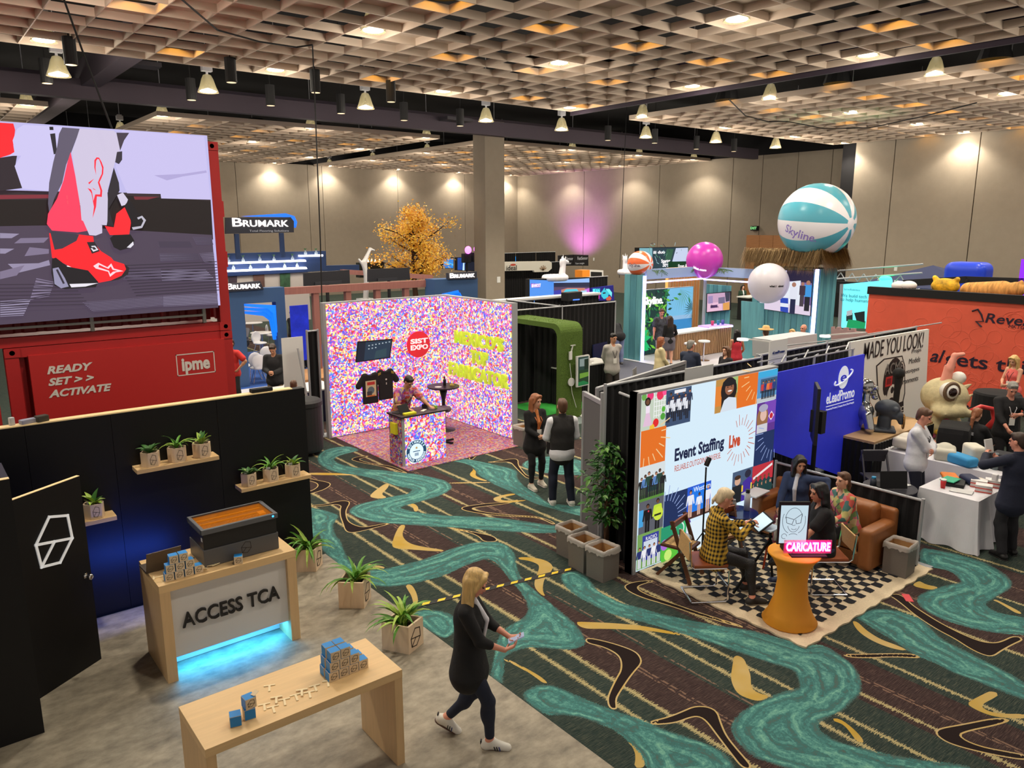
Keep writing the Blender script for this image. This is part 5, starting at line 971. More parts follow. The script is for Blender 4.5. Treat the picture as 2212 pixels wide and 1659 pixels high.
# column tiles traced on the wall: left column, second column, right columns
T_garden=[(7.237,2.428),(7.715,2.43),(7.719,1.952),(7.236,1.96)]; T_crew=[(7.715,2.43),(8.223,2.43),(8.233,1.931),(7.731,1.959)]; T_org1=[(7.236,1.96),(7.725,1.951),(7.729,1.466),(7.236,1.475)]; T_field=[(7.236,1.475),(7.729,1.466),(7.739,.983),(7.241,.996)]; T_black=[(7.241,.996),(7.733,.978),(7.728,.526),(7.239,.545)]; T_bus=[(7.239,.545),(7.728,.519),(7.677,.045),(7.226,.046)]
T_nav=[(7.733,.984),(8.222,.97),(8.228,.498),(7.741,.522)]; T_west=[(8.222,.97),(8.731,.988),(8.749,.506),(8.234,.508)]; T_green=[(7.728,.526),(8.228,.494),(8.221,.41),(8.007,.086),(7.692,.052)]
T_girl=[(8.736,2.433),(9.252,2.442),(9.239,1.974),(8.735,1.963)]; T_org2=[(9.252,2.442),(9.74,2.437),(9.745,1.963),(9.247,1.969)]; T_team=[(9.74,2.437),(10.231,2.434),(10.246,1.965),(9.76,1.965)]; T_purp=[(9.76,1.96),(10.239,1.961),(10.252,1.465),(9.756,1.491)]; T_nav2=[(9.756,1.491),(10.243,1.471),(10.26,.975),(9.754,.997)]; T_fan=[(9.243,.995),(9.74,.988),(9.774,.501),(9.266,.499)]; T_skill=[(9.74,.988),(10.26,.98),(10.287,.495),(9.766,.503)]
def bb(p): xs=[q[0] for q in p];zs=[q[1] for q in p]; return min(xs),min(zs),max(xs),max(zs)
def put(p,c):
    a=bb(p); sh.append((c,rect(*a))); return a
SK1,SK2=(190,130,100),(110,72,52)
a=put(T_garden,(196,208,190)); w_=a[2]-a[0];h_=a[3]-a[1]
for i in range(5): sh.append(((238,240,238),rect(a[0]+w_*(.5+.1*i),a[1]+h_*.3,a[0]+w_*(.53+.1*i),a[3]))); sh.append(((238,240,238),rect(a[0]+w_*.5,a[1]+h_*(.35+.13*i),a[2],a[1]+h_*(.37+.13*i))))
for x,z,r,c in ((.35,.95,.13,(235,60,120)),(.75,.93,.15,(230,50,90)),(.93,.98,.1,(250,90,150)),(.6,.16,.12,(226,40,44)),(.9,.5,.08,(90,180,60)),(.88,.3,.1,(80,160,60)),(.1,.95,.1,(110,170,80)),(.45,.05,.1,(240,190,60))): sh.append((c,circ(a[0]+w_*x,a[1]+h_*z,w_*r,12)))
sh+=[((225,190,215),[(a[0]+w_*.08,a[1]+h_*.12),(a[0]+w_*.45,a[1]+h_*.12),(a[0]+w_*.32,a[1]+h_*.5),(a[0]+w_*.2,a[1]+h_*.5)]),((240,225,240),rect(a[0]+w_*.18,a[1]+h_*.48,a[0]+w_*.34,a[1]+h_*.68)),((40,26,22),circ(a[0]+w_*.25,a[1]+h_*.8,w_*.12,12)),(SK2,circ(a[0]+w_*.25,a[1]+h_*.79,w_*.075,12))]
a=put(T_crew,(58,78,110)); w_=a[2]-a[0];h_=a[3]-a[1]
for i in range(11): sh+=fig(a[0]+w_*(.1+.082*i),a[1]+h_*(.12+.1*((i*5)%3)),h_*.62,((226,228,235),(40,52,80))[i%3==1],(SK1,SK2)[i%2],(30,24,24),(34,36,48))
sh+=[((235,235,240),rect(a[0]+w_*.3,a[3]-h_*.12,a[0]+w_*.75,a[3]-h_*.03))]
a=put(T_org1,ORG); sh+=rays(a[0]+(a[2]-a[0])*.2,a[1]+(a[3]-a[1])*.85,.30,.42,-95,20,8,.014,(240,205,150))
a=put(T_field,(120,150,100)); w_=a[2]-a[0];h_=a[3]-a[1]; sh+=[((214,222,224),rect(a[0],a[1]+h_*.55,a[2],a[3])),((30,110,92),rect(a[0]+w_*.35,a[1]+h_*.25,a[0]+w_*.72,a[1]+h_*.5)),((90,140,60),rect(a[0],a[1],a[2],a[1]+h_*.2))]
for i in range(7): sh+=fig(a[0]+w_*(.08+.14*i),a[1]+h_*.1,h_*(.62+.06*(i%3)),((30,32,36),(90,130,190),(40,70,60))[i%3],(SK1,SK2)[i%2],(40,30,26))
a=put(T_black,(92,94,104)); w_=a[2]-a[0];h_=a[3]-a[1]; sh+=[((70,160,220),rect(a[0],a[1]+h_*.25,a[0]+w_*.18,a[1]+h_*.75))]+fig(a[0]+w_*.35,a[1]-.02,h_*.95,(20,20,24),SK2,(20,16,16),(20,20,24))+fig(a[0]+w_*.75,a[1],h_*.98,(190,220,60),SK2,(24,20,20),(24,24,28))+[((205,225,70),circ(a[0]+w_*.78,a[1]+h_*.5,w_*.2,12)),((40,46,30),rect(a[0]+w_*.62,a[1]+h_*.44,a[0]+w_*.9,a[1]+h_*.5)),((220,60,80),circ(a[0]+w_*.38,a[1]+h_*.66,.015,8))]
a=put(T_bus,(118,160,88)); w_=a[2]-a[0];h_=a[3]-a[1]; sh+=[((54,62,150),rect(a[0]+w_*.2,a[1]+h_*.2,a[0]+w_*.85,a[1]+h_*.92)),((205,215,230),rect(a[0]+w_*.25,a[1]+h_*.4,a[0]+w_*.8,a[1]+h_*.75)),((235,225,90),circ(a[0]+w_*.45,a[1]+h_*.42,.03,12))]
for i in range(5): sh+=fig(a[0]+w_*(.1+.19*i),a[1]+h_*.02,h_*.62,((40,50,110),(235,235,240))[i%2],SK1,(50,36,26),(210,212,220))
a=put(T_nav,NAVY); sh+=rays(a[0]+(a[2]-a[0])*.05,a[1]+(a[3]-a[1])*.25,.28,.42,0,92,9,.012,(150,170,220))
a=put(T_west,(40,90,210)); w_=a[2]-a[0];h_=a[3]-a[1]; sh+=[((70,44,40),rect(a[0],a[1],a[2],a[1]+h_*.25)),((30,120,230),rect(a[0]+w_*.2,a[1]+h_*.2,a[0]+w_*.85,a[1]+h_*.95))]
for i in range(3): sh+=fig(a[0]+w_*(.14+.37*i),a[1]+h_*.06,h_*(.85-.15*(i==1)),(232,235,245),(SK1,SK2)[i%2],(40,26,20),(210,170,150))
WEST=(a,)
a=put(T_green,(40,150,110)); w_=a[2]-a[0];h_=a[3]-a[1]; sh+=[((90,50,150),circ(a[0]+w_*.9,a[1]+h_*.75,w_*.3,20)),((60,180,110),circ(a[0]+w_*.75,a[1]+h_*.78,w_*.28,20)),((220,240,235),circ(a[0]+w_*.72,a[1]+h_*.78,w_*.2,20)),((50,160,110),circ(a[0]+w_*.72,a[1]+h_*.78,w_*.16,20)),((90,190,60),circ(a[0]+w_*.35,a[1]+h_*.15,w_*.35,16)),((200,235,120),circ(a[0]+w_*.3,a[1]+h_*.1,w_*.15,12)),((170,110,210),circ(a[0]+w_*.15,a[1]+h_*.45,w_*.15,12))]
sh.append(((225,240,248),rect(a[2],a[1]-.06,a[2]+.9,a[1]+(a[3]-a[1])*.86)))
a=put(T_girl,(190,140,70)); w_=a[2]-a[0];h_=a[3]-a[1]; sh+=[((226,130,50),rect(a[0],a[1]+h_*.2,a[0]+w_*.3,a[1]+h_*.8)),((160,190,120),rect(a[0]+w_*.75,a[1]+h_*.5,a[2],a[3])),((30,24,26),circ(a[0]+w_*.6,a[1]+h_*.62,w_*.36,20,h_*.4)),((30,24,26),rect(a[0]+w_*.28,a[1]+h_*.05,a[0]+w_*.5,a[1]+h_*.6)),((214,224,236),[(a[0]+w_*.25,a[1]),(a[2],a[1]),(a[0]+w_*.95,a[1]+h_*.35),(a[0]+w_*.6,a[1]+h_*.42),(a[0]+w_*.4,a[1]+h_*.34)]),((150,96,70),circ(a[0]+w_*.62,a[1]+h_*.68,w_*.2,18,h_*.2)),((240,236,230),circ(a[0]+w_*.64,a[1]+h_*.60,w_*.1,12,h_*.025)),((24,24,30),circ(a[0]+w_*.6,a[1]+h_*.86,w_*.3,16,h_*.11)),((40,20,20),circ(a[0]+w_*.54,a[1]+h_*.72,.012,8)),((40,20,20),circ(a[0]+w_*.71,a[1]+h_*.73,.012,8))]
a=put(T_org2,ORG); sh+=rays(a[0]+(a[2]-a[0])*1.1,a[1]+(a[3]-a[1])*.92,.28,.40,150,275,9,.013,(245,205,140))
a=put(T_team,(90,150,200)); w_=a[2]-a[0];h_=a[3]-a[1]; sh+=[((60,170,220),rect(a[0],a[1]+h_*.8,a[2],a[3])),((60,90,120),rect(a[0]+w_*.15,a[1]+h_*.3,a[2],a[1]+h_*.75)),((190,195,200),rect(a[0],a[1],a[2],a[1]+h_*.15))]
for i in range(5): sh+=fig(a[0]+w_*(.28+.14*i),a[1]+h_*.1,h_*.6,((200,60,60),(40,60,120),(230,120,60))[i%3],(SK1,SK2)[i%2],(30,24,24))
a=put(T_purp,(96,52,140)); w_=a[2]-a[0];h_=a[3]-a[1]; sh+=[((120,70,180),rect(a[0]+w_*.4,a[1]+h_*.3,a[2],a[3])),((150,105,70),circ(a[0]+w_*.32,a[1]+h_*.5,w_*.3,16,h_*.38)),((225,185,170),circ(a[0]+w_*.36,a[1]+h_*.6,w_*.17,16,h_*.19)),((170,165,190),circ(a[0]+w_*.34,a[1]+h_*.82,w_*.24,16,h_*.12)),((205,205,212),rect(a[0]+w_*.05,a[1],a[0]+w_*.6,a[1]+h_*.32)),((240,220,240),circ(a[0]+w_*.78,a[1]+h_*.52,w_*.15,4)),((190,40,60),circ(a[0]+w_*.78,a[1]+h_*.52,w_*.09,12))]
a=put(T_nav2,NAVY); sh+=rays(a[0]+(a[2]-a[0])*1.0,a[1]+(a[3]-a[1])*.95,.30,.44,165,275,9,.012,(150,170,220))
a=put(T_fan,(70,90,120)); w_=a[2]-a[0];h_=a[3]-a[1]; FAN=a; sh+=[((28,30,36),rect(a[0]+w_*.02,a[1],a[0]+w_*.45,a[1]+h_*.55)),((210,165,140),circ(a[0]+w_*.25,a[1]+h_*.68,w_*.14,14,h_*.13)),((60,40,30),circ(a[0]+w_*.24,a[1]+h_*.8,w_*.15,14,h_*.07)),((66,44,150),[(a[0]+w_*.45,a[1]),(a[2],a[1]),(a[2],a[1]+h_*.6),(a[0]+w_*.78,a[1]+h_*.72),(a[0]+w_*.5,a[1]+h_*.6)]),((40,40,60),circ(a[0]+w_*.72,a[1]+h_*.83,w_*.15,14,h_*.13)),((235,200,60),rect(a[0]+w_*.45,a[1]+h_*.3,a[0]+w_*.52,a[1]+h_*.5)),((235,215,70),rect(a[2]-w_*.12,a[1]+h_*.3,a[2]-w_*.02,a[1]+h_*.5))]
a=put(T_skill,(190,50,62)); w_=a[2]-a[0];h_=a[3]-a[1]; SKL=a; sh+=[((235,225,225),line(a[0]+w_*.05,a[1]+h_*.6,a[2]-w_*.05,a[3]-h_*.1,.04)),((40,46,54),rect(a[0],a[1],a[2],a[1]+h_*.45))]
for i in range(9): sh+=[((34,66,66),circ(a[0]+w_*(.1+.1*i),a[1]+h_*(.15+.22*(i%2)),w_*.1,12,h_*.16)),((SK1,SK2)[i%2],circ(a[0]+w_*(.1+.1*i),a[1]+h_*(.36+.22*(i%2)),w_*.05,10))]
pos=[(9.363,1.479),(6.048,3.117)]; sh+=rays(pos[0][0],pos[0][1],.22,.33,-150,112,19,.011,(196,90,60))
art('collage','Y',YE-.001,sh,PRN,ew,.002,.0001)
NV=mat('ink_navy',(34,48,96),.6,e=.25); RO=mat('ink_rust',(205,80,50),.6,e=.5); LWH=mat('ink_white',(235,240,250),.6,e=.8)
t1=[(8.44,1.512),(9.242,1.477),(8.421,1.323),(9.322,2.163),(8.538,.929),(9.614,.633),(9.986,.878),(9.009,1.998),(7.487,.458)]; t1=[(p[0],YE-.035,p[1]) for p in t1]
ux,uy=FR['Y']
text('Event Staffing',.25,NV,t1[0],ux,uy,ew,ext=.0005,bold=.009,width=1.09,height=.235); text('Live',.25,RO,t1[1],ux,uy,ew,ext=.0005,bold=.012,width=.27,height=.20)
text('RELIABLE.OUTGOING.DIVERSE.',.1,RO,t1[2],ux,uy,ew,ext=.0005,width=1.02,height=.085)
text('Western',.1,LWH,t1[4],ux,uy,ew,ext=.0005,width=.38); text('21',.2,mat('ink_yellow',(240,205,60),.6,e=.8),t1[5],ux,uy,ew,ext=.0005,bold=.012,width=.16); text('SKILLS',.1,LWH,t1[6],ux,uy,ew,ext=.0005,bold=.006,width=.28); text('RADIO',.06,LWH,t1[8],ux,uy,ew,ext=.0005,width=.22)
# rug with woven checks
rg=thing('rug','cream shaggy rug with black checkerboard pattern under the booth chairs','rug')
RUGC=mat('rug_cream',(232,212,178),.95,n=(40,.10),bump=(120,.6)); 
M,nt,bs,N,ma,mix,L=nodemat('rug_black'); bs.inputs['Base Color'].default_value=C((26,26,32)); bs.inputs['Roughness'].default_value=.95
b=B(); n_=60; out=[]
def wavy(x,y): return (x+.012*math.sin(y*23)+.008*math.sin(x*31+1),y+.012*math.sin(x*19)+.008*math.cos(y*29))
xs=np.linspace(7.28,10.42,60); ysr=np.linspace(3.95,6.39,48)
vs=[wavy(x,y)+(.022+.004*math.sin(x*40+y*33),) for x in xs for y in ysr]; m=len(ysr)
b.add(vs,[(i*m+j,(i+1)*m+j,(i+1)*m+j+1,i*m+j+1) for i in range(59) for j in range(m-1)])
ed=[0*m+j for j in range(m)]+[i*m+m-1 for i in range(1,60)]+[59*m+j for j in range(m-2,-1,-1)]+[i*m for i in range(58,0,-1)]
lo_=[(vs[i][0],vs[i][1],.002) for i in ed]; k=len(vs); b.add([vs[i] for i in ed]+lo_,[(i,len(ed)+i,len(ed)+(i+1)%len(ed),(i+1)%len(ed)) for i in range(len(ed))])
b.build('pile',RUGC,rg,smooth=True)
b=B(); r_=random.Random(4); cx0,cy0=7.46,4.13; cw=.115
for i in range(25):
    for j in range(19):
        if (i+j)%2==0:
            x=cx0+i*cw;y=cy0+j*cw
            pts=[]
            for (px,py,dx,dy) in ((0,0,1,0),(1,0,0,1),(1,1,-1,0),(0,1,0,-1)):
                for s_ in range(4): t=s_/4; pts.append((x+(px+dx*t)*cw+r_.uniform(-.007,.007),y+(py+dy*t)*cw+r_.uniform(-.007,.007)))
            pts=[(p[0],p[1]) for p in pts]; b.prism(pts,(0,0,.027),(1,0,0),(0,1,0),.003)
b.build('black_checks',M,rg,kind='stuff')
# trash bins
BIN=mat('bin_grey',(116,110,104),.7,n=(60,.06)); LIN=mat('bin_liner',(222,214,206),.25,alpha=.55); KRAFT=mat('bin_inside',(190,148,98),.8)
def bin_(label,loc,rz,proto=[None],h=.43):
    if proto[0] is None:
        t=proto[0]=thing('waste_bin',label,'bin',loc,rz,'cardboard waste bins'); a,c=.15,.155; b=B()
        b.add([(-a,-a,0),(a,-a,0),(a,a,0),(-a,a,0),(-c,-c,h),(c,-c,h),(c,c,h),(-c,c,h)],[(0,3,2,1),(0,1,5,4),(1,2,6,5),(2,3,7,6),(3,0,4,7)]).build('box',BIN,t)
        d=c-.006; B().add([(-d,-d,h),(d,-d,h),(d,d,h),(-d,d,h),(-d,-d,.03),(d,-d,.03),(d,d,.03),(-d,d,.03)],[(0,1,5,4),(1,2,6,5),(2,3,7,6),(3,0,4,7),(4,5,6,7)]).build('lining',KRAFT,t)
        b=B(); r_=random.Random(2); n=40; ring=[]
        for zz,o in ((h-.07,.012),(h-.03,.010),(h+.008,.006),(h+.006,-.01),(h-.04,-.014)):
            for i in range(n):
                a_=2*PI*i/n; ca,sa=math.cos(a_),math.sin(a_); q=max(abs(ca),abs(sa)); rr=(c+o+r_.uniform(-.003,.003)); ring.append((rr*ca/q,rr*sa/q,zz+(r_.uniform(-.018,.018) if zz<h-.05 else r_.uniform(-.004,.004))))
        b.add(ring,[(k*n+i,k*n+(i+1)%n,(k+1)*n+(i+1)%n,(k+1)*n+i) for k in range(4) for i in range(n)]).build('liner_bag',LIN,t,smooth=True)
    else: dup(proto[0],None,loc,rz,label)
bin_('grey waste bin with clear liner, nearest the rug of three by the ficus',(6.83,6.62,0),R(2)); bin_('grey waste bin with clear liner, middle of three by the ficus tree',(6.84,6.98,0),R(-1)); bin_('grey waste bin, rearmost of three beside the grey panel',(6.99,7.39,0),R(1))
bin_('grey waste bin standing alone on the right corner of the rug',(9.95,4.2,.024),R(4)); bin_('grey waste bin beside the confetti wall and blazer woman',(9.98,12.08,0),R(3))
# caution tape strip on the floor
tp=thing('cable_tape','black cable-cover tape with yellow dashes across the carpet','tape'); a=Vector((4.30,7.50,.004)); c=Vector((6.70,7.02,.004)); B().bar(a,c,.09,.004).build('strip',mat('tape_black',(34,32,34),.7),tp)
d=(c-a).normalized(); sd=Vector((-d.y,d.x,0)); b=None
for i in range(12):
    p=a+(c-a)*((i+.5)/12); m_=B(); L_=.05; s_=.026; m_.add([p+d*(x)+sd*y+Vector((0,0,.003)) for x,y in ((-L_-.02,-s_),(L_-.02,-s_),(L_+.02,s_),(-L_+.02,s_))]+[p+d*(x)+sd*y+Vector((0,0,.004)) for x,y in ((-L_-.02,-s_),(L_-.02,-s_),(L_+.02,s_),(-L_+.02,s_))],[(0,1,2,3),(4,5,6,7),(0,1,5,4),(1,2,6,5),(2,3,7,6),(3,0,4,7)]).build('yellow_dash',mat('tape_yellow',(240,208,40),.6),tp)
# ficus tree
fc=thing('ficus_tree','artificial ficus tree with twisted trunk beside the grey panel','tree',(7.30,7.02,0)); TRK=mat('trunk_bark',(104,72,48),.8,n=(10,.2,(1,1,.3)))
b=B(); r_=random.Random(12)
for k in range(3): b.tube([(.02*math.cos(t*5+k*2.1)*(1+.2*t),.02*math.sin(t*5+k*2.1),t) for t in np.linspace(0,1.05,14)],.019,7)
for i in range(22): z=r_.uniform(.45,1.3); az=r_.uniform(0,6.3); l=r_.uniform(.2,.36); b.tube([(0,0,z),(l*.5*math.cos(az),l*.5*math.sin(az),z+.12),(l*math.cos(az),l*math.sin(az),z+.16)],[.009,.006,.003],5)
b.build('trunk',TRK,fc); B().lathe([(.13,0),(.15,.02),(.15,.16),(.12,.16),(0,.15)],18).build('pot',BLK,fc)
FL=[mat('ficus_a',(62,120,44),.4),mat('ficus_b',(40,92,34),.4),mat('ficus_c',(104,150,70),.4)]; lm=[]
for q in range(3):
    b=B(); leaf(b,(0,0,0),0,.115,.05,.6,.25,round_=True,n=5); o=b.build('leaf',FL[q],fc); lm.append(o)
cnt=0
for i in range(290):
    t=r_.random(); z=.50+1.16*t; rad=(.10+.27*math.sin(PI*min(1,max(.05,(t*.92+.06)))))*r_.uniform(.35,1.08); az=r_.uniform(0,6.283)
    o=lm[i%3] if i<3 else dup(lm[i%3],fc); o.location=(rad*math.cos(az),rad*math.sin(az),z); o.rotation_euler=(r_.uniform(-.6,.6),r_.uniform(-.2,.9),az+r_.uniform(-.8,.8)); s_=r_.uniform(.75,1.25); o.scale=(s_,)*3
b=B()
for i in range(260):
    t=r_.random(); z=.55+1.05*t; rad=.27*math.sin(PI*min(1,t*.92+.06))*r_.uniform(.1,.8); az=r_.uniform(0,6.283); leaf(b,(rad*math.cos(az),rad*math.sin(az),z),az+r_.uniform(-1,1),.11,.048,.7,r_.uniform(-.5,.6),round_=True,n=4)
b.build('inner_foliage',FL[1],fc,kind='stuff')
# grey panel, black drapes
DRP=mat('black_drape',(17,16,18),.95); PANG=mat('panel_grey',(104,102,104),.9)
def drape(b,p,q,z0,z1,amp=.03,per=.16):
    p=Vector(p);q=Vector(q);d=(q-p);L_=d.length;d.normalize();nn=Vector((-d.y,d.x)); n=max(4,int(L_/per*5)); vs=[]
    for z in (z0,z1):
        for i in range(n+1):
            t=i/n*L_; o=amp*math.sin(2*PI*t/per+.7*math.sin(t*3))*(1 if z==z0 else .55); c=p+d*t+nn*o; vs.append((c.x,c.y,z))
    b.add(vs,[(i,i+1,n+2+i,n+1+i) for i in range(n)])
def drapewall(label,pts,h,posts=True,seg=1.5):
    t=thing('pipe_and_drape',label,'drape'); 
    for a,c in zip(pts,pts[1:]):
        L_=math.dist(a,c); k=max(1,round(L_/seg))
        for i in range(k):
            f=lambda s_:(a[0]+(c[0]-a[0])*s_,a[1]+(c[1]-a[1])*s_); b=B(); drape(b,f(i/k+.004),f((i+1)/k-.004),.02,h-.01); b.build('curtain',DRP,t)
        B().cyl((a[0],a[1],h),(c[0],c[1],h),.02,n=8).build('top_rail',STEEL,t)
    if posts:
        for a in pts: b=B().cyl((a[0],a[1],0),(a[0],a[1],h+.03),.024,n=10); b.build('post',STEEL,t); boxpart('base_plate',STEEL,t,a[0]-.16,a[1]-.16,.001,a[0]+.16,a[1]+.16,.012)
    return t
pp=thing('modular_panel','grey modular panel with aluminium frame left of the ficus','panel'); a=(7.70,7.86);c=(7.46,7.27)
B().bar((7.66,7.86,1.07),(7.43,7.28,1.07),.03,2.08).build('infill',PANG,pp)
for p in ((7.67,7.88),(7.42,7.26)): B().cyl((p[0],p[1],0),(p[0],p[1],2.18 if p[0]>7.5 else 2.30),.035,n=10).build('post',STEEL,pp)
B().bar((7.67,7.88,2.15),(7.42,7.26,2.15),.05,.06).build('top_rail',STEEL,pp)
p2=thing('modular_panel','long grey modular panel with white DAMI lettering behind the drape','panel')
A_=Vector((8.05,8.0,0)); C_=Vector((10.95,8.68,0)); B().bar(A_+Vector((0,0,1.6)),C_+Vector((0,0,1.6)),.03,1.05).build('infill',PANG,p2); B().bar(A_+Vector((0,0,2.14)),C_+Vector((0,0,2.14)),.055,.06).build('top_rail',STEEL,p2)
for f in (0,.8,1): q=A_+(C_-A_)*f; B().cyl((q.x,q.y,0),(q.x,q.y,2.16),.03,n=10).build('post',STEEL,p2)
dv=(C_-A_).normalized(); nn=Vector((dv.y,-dv.x,0)); q=A_+(C_-A_)*.9; text('DAMI',.2,mat('letter_white2',(220,220,220),.5),q+nn*.02+Vector((0,0,1.92)),dv,(0,0,1),p2,width=.42)
drapewall('long black pipe-and-drape line behind the photo-collage and blue walls',[(7.42,7.22),(9.6,7.22),(11.1,7.22)],2.40); drapewall('black drape line behind the blue backdrop reaching the white sign',[(11.1,7.3),(13.3,7.3),(16.9,7.3)],2.42)
tag(B().box(9.0,7.1,2.25,9.65,7.13,2.47).build('blank_sign',mat('grey_card',(190,190,188),.6)),'blank grey sign card above the photo-collage wall','sign')
drapewall('low black side drape between the brown sofa and the blue booth',[(10.36,4.15),(10.36,6.36)],.94)
drapewall('tall black drape strip behind the ficus tree',[(7.42,6.95),(7.30,6.55)],2.35,posts=False)
# blue backdrop
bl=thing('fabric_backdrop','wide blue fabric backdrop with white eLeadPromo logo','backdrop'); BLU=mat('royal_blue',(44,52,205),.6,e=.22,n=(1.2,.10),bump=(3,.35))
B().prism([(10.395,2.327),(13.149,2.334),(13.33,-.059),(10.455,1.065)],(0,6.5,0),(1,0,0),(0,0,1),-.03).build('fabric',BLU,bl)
b=B(); 
for i in range(8): x=10.4+i*.33; b.bar((x,6.62,2.44),(x+.33,6.75,2.52 if i%2 else 2.42),.02)
b.bar((10.3,6.62,2.43),(13.0,6.62,2.43),.02).bar((10.3,6.76,2.47),(13.0,6.76,2.47),.02).build('popup_frame',STEEL,bl)
for x in (10.35,11.7,12.95): B().cyl((x,6.62,0),(x,6.62,2.43),.02).build('frame_leg',STEEL,bl)
L1=[(12.459,2.007),(12.419,1.688),(12.434,1.506)]; E1=[(p[0],6.488,p[1]) for p in L1]
LBW=mat('print_white',(232,236,250),.6,e=.35); B().prism(circ(L1[0][0],L1[0][1],.17,28,.20),(0,6.489,0),ux,uy,.001).build('logo_disc',LBW,bl)
B().tube([(L1[0][0]+.30*math.cos(t)*math.cos(.3)-.07*math.sin(t)*math.sin(.3),6.484,L1[0][1]+.30*math.cos(t)*math.sin(.3)+.07*math.sin(t)*math.cos(.3)) for t in np.linspace(2.6,6.9,20)],.014,5).build('logo_ring',LBW,bl)
text('e',.3,BLU,(L1[0][0],6.486,L1[0][1]),ux,uy,bl,bold=.004,width=.2,height=.12); text('eLeadPromo',.25,LBW,E1[1],ux,uy,bl,ext=.001,bold=.006,width=.93,height=.19); text('Promotional Products | Company Stores | Brand Integrity',.06,LBW,E1[2],ux,uy,bl,ext=.001,width=.93,height=.045)
B().prism(rect(L1[1][0]-.46,L1[1][1]-.135,L1[1][0]+.46,L1[1][1]-.12),(0,6.489,0),ux,uy,.001).build('logo_rule',LBW,bl)
tag(B().box(10.75,6.85,2.35,11.25,6.87,2.75).build('booth_sign',WHT),'small white booth sign card above the blue backdrop','sign'); text('eLeadPromo',.1,NV,(11.0,6.845,2.55),ux,uy,bpy.data.objects['booth_sign'],width=.34)
# monitor on stand in front of the blue backdrop (seen edge-on)
ms=thing('monitor_stand','flat monitor on a tall black pole stand, seen edge-on before the blue backdrop','monitor'); q=(10.85,6.02)
B().cyl((q[0],q[1],.02),(q[0],q[1],1.75),.035).build('pole',BLK,ms); boxpart('base',BLK,ms,q[0]-.3,q[1]-.3,.0,q[0]+.3,q[1]+.3,.03); B().obox((q[0]-.05,q[1],1.72),(.05,.58,.88),(0,0,R(-55))).build('display',mat('monitor_back',(26,26,34),.5),ms,bev=.01); boxpart('bracket',BLK,ms,q[0]-.02,q[1]-.1,1.4,q[0]+.1,q[1]+.1,1.75)
# brown sofa
SOF=mat('tan_leather',(150,92,48),.42,n=(6,.12),bump=(16,.12))
so=thing('sofa','tan leather sofa standing along the low black drape','sofa'); x0,x1=9.56,10.27; y0,y1=4.40,6.25
def cush(name,c,h,rd): s=S(); s.box(c,h,rd,.0); return s.build(name,SOF,so,.02)
boxpart('base',SOF,so,x0+.04,y0+.05,.08,x1,y1-.05,.26,bev=.02)
for y in (y0+.1,y1-.1): cush('arm',((x0+x1)/2,y,.33),((x1-x0)/2,.1,.29),.06)
for i in range(2): cy_=y0+.2+(y1-y0-.4)*(.25+.5*i); cush('seat_cushion',(x0+.31,cy_,.36),(.31,(y1-y0-.4)/4-.005,.09),.06); cush('back_cushion',(x1-.16,cy_,.60),(.13,(y1-y0-.4)/4-.005,.22),.08)
cush('back',(x1-.03,(y0+y1)/2,.42),(.06,(y1-y0)/2,.36),.05)
tag(B().obox((9.55,6.16,.68),(.42,.24,.02),(0,0,.1)).build('white_folder',WHT,bev=.004),'white folder lying on the left arm of the tan sofa','folder')
# cocktail table with neon
ck=thing('cocktail_table','cocktail table with orange stretch cover carrying the pink neon','table',(7.66,4.39,.024)); ORC=mat('orange_spandex',(226,150,30),.6)
B().lathe([(.30,0),(.31,.02),(.25,.12),(.19,.30),(.165,.50),(.18,.66),(.24,.78),(.295,.84),(.29,.86),(0,.86)],36).build('stretch_cover',ORC,ck,smooth=True)
tbp=(7.66,4.39,.885)
td=thing('tablet_stand','upright tablet in black frame showing a caricature line drawing','tablet',(7.64,4.42,.885),R(-39))
boxpart('frame',BLK,td,-.175,-.012,.09,.175,.02,.60,bev=.006); boxpart('stand',BLK,td,-.09,-.0,.0,.09,.12,.10)
dr=[((205,228,240),rect(-.155,.105,.155,.56))]+[((50,60,70),p) for p in [line(-.09,.42,.0,.39,.006),line(.0,.39,.09,.46,.006),line(-.09,.42,-.08,.35,.006),line(-.08,.35,-.02,.33,.006),line(-.02,.33,.0,.39,.006),line(.02,.39,.03,.34,.006),line(.03,.34,.08,.35,.006),line(.08,.35,.09,.46,.006)]]
for rr,cx_,cz,a0,a1,ry in ((.07,0,.35,200,340,.11),(.1,.0,.38,20,170,.15),(.11,-.02,.38,150,250,.16),(.11,.02,.38,-70,20,.16),(.03,.005,.29,200,340,.02),(.02,0,.335,200,340,.015),(.05,0,.2,20,160,.02),(.03,-.1,.19,0,300,.03)):
    p=circ(cx_,cz,rr,10,ry,R(a0),R(a1)); dr+=[((60,70,82),line(*p[i],*p[i+1],.005)) for i in range(len(p)-1)]
art('drawing','Y',-.012,dr,attr_mat('tablet_print',.9),td,.001,.00005); text('Event Staffing Live',.03,NV,(0,-.020,.135),ux,uy,td,ext=.0003,width=.18)
ns=thing('neon_sign','pink neon sign reading CARICATURE on the orange table','neon sign',(7.68,4.24,.885),R(-39)); NEON=mat('neon_pink',(255,60,150),.4,e=5.0); NEOW=mat('neon_core',(255,190,225),.4,e=4.0)
boxpart('base',BLK,ns,-.2,-.06,.0,.2,.06,.015); boxpart('backing',mat('neon_acrylic',(255,120,190),.2,alpha=.35),ns,-.27,.012,.02,.27,.018,.18)
text('CARICATURE',.13,NEON,(0,.0,.10),ux,uy,ns,ext=.006,bold=.007,width=.50,height=.11); text('CARICATURE',.13,NEOW,(0,-.008,.10),ux,uy,ns,ext=.001,bold=.002,width=.495,height=.105)
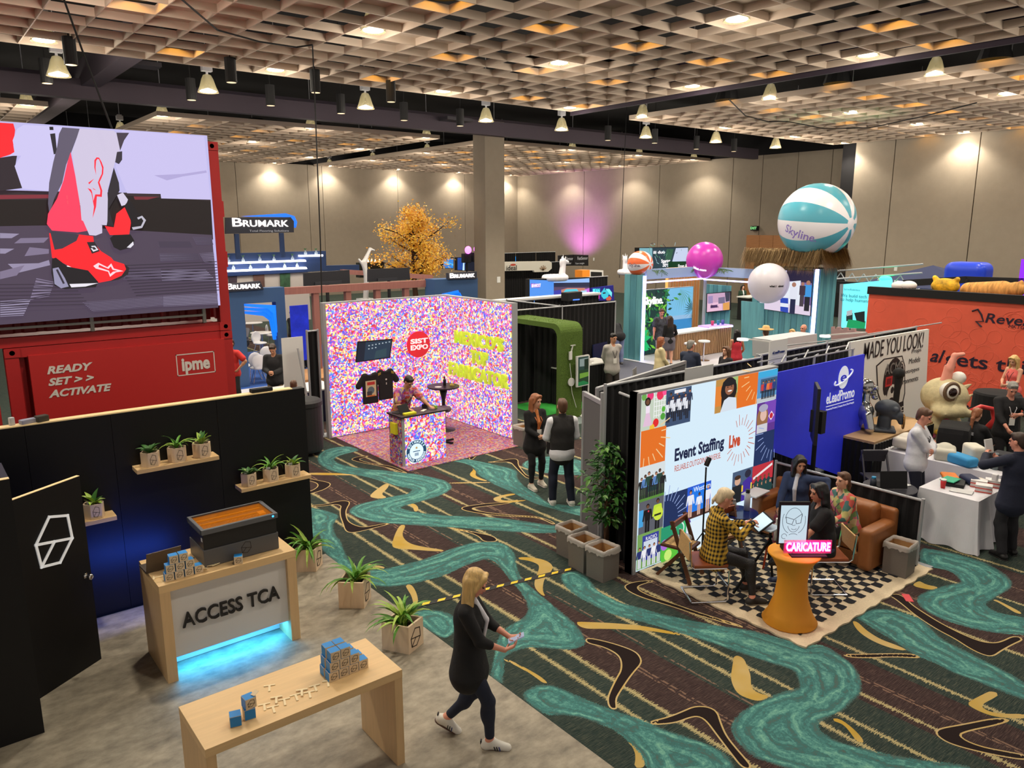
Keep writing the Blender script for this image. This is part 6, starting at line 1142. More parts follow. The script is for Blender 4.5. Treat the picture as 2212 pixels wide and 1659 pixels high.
PL=bpy.data.lights.new('neon_glow','POINT'); PL.energy=3.5; PL.color=(1,.12,.45); PL.shadow_soft_size=.15; o=bpy.data.objects.new('neon_glow',PL); col.objects.link(o); o.location=(7.60,4.10,1.0)
# folding chairs: wood and cane with chrome cantilever frame
CANE=mat('cane_weave',(214,172,112),.7,n=(60,.2)); LEA=mat('cognac_leather',(150,76,36),.4); WALN=mat('walnut',(94,56,32),.45,n=(3,.15,(8,8,.6)))
def cantilever(label,loc,rz):
    t=thing('dining_chair',label,'chair',loc,rz,'chrome cantilever chairs'); b=B()
    for q in (-1,1): b.tube([(.21*q,.22,.012),(.21*q,-.2,.012),(.21*q,-.235,.03),(.21*q,-.235,.42),(.21*q,-.2,.445),(.21*q,.2,.45),(.21*q,.24,.48),(.21*q,.27,.80)],.011,8)
    b.cyl((-.21,.22,.012),(.21,.22,.012),.011); b.cyl((-.21,-.235,.2),(.21,-.235,.2),.008); b.build('chrome_frame',CHROME,t)
    boxpart('seat',LEA,t,-.215,-.22,.455,.215,.2,.495,bev=.015); B().obox((0,.262,.68),(.42,.02,.24),(R(6),0,0)).build('cane_back',CANE,t,bev=.008)
    return t
cantilever('chrome cantilever chair with cognac seat under the plaid artist',(7.40,5.42,.024),R(56)); 
cantilever('chrome cantilever chair with cane back under the black-shirted guest',(8.74,4.58,.024),R(230))
def woodfold(label,loc,rz):
    t=thing('folding_chair',label,'chair',loc,rz)
    for q in (-1,1):
        B().bar((.2*q,.24,0),(.2*q,-.05,.80),.03,.045).build('leg',WALN,t); B().bar((.17*q,-.24,0),(.17*q,.12,.44),.025,.04).build('leg',WALN,t)
    boxpart('seat_frame',WALN,t,-.185,-.2,.42,.185,.2,.45,bev=.004); boxpart('cane_seat',CANE,t,-.15,-.16,.451,.15,.16,.456); B().obox((0,-.035,.74),(.4,.025,.12),(R(-20),0,0)).build('backrest',LEA,t,bev=.006); B().cyl((-.2,.16,.2),(.2,.16,.2),.012).build('stretcher',STEEL,t)
    return t
woodfold('wooden folding chair with leather back and cane seat by the collage wall',(7.62,5.98,.024),R(195)); woodfold('wooden folding chair half hidden behind the plaid artist',(8.35,5.85,.024),R(170))
tag(B().sphere((7.68,5.98,.52),(.13,.10,.06),12,8).build('clear_bag',mat('clear_plastic',(210,212,210),.2,alpha=.5),smooth=True),'clear plastic bag on the wooden folding chair seat','bag')
# round side table with drinks
sdt=thing('side_table','round dark blue side table on chrome frame by the sofa','table',(8.72,5.88,.024)); B().lathe([(.26,.62),(.27,.64),(0,.645)],28).lathe([(0,.62),(.26,.62)],28).build('top',mat('navy_glass',(20,34,92),.15),sdt); b=B()
for i in range(3): a_=i*2.1; b.tube([(.2*math.cos(a_),.2*math.sin(a_),.62),(.14*math.cos(a_),.14*math.sin(a_),.3),(.23*math.cos(a_),.23*math.sin(a_),.0)],.01,6)
b.build('legs',STEEL,sdt)
def bottle(label,loc,r_,h_,c,capc=None):
    t=thing('bottle',label,'bottle',loc); B().lathe([(r_,0),(r_,h_*.72),(r_*.6,h_*.82),(r_*.6,h_*.86),(0,h_*.86)],16).build('body',mat('bt%d%d%d'%c,c,.35),t,smooth=True); B().lathe([(r_*.7,h_*.84),(r_*.7,h_),(0,h_)],14).build('cap',mat('cp%d%d%d'%(capc or c),capc or c,.4),t)
bottle('tall white insulated bottle with black cap on the blue side table',(8.86,5.84,.67),.042,.30,(220,222,226),(40,40,44)); bottle('grey tumbler mug on the blue side table',(8.70,5.95,.67),.042,.16,(150,146,142)); bottle('white spray bottle on the rug beside the tripod',(8.62,5.2,.5),.045,.3,(214,208,200))
tag(B().obox((8.56,5.86,.70),(.10,.09,.06),(0,0,.4)).build('snack_box',mat('snack_brown',(96,66,54),.6),bev=.01),'small brown snack box on the blue side table','box')
# light stand, tripod, sequined jacket
lst=thing('light_stand','thin black light stand with a small lamp head against the collage','stand',(7.92,5.86,.024)); b=B().cyl((0,0,.3),(0,0,1.45),.011,n=8)
b.build('pole',BLK,lst)
for i in range(3): B().bar((0,0,.55),(.32*math.cos(2.1*i),.32*math.sin(2.1*i),.01),.014).build('leg',BLK,lst)
B().obox((.03,0,1.52),(.05,.05,.12),(0,.6,0)).build('lamp_head',BLK,lst,bev=.01)
tr=thing('tripod','black camera tripod with orange strap beside the artist','tripod',(8.05,4.95,.024))
for i in range(3): B().bar((0,0,.72),(.42*math.cos(2.1*i+.4),.42*math.sin(2.1*i+.4),.01),.024).build('leg',BLK,tr)
B().cyl((0,0,.45),(0,0,.86),.016).build('column',BLK,tr); B().bar((.05,.05,.70),(.02,.08,.30),.03,.01).build('strap',mat('orange_strap',(220,80,30),.6),tr); boxpart('phone_pad',mat('pale_blue',(190,210,225),.3),tr,-.12,-.08,.86,.12,.08,.88,bev=.01); B().tube([(.05*math.cos(t)+.02,-.1,.78+.05*math.sin(t)) for t in np.linspace(0,2*PI,16)],.008,6,closed=True).build('cable_loop',WHT,tr)
s=S(); r_=random.Random(5)
for i in range(16): s.rc((7.98+r_.uniform(-.0,.32),4.66+r_.uniform(-.12,.12),.78+r_.uniform(-.06,.12)),(7.95+r_.uniform(-.1,.15),4.70+r_.uniform(-.1,.1),.62+r_.uniform(-.08,.1)),.05,.04,.03)
o=s.build('sequin_jacket',mat('sequin_black',(22,22,26),.25,bump=(70,.9)),None,.014); tag(o,'black sequined jacket draped in a heap behind the neon table','jacket')
tag(B().obox((9.35,3.80,.003),(.2,.09,.003),(0,0,.7)).build('dropped_card',mat('card_red',(220,70,80),.6)),'small red and white card dropped on the carpet by the rug corner','card')
# rail post by the sofa is part of the low drape; charcoal folding chair, round laptop table
fg=thing('folding_chair','charcoal metal folding chair beside the blue backdrop','chair',(12.35,5.72,0),R(140)); CHM=mat('charcoal',(74,72,78),.6)
for q in (-1,1): B().bar((.21*q,.24,0),(.2*q,-.18,.86),.026).build('leg',CHM,fg); B().bar((.2*q,-.28,0),(.19*q,.15,.45),.024).build('leg',CHM,fg)
boxpart('seat',CHM,fg,-.2,-.18,.44,.2,.22,.47,bev=.012); B().obox((0,-.165,.77),(.42,.03,.24),(R(-24),0,0)).build('backrest',CHM,fg,bev=.012)
rt_=thing('round_table','small round dark table with a laptop in the blue booth','table',(11.15,4.95,0)); B().lathe([(.36,.73),(.37,.75),(0,.755)],28).lathe([(0,.73),(.36,.73)],28).build('top',mat('charcoal_top',(52,52,58),.3),rt_); B().lathe([(.25,0),(.25,.02),(.04,.05),(.035,.73)],18).build('stem',BLK,rt_)
l3=thing('laptop','black laptop seen from behind on the small round table','laptop',(11.10,4.90,.756),R(-38)); boxpart('keyboard_deck',BLK,l3,-.2,0,.001,.2,.25,.015); B().obox((0,-.03,.13),(.4,.012,.26),(R(-12),0,0)).build('screen',BLK,l3,bev=.004)
bottle('grey bottle with bright blue lid on the round laptop table',(10.98,5.12,.756),.045,.14,(70,76,86),(50,150,200)); tag(B().obox((11.36,4.86,.758),(.2,.14,.004),(0,0,-.3)).build('note_card',WHT),'white note card beside the laptop on the round table','card')
# white cloth tables
CLO=mat('table_cloth',(226,224,230),.85,n=(2,.04))
def clothtable(label,x0,x1,y0,y1,h,seed,flare=.15):
    t=thing('cloth_table',label,'table'); b=B(); r_=random.Random(seed); n=160; per=2*(x1-x0+y1-y0); top=[];bot=[]
    def at(s_):
        for (ax,ay,bx,by) in ((x0,y0,x1,y0),(x1,y0,x1,y1),(x1,y1,x0,y1),(x0,y1,x0,y0)):
            L_=abs(bx-ax)+abs(by-ay)
            if s_<=L_: f=s_/L_; return (ax+(bx-ax)*f,ay+(by-ay)*f),(1 if ay==by==y0 else 0)
            s_-=L_
        return (x0,y0),0
    cx_,cy_=(x0+x1)/2,(y0+y1)/2; rings=[]
    for zz,am in ((h,0),(h-.02,.01),(h*.55,.35),(h*.2,.75),(.012,1.0)):
        row=[]
        for i in range(n):
            s_=per*i/n; p,_=at(s_); wv=.5+.5*math.sin(s_*17+2*math.sin(s_*2.3+seed)); o=flare*am*(.25+.75*wv); d=Vector((max(-1,min(1,(p[0]-cx_)/((x1-x0)/2)))**3,max(-1,min(1,(p[1]-cy_)/((y1-y0)/2)))**3)); 
            if d.length>1e-6: d.normalize()
            row.append((p[0]+d.x*o,p[1]+d.y*o,zz))
        rings+=row
    b.add(rings,[(k*n+i,k*n+(i+1)%n,(k+1)*n+(i+1)%n,(k+1)*n+i) for k in range(4) for i in range(n)]+[tuple(range(n))]).build('cloth',CLO,t,smooth=False)
    return t
clothtable('white cloth table nearest the aisle with books and a red cup',11.44,12.35,3.85,4.66,.76,1); clothtable('long white cloth table with tote bags behind the white-shirted man',12.95,13.75,4.1,6.0,.76,2,.06)
def cup(label,loc,r_,h_,c,lid):
    t=thing('paper_cup',label,'cup',loc); B().lathe([(r_*.75,0),(r_,h_),(0,h_)],18).build('body',mat('cup%d%d%d'%c,c,.5),t,smooth=True); B().lathe([(r_*1.06,h_),(r_*1.06,h_+.012),(r_*.8,h_+.018),(0,h_+.018)],18).build('lid',lid,t)
cup('red paper cup with white lid on the front cloth table',(11.66,4.42,.762),.04,.12,(196,36,40),WHT)
for i in range(3):
    for k in range(6): tag(B().obox((11.95+.22*(i//1)*.8,3.98+.13*(i==1),.771+.018*k),(.15,.21,.016),(0,0,.25+.03*(k%3))).build('booklet',mat('booklet_white' if k%3 else 'booklet_red',(228,224,222) if k%3 else (214,90,80),.6)),'white and red booklet in the %s stack on the front cloth table'%('left','middle','right')[i],'booklet','booklets on the front cloth table')
for i,(c,d,l,z,x,y) in enumerate((((60,180,140),(.26,.2,.02),'green notebook on top of the pile on the front cloth table',.84,11.90,4.42),((30,30,34),(.36,.26,.05),'black folder pile on the front cloth table',.79,11.98,4.38),((230,130,50),(.3,.22,.05),'orange patterned pouch at the back of the front cloth table',.79,12.22,4.55),((24,34,70),(.34,.2,.1),'navy plush cap on the front cloth table',.82,12.20,4.25),((228,220,205),(.2,.12,.08),'cream plush toy on the front cloth table',.80,12.30,4.12),((225,224,226),(.07,.07,.2),'tall white carton at the corner of the front cloth table',.862,12.28,3.96),((205,205,205),(.3,.2,.012),'scattered grey key tags on the front cloth table',.77,11.70,4.18))):
    s_=S(); s_.box((0,0,0),(d[0]/2,d[1]/2,d[2]/2),min(d)*.45 if i in(2,3,4) else .006,.01); o=s_.build(('notebook','folder_pile','pouch','plush_cap','plush_toy','carton','key_tags')[i],mat('goods%d'%i,c,.7),None,.012 if i in (2,3,4) else .006); o.location=(x,y,z); o.rotation_euler=(0,0,.3*i); tag(o,l,('notebook','folders','pouch','cap','toy','carton','tags')[i])
for i,(c,h_,l,x,y,z,nm) in enumerate((((214,206,190),(.20,.15,.09),'cream canvas tote bag lying on the rear cloth table, behind the man',13.25,5.7,.90,'tote_bag'),((200,196,180),(.22,.16,.10),'grey-green soft bag on the rear cloth table',13.25,5.05,.85,'soft_bag'),((214,208,192),(.19,.12,.15),'cream cooler bag with handle on the rear cloth table',13.35,4.65,.91,'cooler_bag'),((60,150,205),(.22,.12,.08),'blue and white drawstring bag on the rear cloth table',13.10,4.72,.84,'drawstring_bag'),((34,34,40),(.15,.15,.13),'black box on the rear cloth table',13.35,4.22,.89,'black_box'))):
    s_=S(); s_.box((0,0,0),h_,.05 if i!=4 else .015,.02); 
    if i in (0,1): s_.ell((.05,0,h_[2]),(.14,.1,.06),.06)
    o=s_.build(nm,mat('bag%d'%i,c,.85),None,.016); o.location=(x,y,z); o.rotation_euler=(0,0,.4*i); tag(o,l,'bag' if i<4 else 'box')
for x,y in ((13.15,4.40),(13.22,4.28)):
    t=thing('glass_carafe','clear glass carafe with stopper on the rear cloth table, beside black box','carafe',(x,y,.762),0,'glass carafes'); B().lathe([(.05,0),(.055,.08),(.025,.2),(.03,.27),(.0,.27)],14).build('glass',mat('clear_glass',(190,205,210),.1,alpha=.4),t,smooth=True)
# made-you-look sign and prop booth
MS=thing('prop_sign','white MADE YOU LOOK sign with dog-head shield emblem','sign'); YS=6.98
B().prism([(13.558,2.454),(16.776,2.423),(17.04,.496),(17.007,-.122),(14.057,-.051)],(0,YS,0),ux,uy,-.05).build('board',mat('sign_white',(226,222,214),.6,e=.06),MS)
INK=mat('ink_black',(28,26,28),.6); tq=[(15.308,2.206),(16.507,1.923),(16.428,1.804),(16.305,1.701),(16.163,1.591),(15.312,1.438),(15.484,.985),(15.219,1.89)]
text('MADE YOU LOOK!',.3,INK,(tq[0][0],YS-.008,tq[0][1]),ux,uy,MS,ext=.001,bold=.001,width=2.48,height=.33)
for i,s_ in enumerate(('Props','Models','Prototypes','Environments')): text(s_,.13,INK,(16.5,YS-.008,2.02-.20*i),ux,uy,MS,ext=.001,align='RIGHT',height=.11,width=(.42,.50,.78,.98)[i])
shp=[(14.6,1.896),(14.894,2),(15.67,1.982),(15.84,1.754),(15.97,1.158),(15.878,.828),(15.113,.897),(14.765,1.324)]; shl=[]
cxs=sum(p[0] for p in shp)/8; czs=sum(p[1] for p in shp)/8
shl=[((34,32,34),shp),((226,222,214),[(cxs+(p[0]-cxs)*.93,czs+(p[1]-czs)*.95) for p in shp])]
hd=(cxs+.03,czs-.05)
shl+=[((34,30,32),circ(hd[0],hd[1]+.12,.36,20,.42)),((34,30,32),circ(hd[0]-.28,hd[1]+.1,.14,12,.3)),((34,30,32),circ(hd[0]+.3,hd[1]+.1,.14,12,.3)),((226,222,214),circ(hd[0],hd[1]-.22,.2,16,.22)),((34,30,32),circ(hd[0],hd[1]-.12,.07,12)),((34,30,32),circ(hd[0],hd[1]-.34,.12,12,.07)),((190,40,44),rect(hd[0]-.32,hd[1]-.02,hd[0]-.04,hd[1]+.18)),((190,40,44),rect(hd[0]+.06,hd[1]-.02,hd[0]+.34,hd[1]+.18)),((120,20,26),rect(hd[0]-.27,hd[1]+.02,hd[0]-.09,hd[1]+.14)),((120,20,26),rect(hd[0]+.11,hd[1]+.02,hd[0]+.29,hd[1]+.14)),((34,32,34),[(14.778,.967),(15.921,1.008),(15.973,.765),(14.823,.734)])]
art('shield','Y',YS-.001,shl,attr_mat('sign_print'),MS,.003); text('ACME',.3,mat('grey_ink',(120,118,116),.6),(cxs,YS-.02,max(p[1] for p in shp)-.24),ux,uy,MS,ext=.001,bold=.004,width=.75,height=.22); text('DESIGN, INC.',.2,mat('sign_white2',(226,222,214),.6),(tq[6][0]-.02,YS-.02,tq[6][1]-.14),ux,uy,MS,ext=.001,bold=.004,width=.98,height=.13)
pt=thing('prop_table','long table with wooden top and black skirt holding the movie props','table'); boxpart('top',mat('plywood',(196,158,112),.6,n=(2,.1)),pt,12.65,5.95,.90,14.9,6.8,.94); b=B(); drape(b,(12.65,5.93),(14.9,5.93),.02,.9,.02,.1); drape(b,(12.65,6.8),(12.65,5.95),.02,.9,.02,.1); b.build('skirt',DRP,pt)
SIL=mat('silver_prop',(190,190,188),.18,.95); s=S()   # chrome skull-faced bust
s.ell((0,.03,.68),(.12,.15,.14),.03).ell((0,-.1,.60),(.09,.07,.09),.02).rc((0,0,.5),(0,0,.30),.06,.08,.03).ell((0,.02,.22),(.28,.17,.17),.05).rc((-.28,0,.2),(-.34,-.05,-.02),.09,.08,.03).rc((.28,0,.2),(.34,-.05,-.02),.09,.08,.03).ell((0,0,.03),(.22,.15,.14),.04).rc((-.1,-.14,.66),(.1,-.14,.66),.04,.04,.02).ell((-.06,-.15,.6),(.045,.05,.035),.01,None,True).ell((.06,-.15,.6),(.045,.05,.035),.01,None,True).ell((0,-.14,.48),(.07,.06,.05),.02)
o=s.build('robot_bust',SIL,None,.016); o.location=(13.35,6.5,1.06); o.rotation_euler=(0,0,R(35)); tag(o,'shiny silver robot skull bust on the prop table','bust')
s=S(); s.ell((0,0,.40),(.17,.21,.15),.03).ell((0,-.12,.28),(.13,.12,.08),.02).rc((0,.03,.2),(0,.03,0),.11,.12,.04).box((0,.02,.01),(.2,.18,.03),.02,.03).rc((0,-.2,.28),(0,-.24,.16),.07,.05,.04).ell((.12,-.12,.4),(.06,.06,.05),.02).ell((-.12,-.12,.4),(.06,.06,.05),.02)
o=s.build('helmet_bust',mat('slate_rubber',(56,62,72),.55),None,.016); o.location=(13.55,6.2,.96); o.rotation_euler=(0,0,R(30)); tag(o,'dark slate helmet bust with a brass ring on the prop table','bust')
B().tube([(.12*math.cos(t),0,.12*math.sin(t)) for t in np.linspace(0,2*PI,18)],.018,7,closed=True).build('brass_ring',mat('brass',(150,110,60),.4,.8),bpy.data.objects['helmet_bust'],loc=(.05,-.28,.16))
t=thing('prop_mace','tall black club prop with round head before the white sign','prop',(14.75,6.6,.94)); B().cyl((0,0,0),(0,0,.75),.05,.06).build('shaft',BLK,t); B().sphere((0,0,.84),.11).build('head',BLK,t,smooth=True)
tag(B().cyl((13.05,6.6,1.5),(13.05,6.6,1.85),.05,.09).sphere((13.05,6.6,1.88),.08).build('crystal_wand',mat('teal_crystal',(60,170,200),.2,e=.3),smooth=True),'turquoise crystal prop beside the silver bust','prop')
# monster puppet
mo=thing('monster_puppet','big one-eyed cream monster puppet with pink tuft and tongue','puppet',(15.4,6.0,0),R(-28)); MCR=mat('monster_skin',(206,192,150),.8,n=(8,.15),bump=(14,.5)); s=S()
s.rc((0,0,.1),(0,0,.75),.42,.36,.1).ell((0,0,1.35),(.40,.42,.36),.08).ell((-.1,-.28,1.14),(.34,.26,.16),.06).rc((-.32,-.38,1.12),(.2,-.45,1.1),.07,.07,.05).ell((-.1,-.38,1.02),(.22,.1,.06),.02,None,True).ell((.0,-.3,.75),(.2,.14,.12),.03,None,True)
for i in range(7): s.rc((-.34+.1*i,-.44+.02*abs(i-3),1.06),(-.34+.1*i,-.50,1.13),.03,.012,.02)
for x,z in ((.36,1.5),(.42,1.3),(.38,1.2)): s.rc((x,-.05,z),(x+.13,-.08,z+.08),.06,.015,.04)
s.build('body',MCR,mo,.024); ER=mat('eye_white',(236,232,224),.25)
B().lathe([(.17,0),(.19,.03),(.16,.06)],20,(-.17,-.40,1.52),axis='y').build('eye_rim',mat('eye_rim',(110,84,60),.6),mo); B().sphere((-.17,-.30,1.52),.165).build('eyeball',ER,mo,smooth=True); B().sphere((-.19,-.415,1.52),(.09,.065,.09)).build('pupil',mat('pupil_dark',(40,22,18),.15),mo,smooth=True); B().sphere((.18,-.1,1.72),(.13,.13,.12)).build('horn_bump',ER,mo,smooth=True)
s=S(); r_=random.Random(6)
for i in range(12): s.rc((-.05+r_.uniform(-.08,.08),-.05,1.66),(-.02+r_.uniform(-.12,.18),-.05+r_.uniform(-.06,.06),1.9+r_.uniform(0,.2)),.04,.018,.02)
s.rc((0,-.05,1.9),(.08,-.05,2.14),.07,.05,.03).rc((.08,-.05,2.14),(.26,-.05,2.16),.05,.04,.03); s.build('pink_tuft',mat('pink_fur',(240,160,140),.9),mo,.018)
B().tube([(.15,-.4,1.1),(.45,-.42,1.22),(.72,-.4,1.16),(.80,-.4,.95),(.68,-.4,.80)],[.04,.045,.045,.05,.06],10).build('tongue',mat('tongue_red',(222,60,60),.35),mo,smooth=True)
for i in range(26): a_=r_.uniform(0,6.28); B().sphere((.40*math.cos(a_),.40*math.sin(a_),r_.uniform(.6,1.0)),(.06,.06,.05),8,5).build('lei_flower',mat('lei%d'%(i%4),((235,110,150),(240,190,60),(235,120,60),(150,190,70))[i%4],.8),mo)
# big red-orange wall at the right
XR=21.0; RW=thing('backdrop_wall','tall coral-red backdrop wall with Reveal lettering at the right','backdrop wall'); yl=(21,10.419,2.698); COR=mat('coral_wall',(222,92,66),.7,n=(1.3,.10),e=.05)
boxpart('panel',COR,RW,XR,1.5,.0,XR+.08,yl[1],yl[2]); boxpart('header',BLK,RW,XR-.05,1.5,yl[2],XR+.1,yl[1]+.03,(21,10.439,2.904)[2])
r_=random.Random(9); b=B()
for i in range(70):
    y=r_.uniform(3.5,yl[1]-.3); z=r_.uniform(.6,yl[2]-.3); rr=r_.uniform(.15,.3); b.tube([(XR-.001,y+rr*math.cos(t),z+rr*math.sin(t)) for t in np.linspace(0,2*PI,20)],.006,4,closed=True)
b.build('ring_pattern',mat('coral_light',(228,104,78),.7),RW,kind='stuff')
INKN=mat('ink_plum',(34,20,44),.5); u2,w2=FR['X']
g=(20.99,6.909,2.292); text('Reveal',.3,INKN,(XR-.01,g[1],g[2]),u2,w2,RW,ext=.001,bold=.004,shear=.15,width=1.10,height=.24); g=(20.99,6.793,2.145); text('MKTG',.1,INKN,(XR-.01,g[1]-.05,g[2]),u2,w2,RW,ext=.001,shear=.15,width=.34)
g=(20.99,8.189,1.177); text('al',.4,INKN,(XR-.01,(20.99,8.497,1.185)[1],g[2]+.02),u2,w2,RW,ext=.001,bold=.006,shear=.3,width=.36); text('gets thing',.4,INKN,(XR-.01,(20.99,8.259,1.204)[1],g[2]),u2,w2,RW,ext=.001,bold=.006,align='LEFT',width=2.45,height=.46)
g=(20.99,7.648,-.013); text('w.rev',.3,INKN,(XR-.01,g[1],g[2]),u2,w2,RW,ext=.001,bold=.003,width=.86)
q=[(7.755,2.446),(7.633,2.503),(7.534,2.372),(7.475,2.216),(7.642,2.201),(7.501,2.075)]; B().tube([(XR-.01,p[0],p[1]) for p in q],.022,6).build('emblem',INKN,RW)
blk=thing('black_table','tall round table with black floor-length cloth at the right edge','table',(18.1,6.0,0)); B().lathe([(.52,0),(.47,.5),(.45,1.02),(.42,1.06),(0,1.07)],26).build('cloth',DRP,blk)
tag(B().obox((14.35,5.35,.75),(.75,.5,.7),(0,0,.3)).build('draped_case',DRP,bev=.1),'low case covered with black cloth between props and cooler bag','case')
# ================================================================ middle and far booths
def slab(name,m,parent,plane,c,poly,depth=.05,**k):
    o,ux_,uy_=frame(plane,c)
    if plane=='X': poly=[(-p[0],p[1]) for p in poly]
    return B().prism(poly,o,ux_,uy_,-depth).build(name,m,parent,**k)
UX,UZ=FR['Y']; VX,VZ=FR['X']
LIGHTFLOOR=mat('pale_floor',(200,198,204),.4); GRASSM=mat('turf_green',(92,120,44),.95,n=(55,.45),bump=(90,1.0)); PUTT=mat('putting_green',(40,150,50),.9,n=(30,.2))
def strip(label,x0,y0,x1,y1,m,z=.006,nm='flooring'): tag(B().box(x0,y0,.001,x1,y1,z).build(nm,m),label,'flooring')
# --- golf booth
ga=thing('grass_arch','grass-covered arch with a wide leg in the golf booth','arch'); prof=[(13.15,0),(13.15,2.05)]+[(13.15+.25-.25*math.cos(t),2.05+.25*math.sin(t)) for t in np.linspace(.2,PI/2,6)]+[(16.3,2.3),(16.3,2.18),(13.5,2.18)]+[(13.29+.2-.2*math.cos(t)*1.0,1.98+.2*math.sin(t)) for t in np.linspace(PI/2,.1,5)]+[(13.29,0)]
B().prism([(-p[0],p[1]) for p in prof],(12.0,0,0),(0,-1,0),(0,0,1),-.70).build('turf_band',GRASSM,ga)
r_=random.Random(3); b=B()
for i in range(2600):
    if i%3==0: x,y,z,n=12+.7*r_.random(),13.3+2.8*r_.random(),2.3,(0,0,1)
    else: x,y,z,n=12+.7*r_.random(),13.15,2.2*r_.random(),(0,-1,0)
    a=Vector((x,y,z)); t=Vector((r_.uniform(-1,1),r_.uniform(-1,1),r_.uniform(-1,1)))*.012; e=a+Vector(n)*.022+t*1.6; b.add([a-t*.5,a+t*.5,e],[(0,1,2)])
b.build('turf_blades',[mat('turf_blade',(112,140,58),.9)],ga,kind='stuff')
gm=thing('landscape_mural','tall printed coastal golf-course mural beside the grass arch','mural'); XM=12.95
slab('panel',BLK,gm,'X',XM,[(15.847,2.103),(14.792,2.116),(14.734,.16),(15.846,-.137)],.05)
mp=[((150,168,190),[(15.847,2.078),(14.792,2.092),(14.734,.16),(15.846,-.137)]),((128,150,178),[(15.847,1.916),(14.79,1.936),(14.768,1.601),(15.847,1.539)]),((176,190,208),[(15.847,2.028),(15.308,2.054),(15.593,1.568),(15.847,1.527)]),((60,72,48),[(15.287,1.615),(15.063,1.714),(14.788,1.756),(14.787,1.647),(15.025,1.608)]),((190,170,150),[(15.003,1.145),(14.931,1.436),(14.857,1.396),(14.778,.808),(14.738,.506),(14.961,.595)]),((52,92,46),[(15.846,1.312),(15.496,1.392),(15.267,1.358),(15.341,1.1),(15.846,.944)]),((96,110,52),[(15.846,1.122),(15.457,1.21),(15.302,.981),(15.846,.715)]),((38,52,36),[(15.496,1.368),(15.117,1.438),(14.912,1.365),(14.965,1.027),(14.741,.776),(14.734,.16),(15.846,-.137),(15.846,.561),(15.398,.905)]),((30,42,30),[(15.846,.432),(15.301,.731),(14.74,.727),(14.734,.16),(15.846,-.137)])]
art('mural_print','X',XM,mp,attr_mat('mural_ink'),gm,.003)
strip('bright green putting turf on the golf booth floor',12.0,13.7,14.2,15.1,PUTT); strip('pale grey flooring under the golf booth front',11.6,12.6,14.4,13.1,mat('grey_mat',(120,132,130),.8))
drapewall('tall black drape wall behind the golf booth',[(12.0,15.2),(13.9,15.2),(15.95,15.2)],2.44); drapewall('black drape running back from the golf booth corner',[(13.9,15.3),(13.9,17.6)],2.44); drapewall('black drape return behind the grass arch',[(12.75,15.0),(13.2,14.2)],2.1,posts=False)
st_=thing('golf_sign','portrait golf poster screen in a white frame on a thin stand','sign stand'); q=(12.75,13.36,.016)
B().cyl((12.8,13.02,0),(12.8,13.02,1.5),.02,n=8).build('pole',WHT,st_); B().lathe([(.2,0),(.2,.02),(0,.03)],20,(12.8,13.02,0)).build('base',WHT,st_)
slab('frame',WHT,st_,'Y',13.0,[(12.377,1.528),(12.789,1.53),(12.808,.79),(12.393,.777)],.04)
art('poster','Y',13.0,[((40,70,62),[(12.423,1.501),(12.759,1.499),(12.776,.817),(12.438,.805)]),((150,165,160),[(12.47,1.452),(12.76,1.465),(12.765,1.262),(12.474,1.273)]),((30,66,34),[(12.43,1.188),(12.767,1.182),(12.776,.817),(12.438,.805)]),((120,170,60),[(12.477,1.104),(12.769,1.114),(12.771,1.012),(12.48,.98)]),((30,130,70),[(12.436,.895),(12.604,.919),(12.775,.852),(12.776,.817),(12.438,.805)]),((20,44,26),[(12.622,1.435),(12.76,1.443),(12.767,1.194),(12.628,1.187)])],attr_mat('poster_ink',.7),st_,.004)
for lab,nm,pts in (('white handheld golf sensor mounted on the grass leg','sensor',None),):
    a=(12.274,13.13,1.545); t=thing('golf_sensor',lab,'sensor'); B().obox((a[0],13.11,a[2]),(.09,.04,.20)).build('body',WHT,t,bev=.01); B().obox((a[0]+.05,13.11,a[2]+.17),(.02,.03,.16),(0,.3,0)).build('arm',WHT,t); B().obox((a[0]+.08,13.11,a[2]+.24),(.14,.03,.02)).build('arm_tip',WHT,t)
a=(12.316,13.13,.901); tag(B().lathe([(0,0),(.10,0),(.10,.03),(0,.03)],24,(a[0],13.1,a[2]),axis='y').build('round_reader',WHT,smooth=False),'white round disc mounted low on the grass leg','disc')
b0=(12.25,13.1,1.362);b1=(12.301,13.1,1.021);b2=(12.339,13.1,.62); tag(B().tube([b0,b1,a,b2,(12.464,13.08,.263)],.008,5).build('white_cable',WHT),'white cable trailing down the grass leg','cable')
gt=thing('counter_table','black-draped demo table behind the grey-shirted man','table'); b=B(); drape(b,(13.0,14.22),(14.9,14.22),.02,.95,.02,.1); drape(b,(13.0,14.9),(13.0,14.22),.02,.95,.02,.1); drape(b,(14.9,14.22),(14.9,14.9),.02,.95,.02,.1); b.build('skirt',DRP,gt); boxpart('top',WHT,gt,12.98,14.2,.95,14.92,14.92,.98)
pj=thing('projector','small grey box unit on the black-draped demo table','device',(13.5,14.45,.98)); boxpart('body',GREYM,pj,-.16,-.12,.002,.16,.12,.14,bev=.01); boxpart('front',BLK,pj,-.12,-.125,.03,.10,-.121,.11)
for i in range(4): tag(B().obox((13.85+.16*i,14.4+.1*(i%2),.99),(.12,.1,.015+.01*i),(0,0,i*.5)).build('leaflet',WHT),'white leaflet on the black-draped demo table, %s from left'%('first','second','third','fourth')[i],'leaflet','leaflets on the demo table')
scn=thing('display_screen','dark blue display low on the golf booth drape','screen'); slab('panel',mat('navy_screen',(26,34,62),.25,e=.25),scn,'Y',15.1,[(15.01,1.302),(15.559,1.342),(15.573,.915),(15.021,.908)],.04)
t=thing('wire_chair','grey side chair beside the demo table','chair',(15.2,13.4,0),R(30)); 
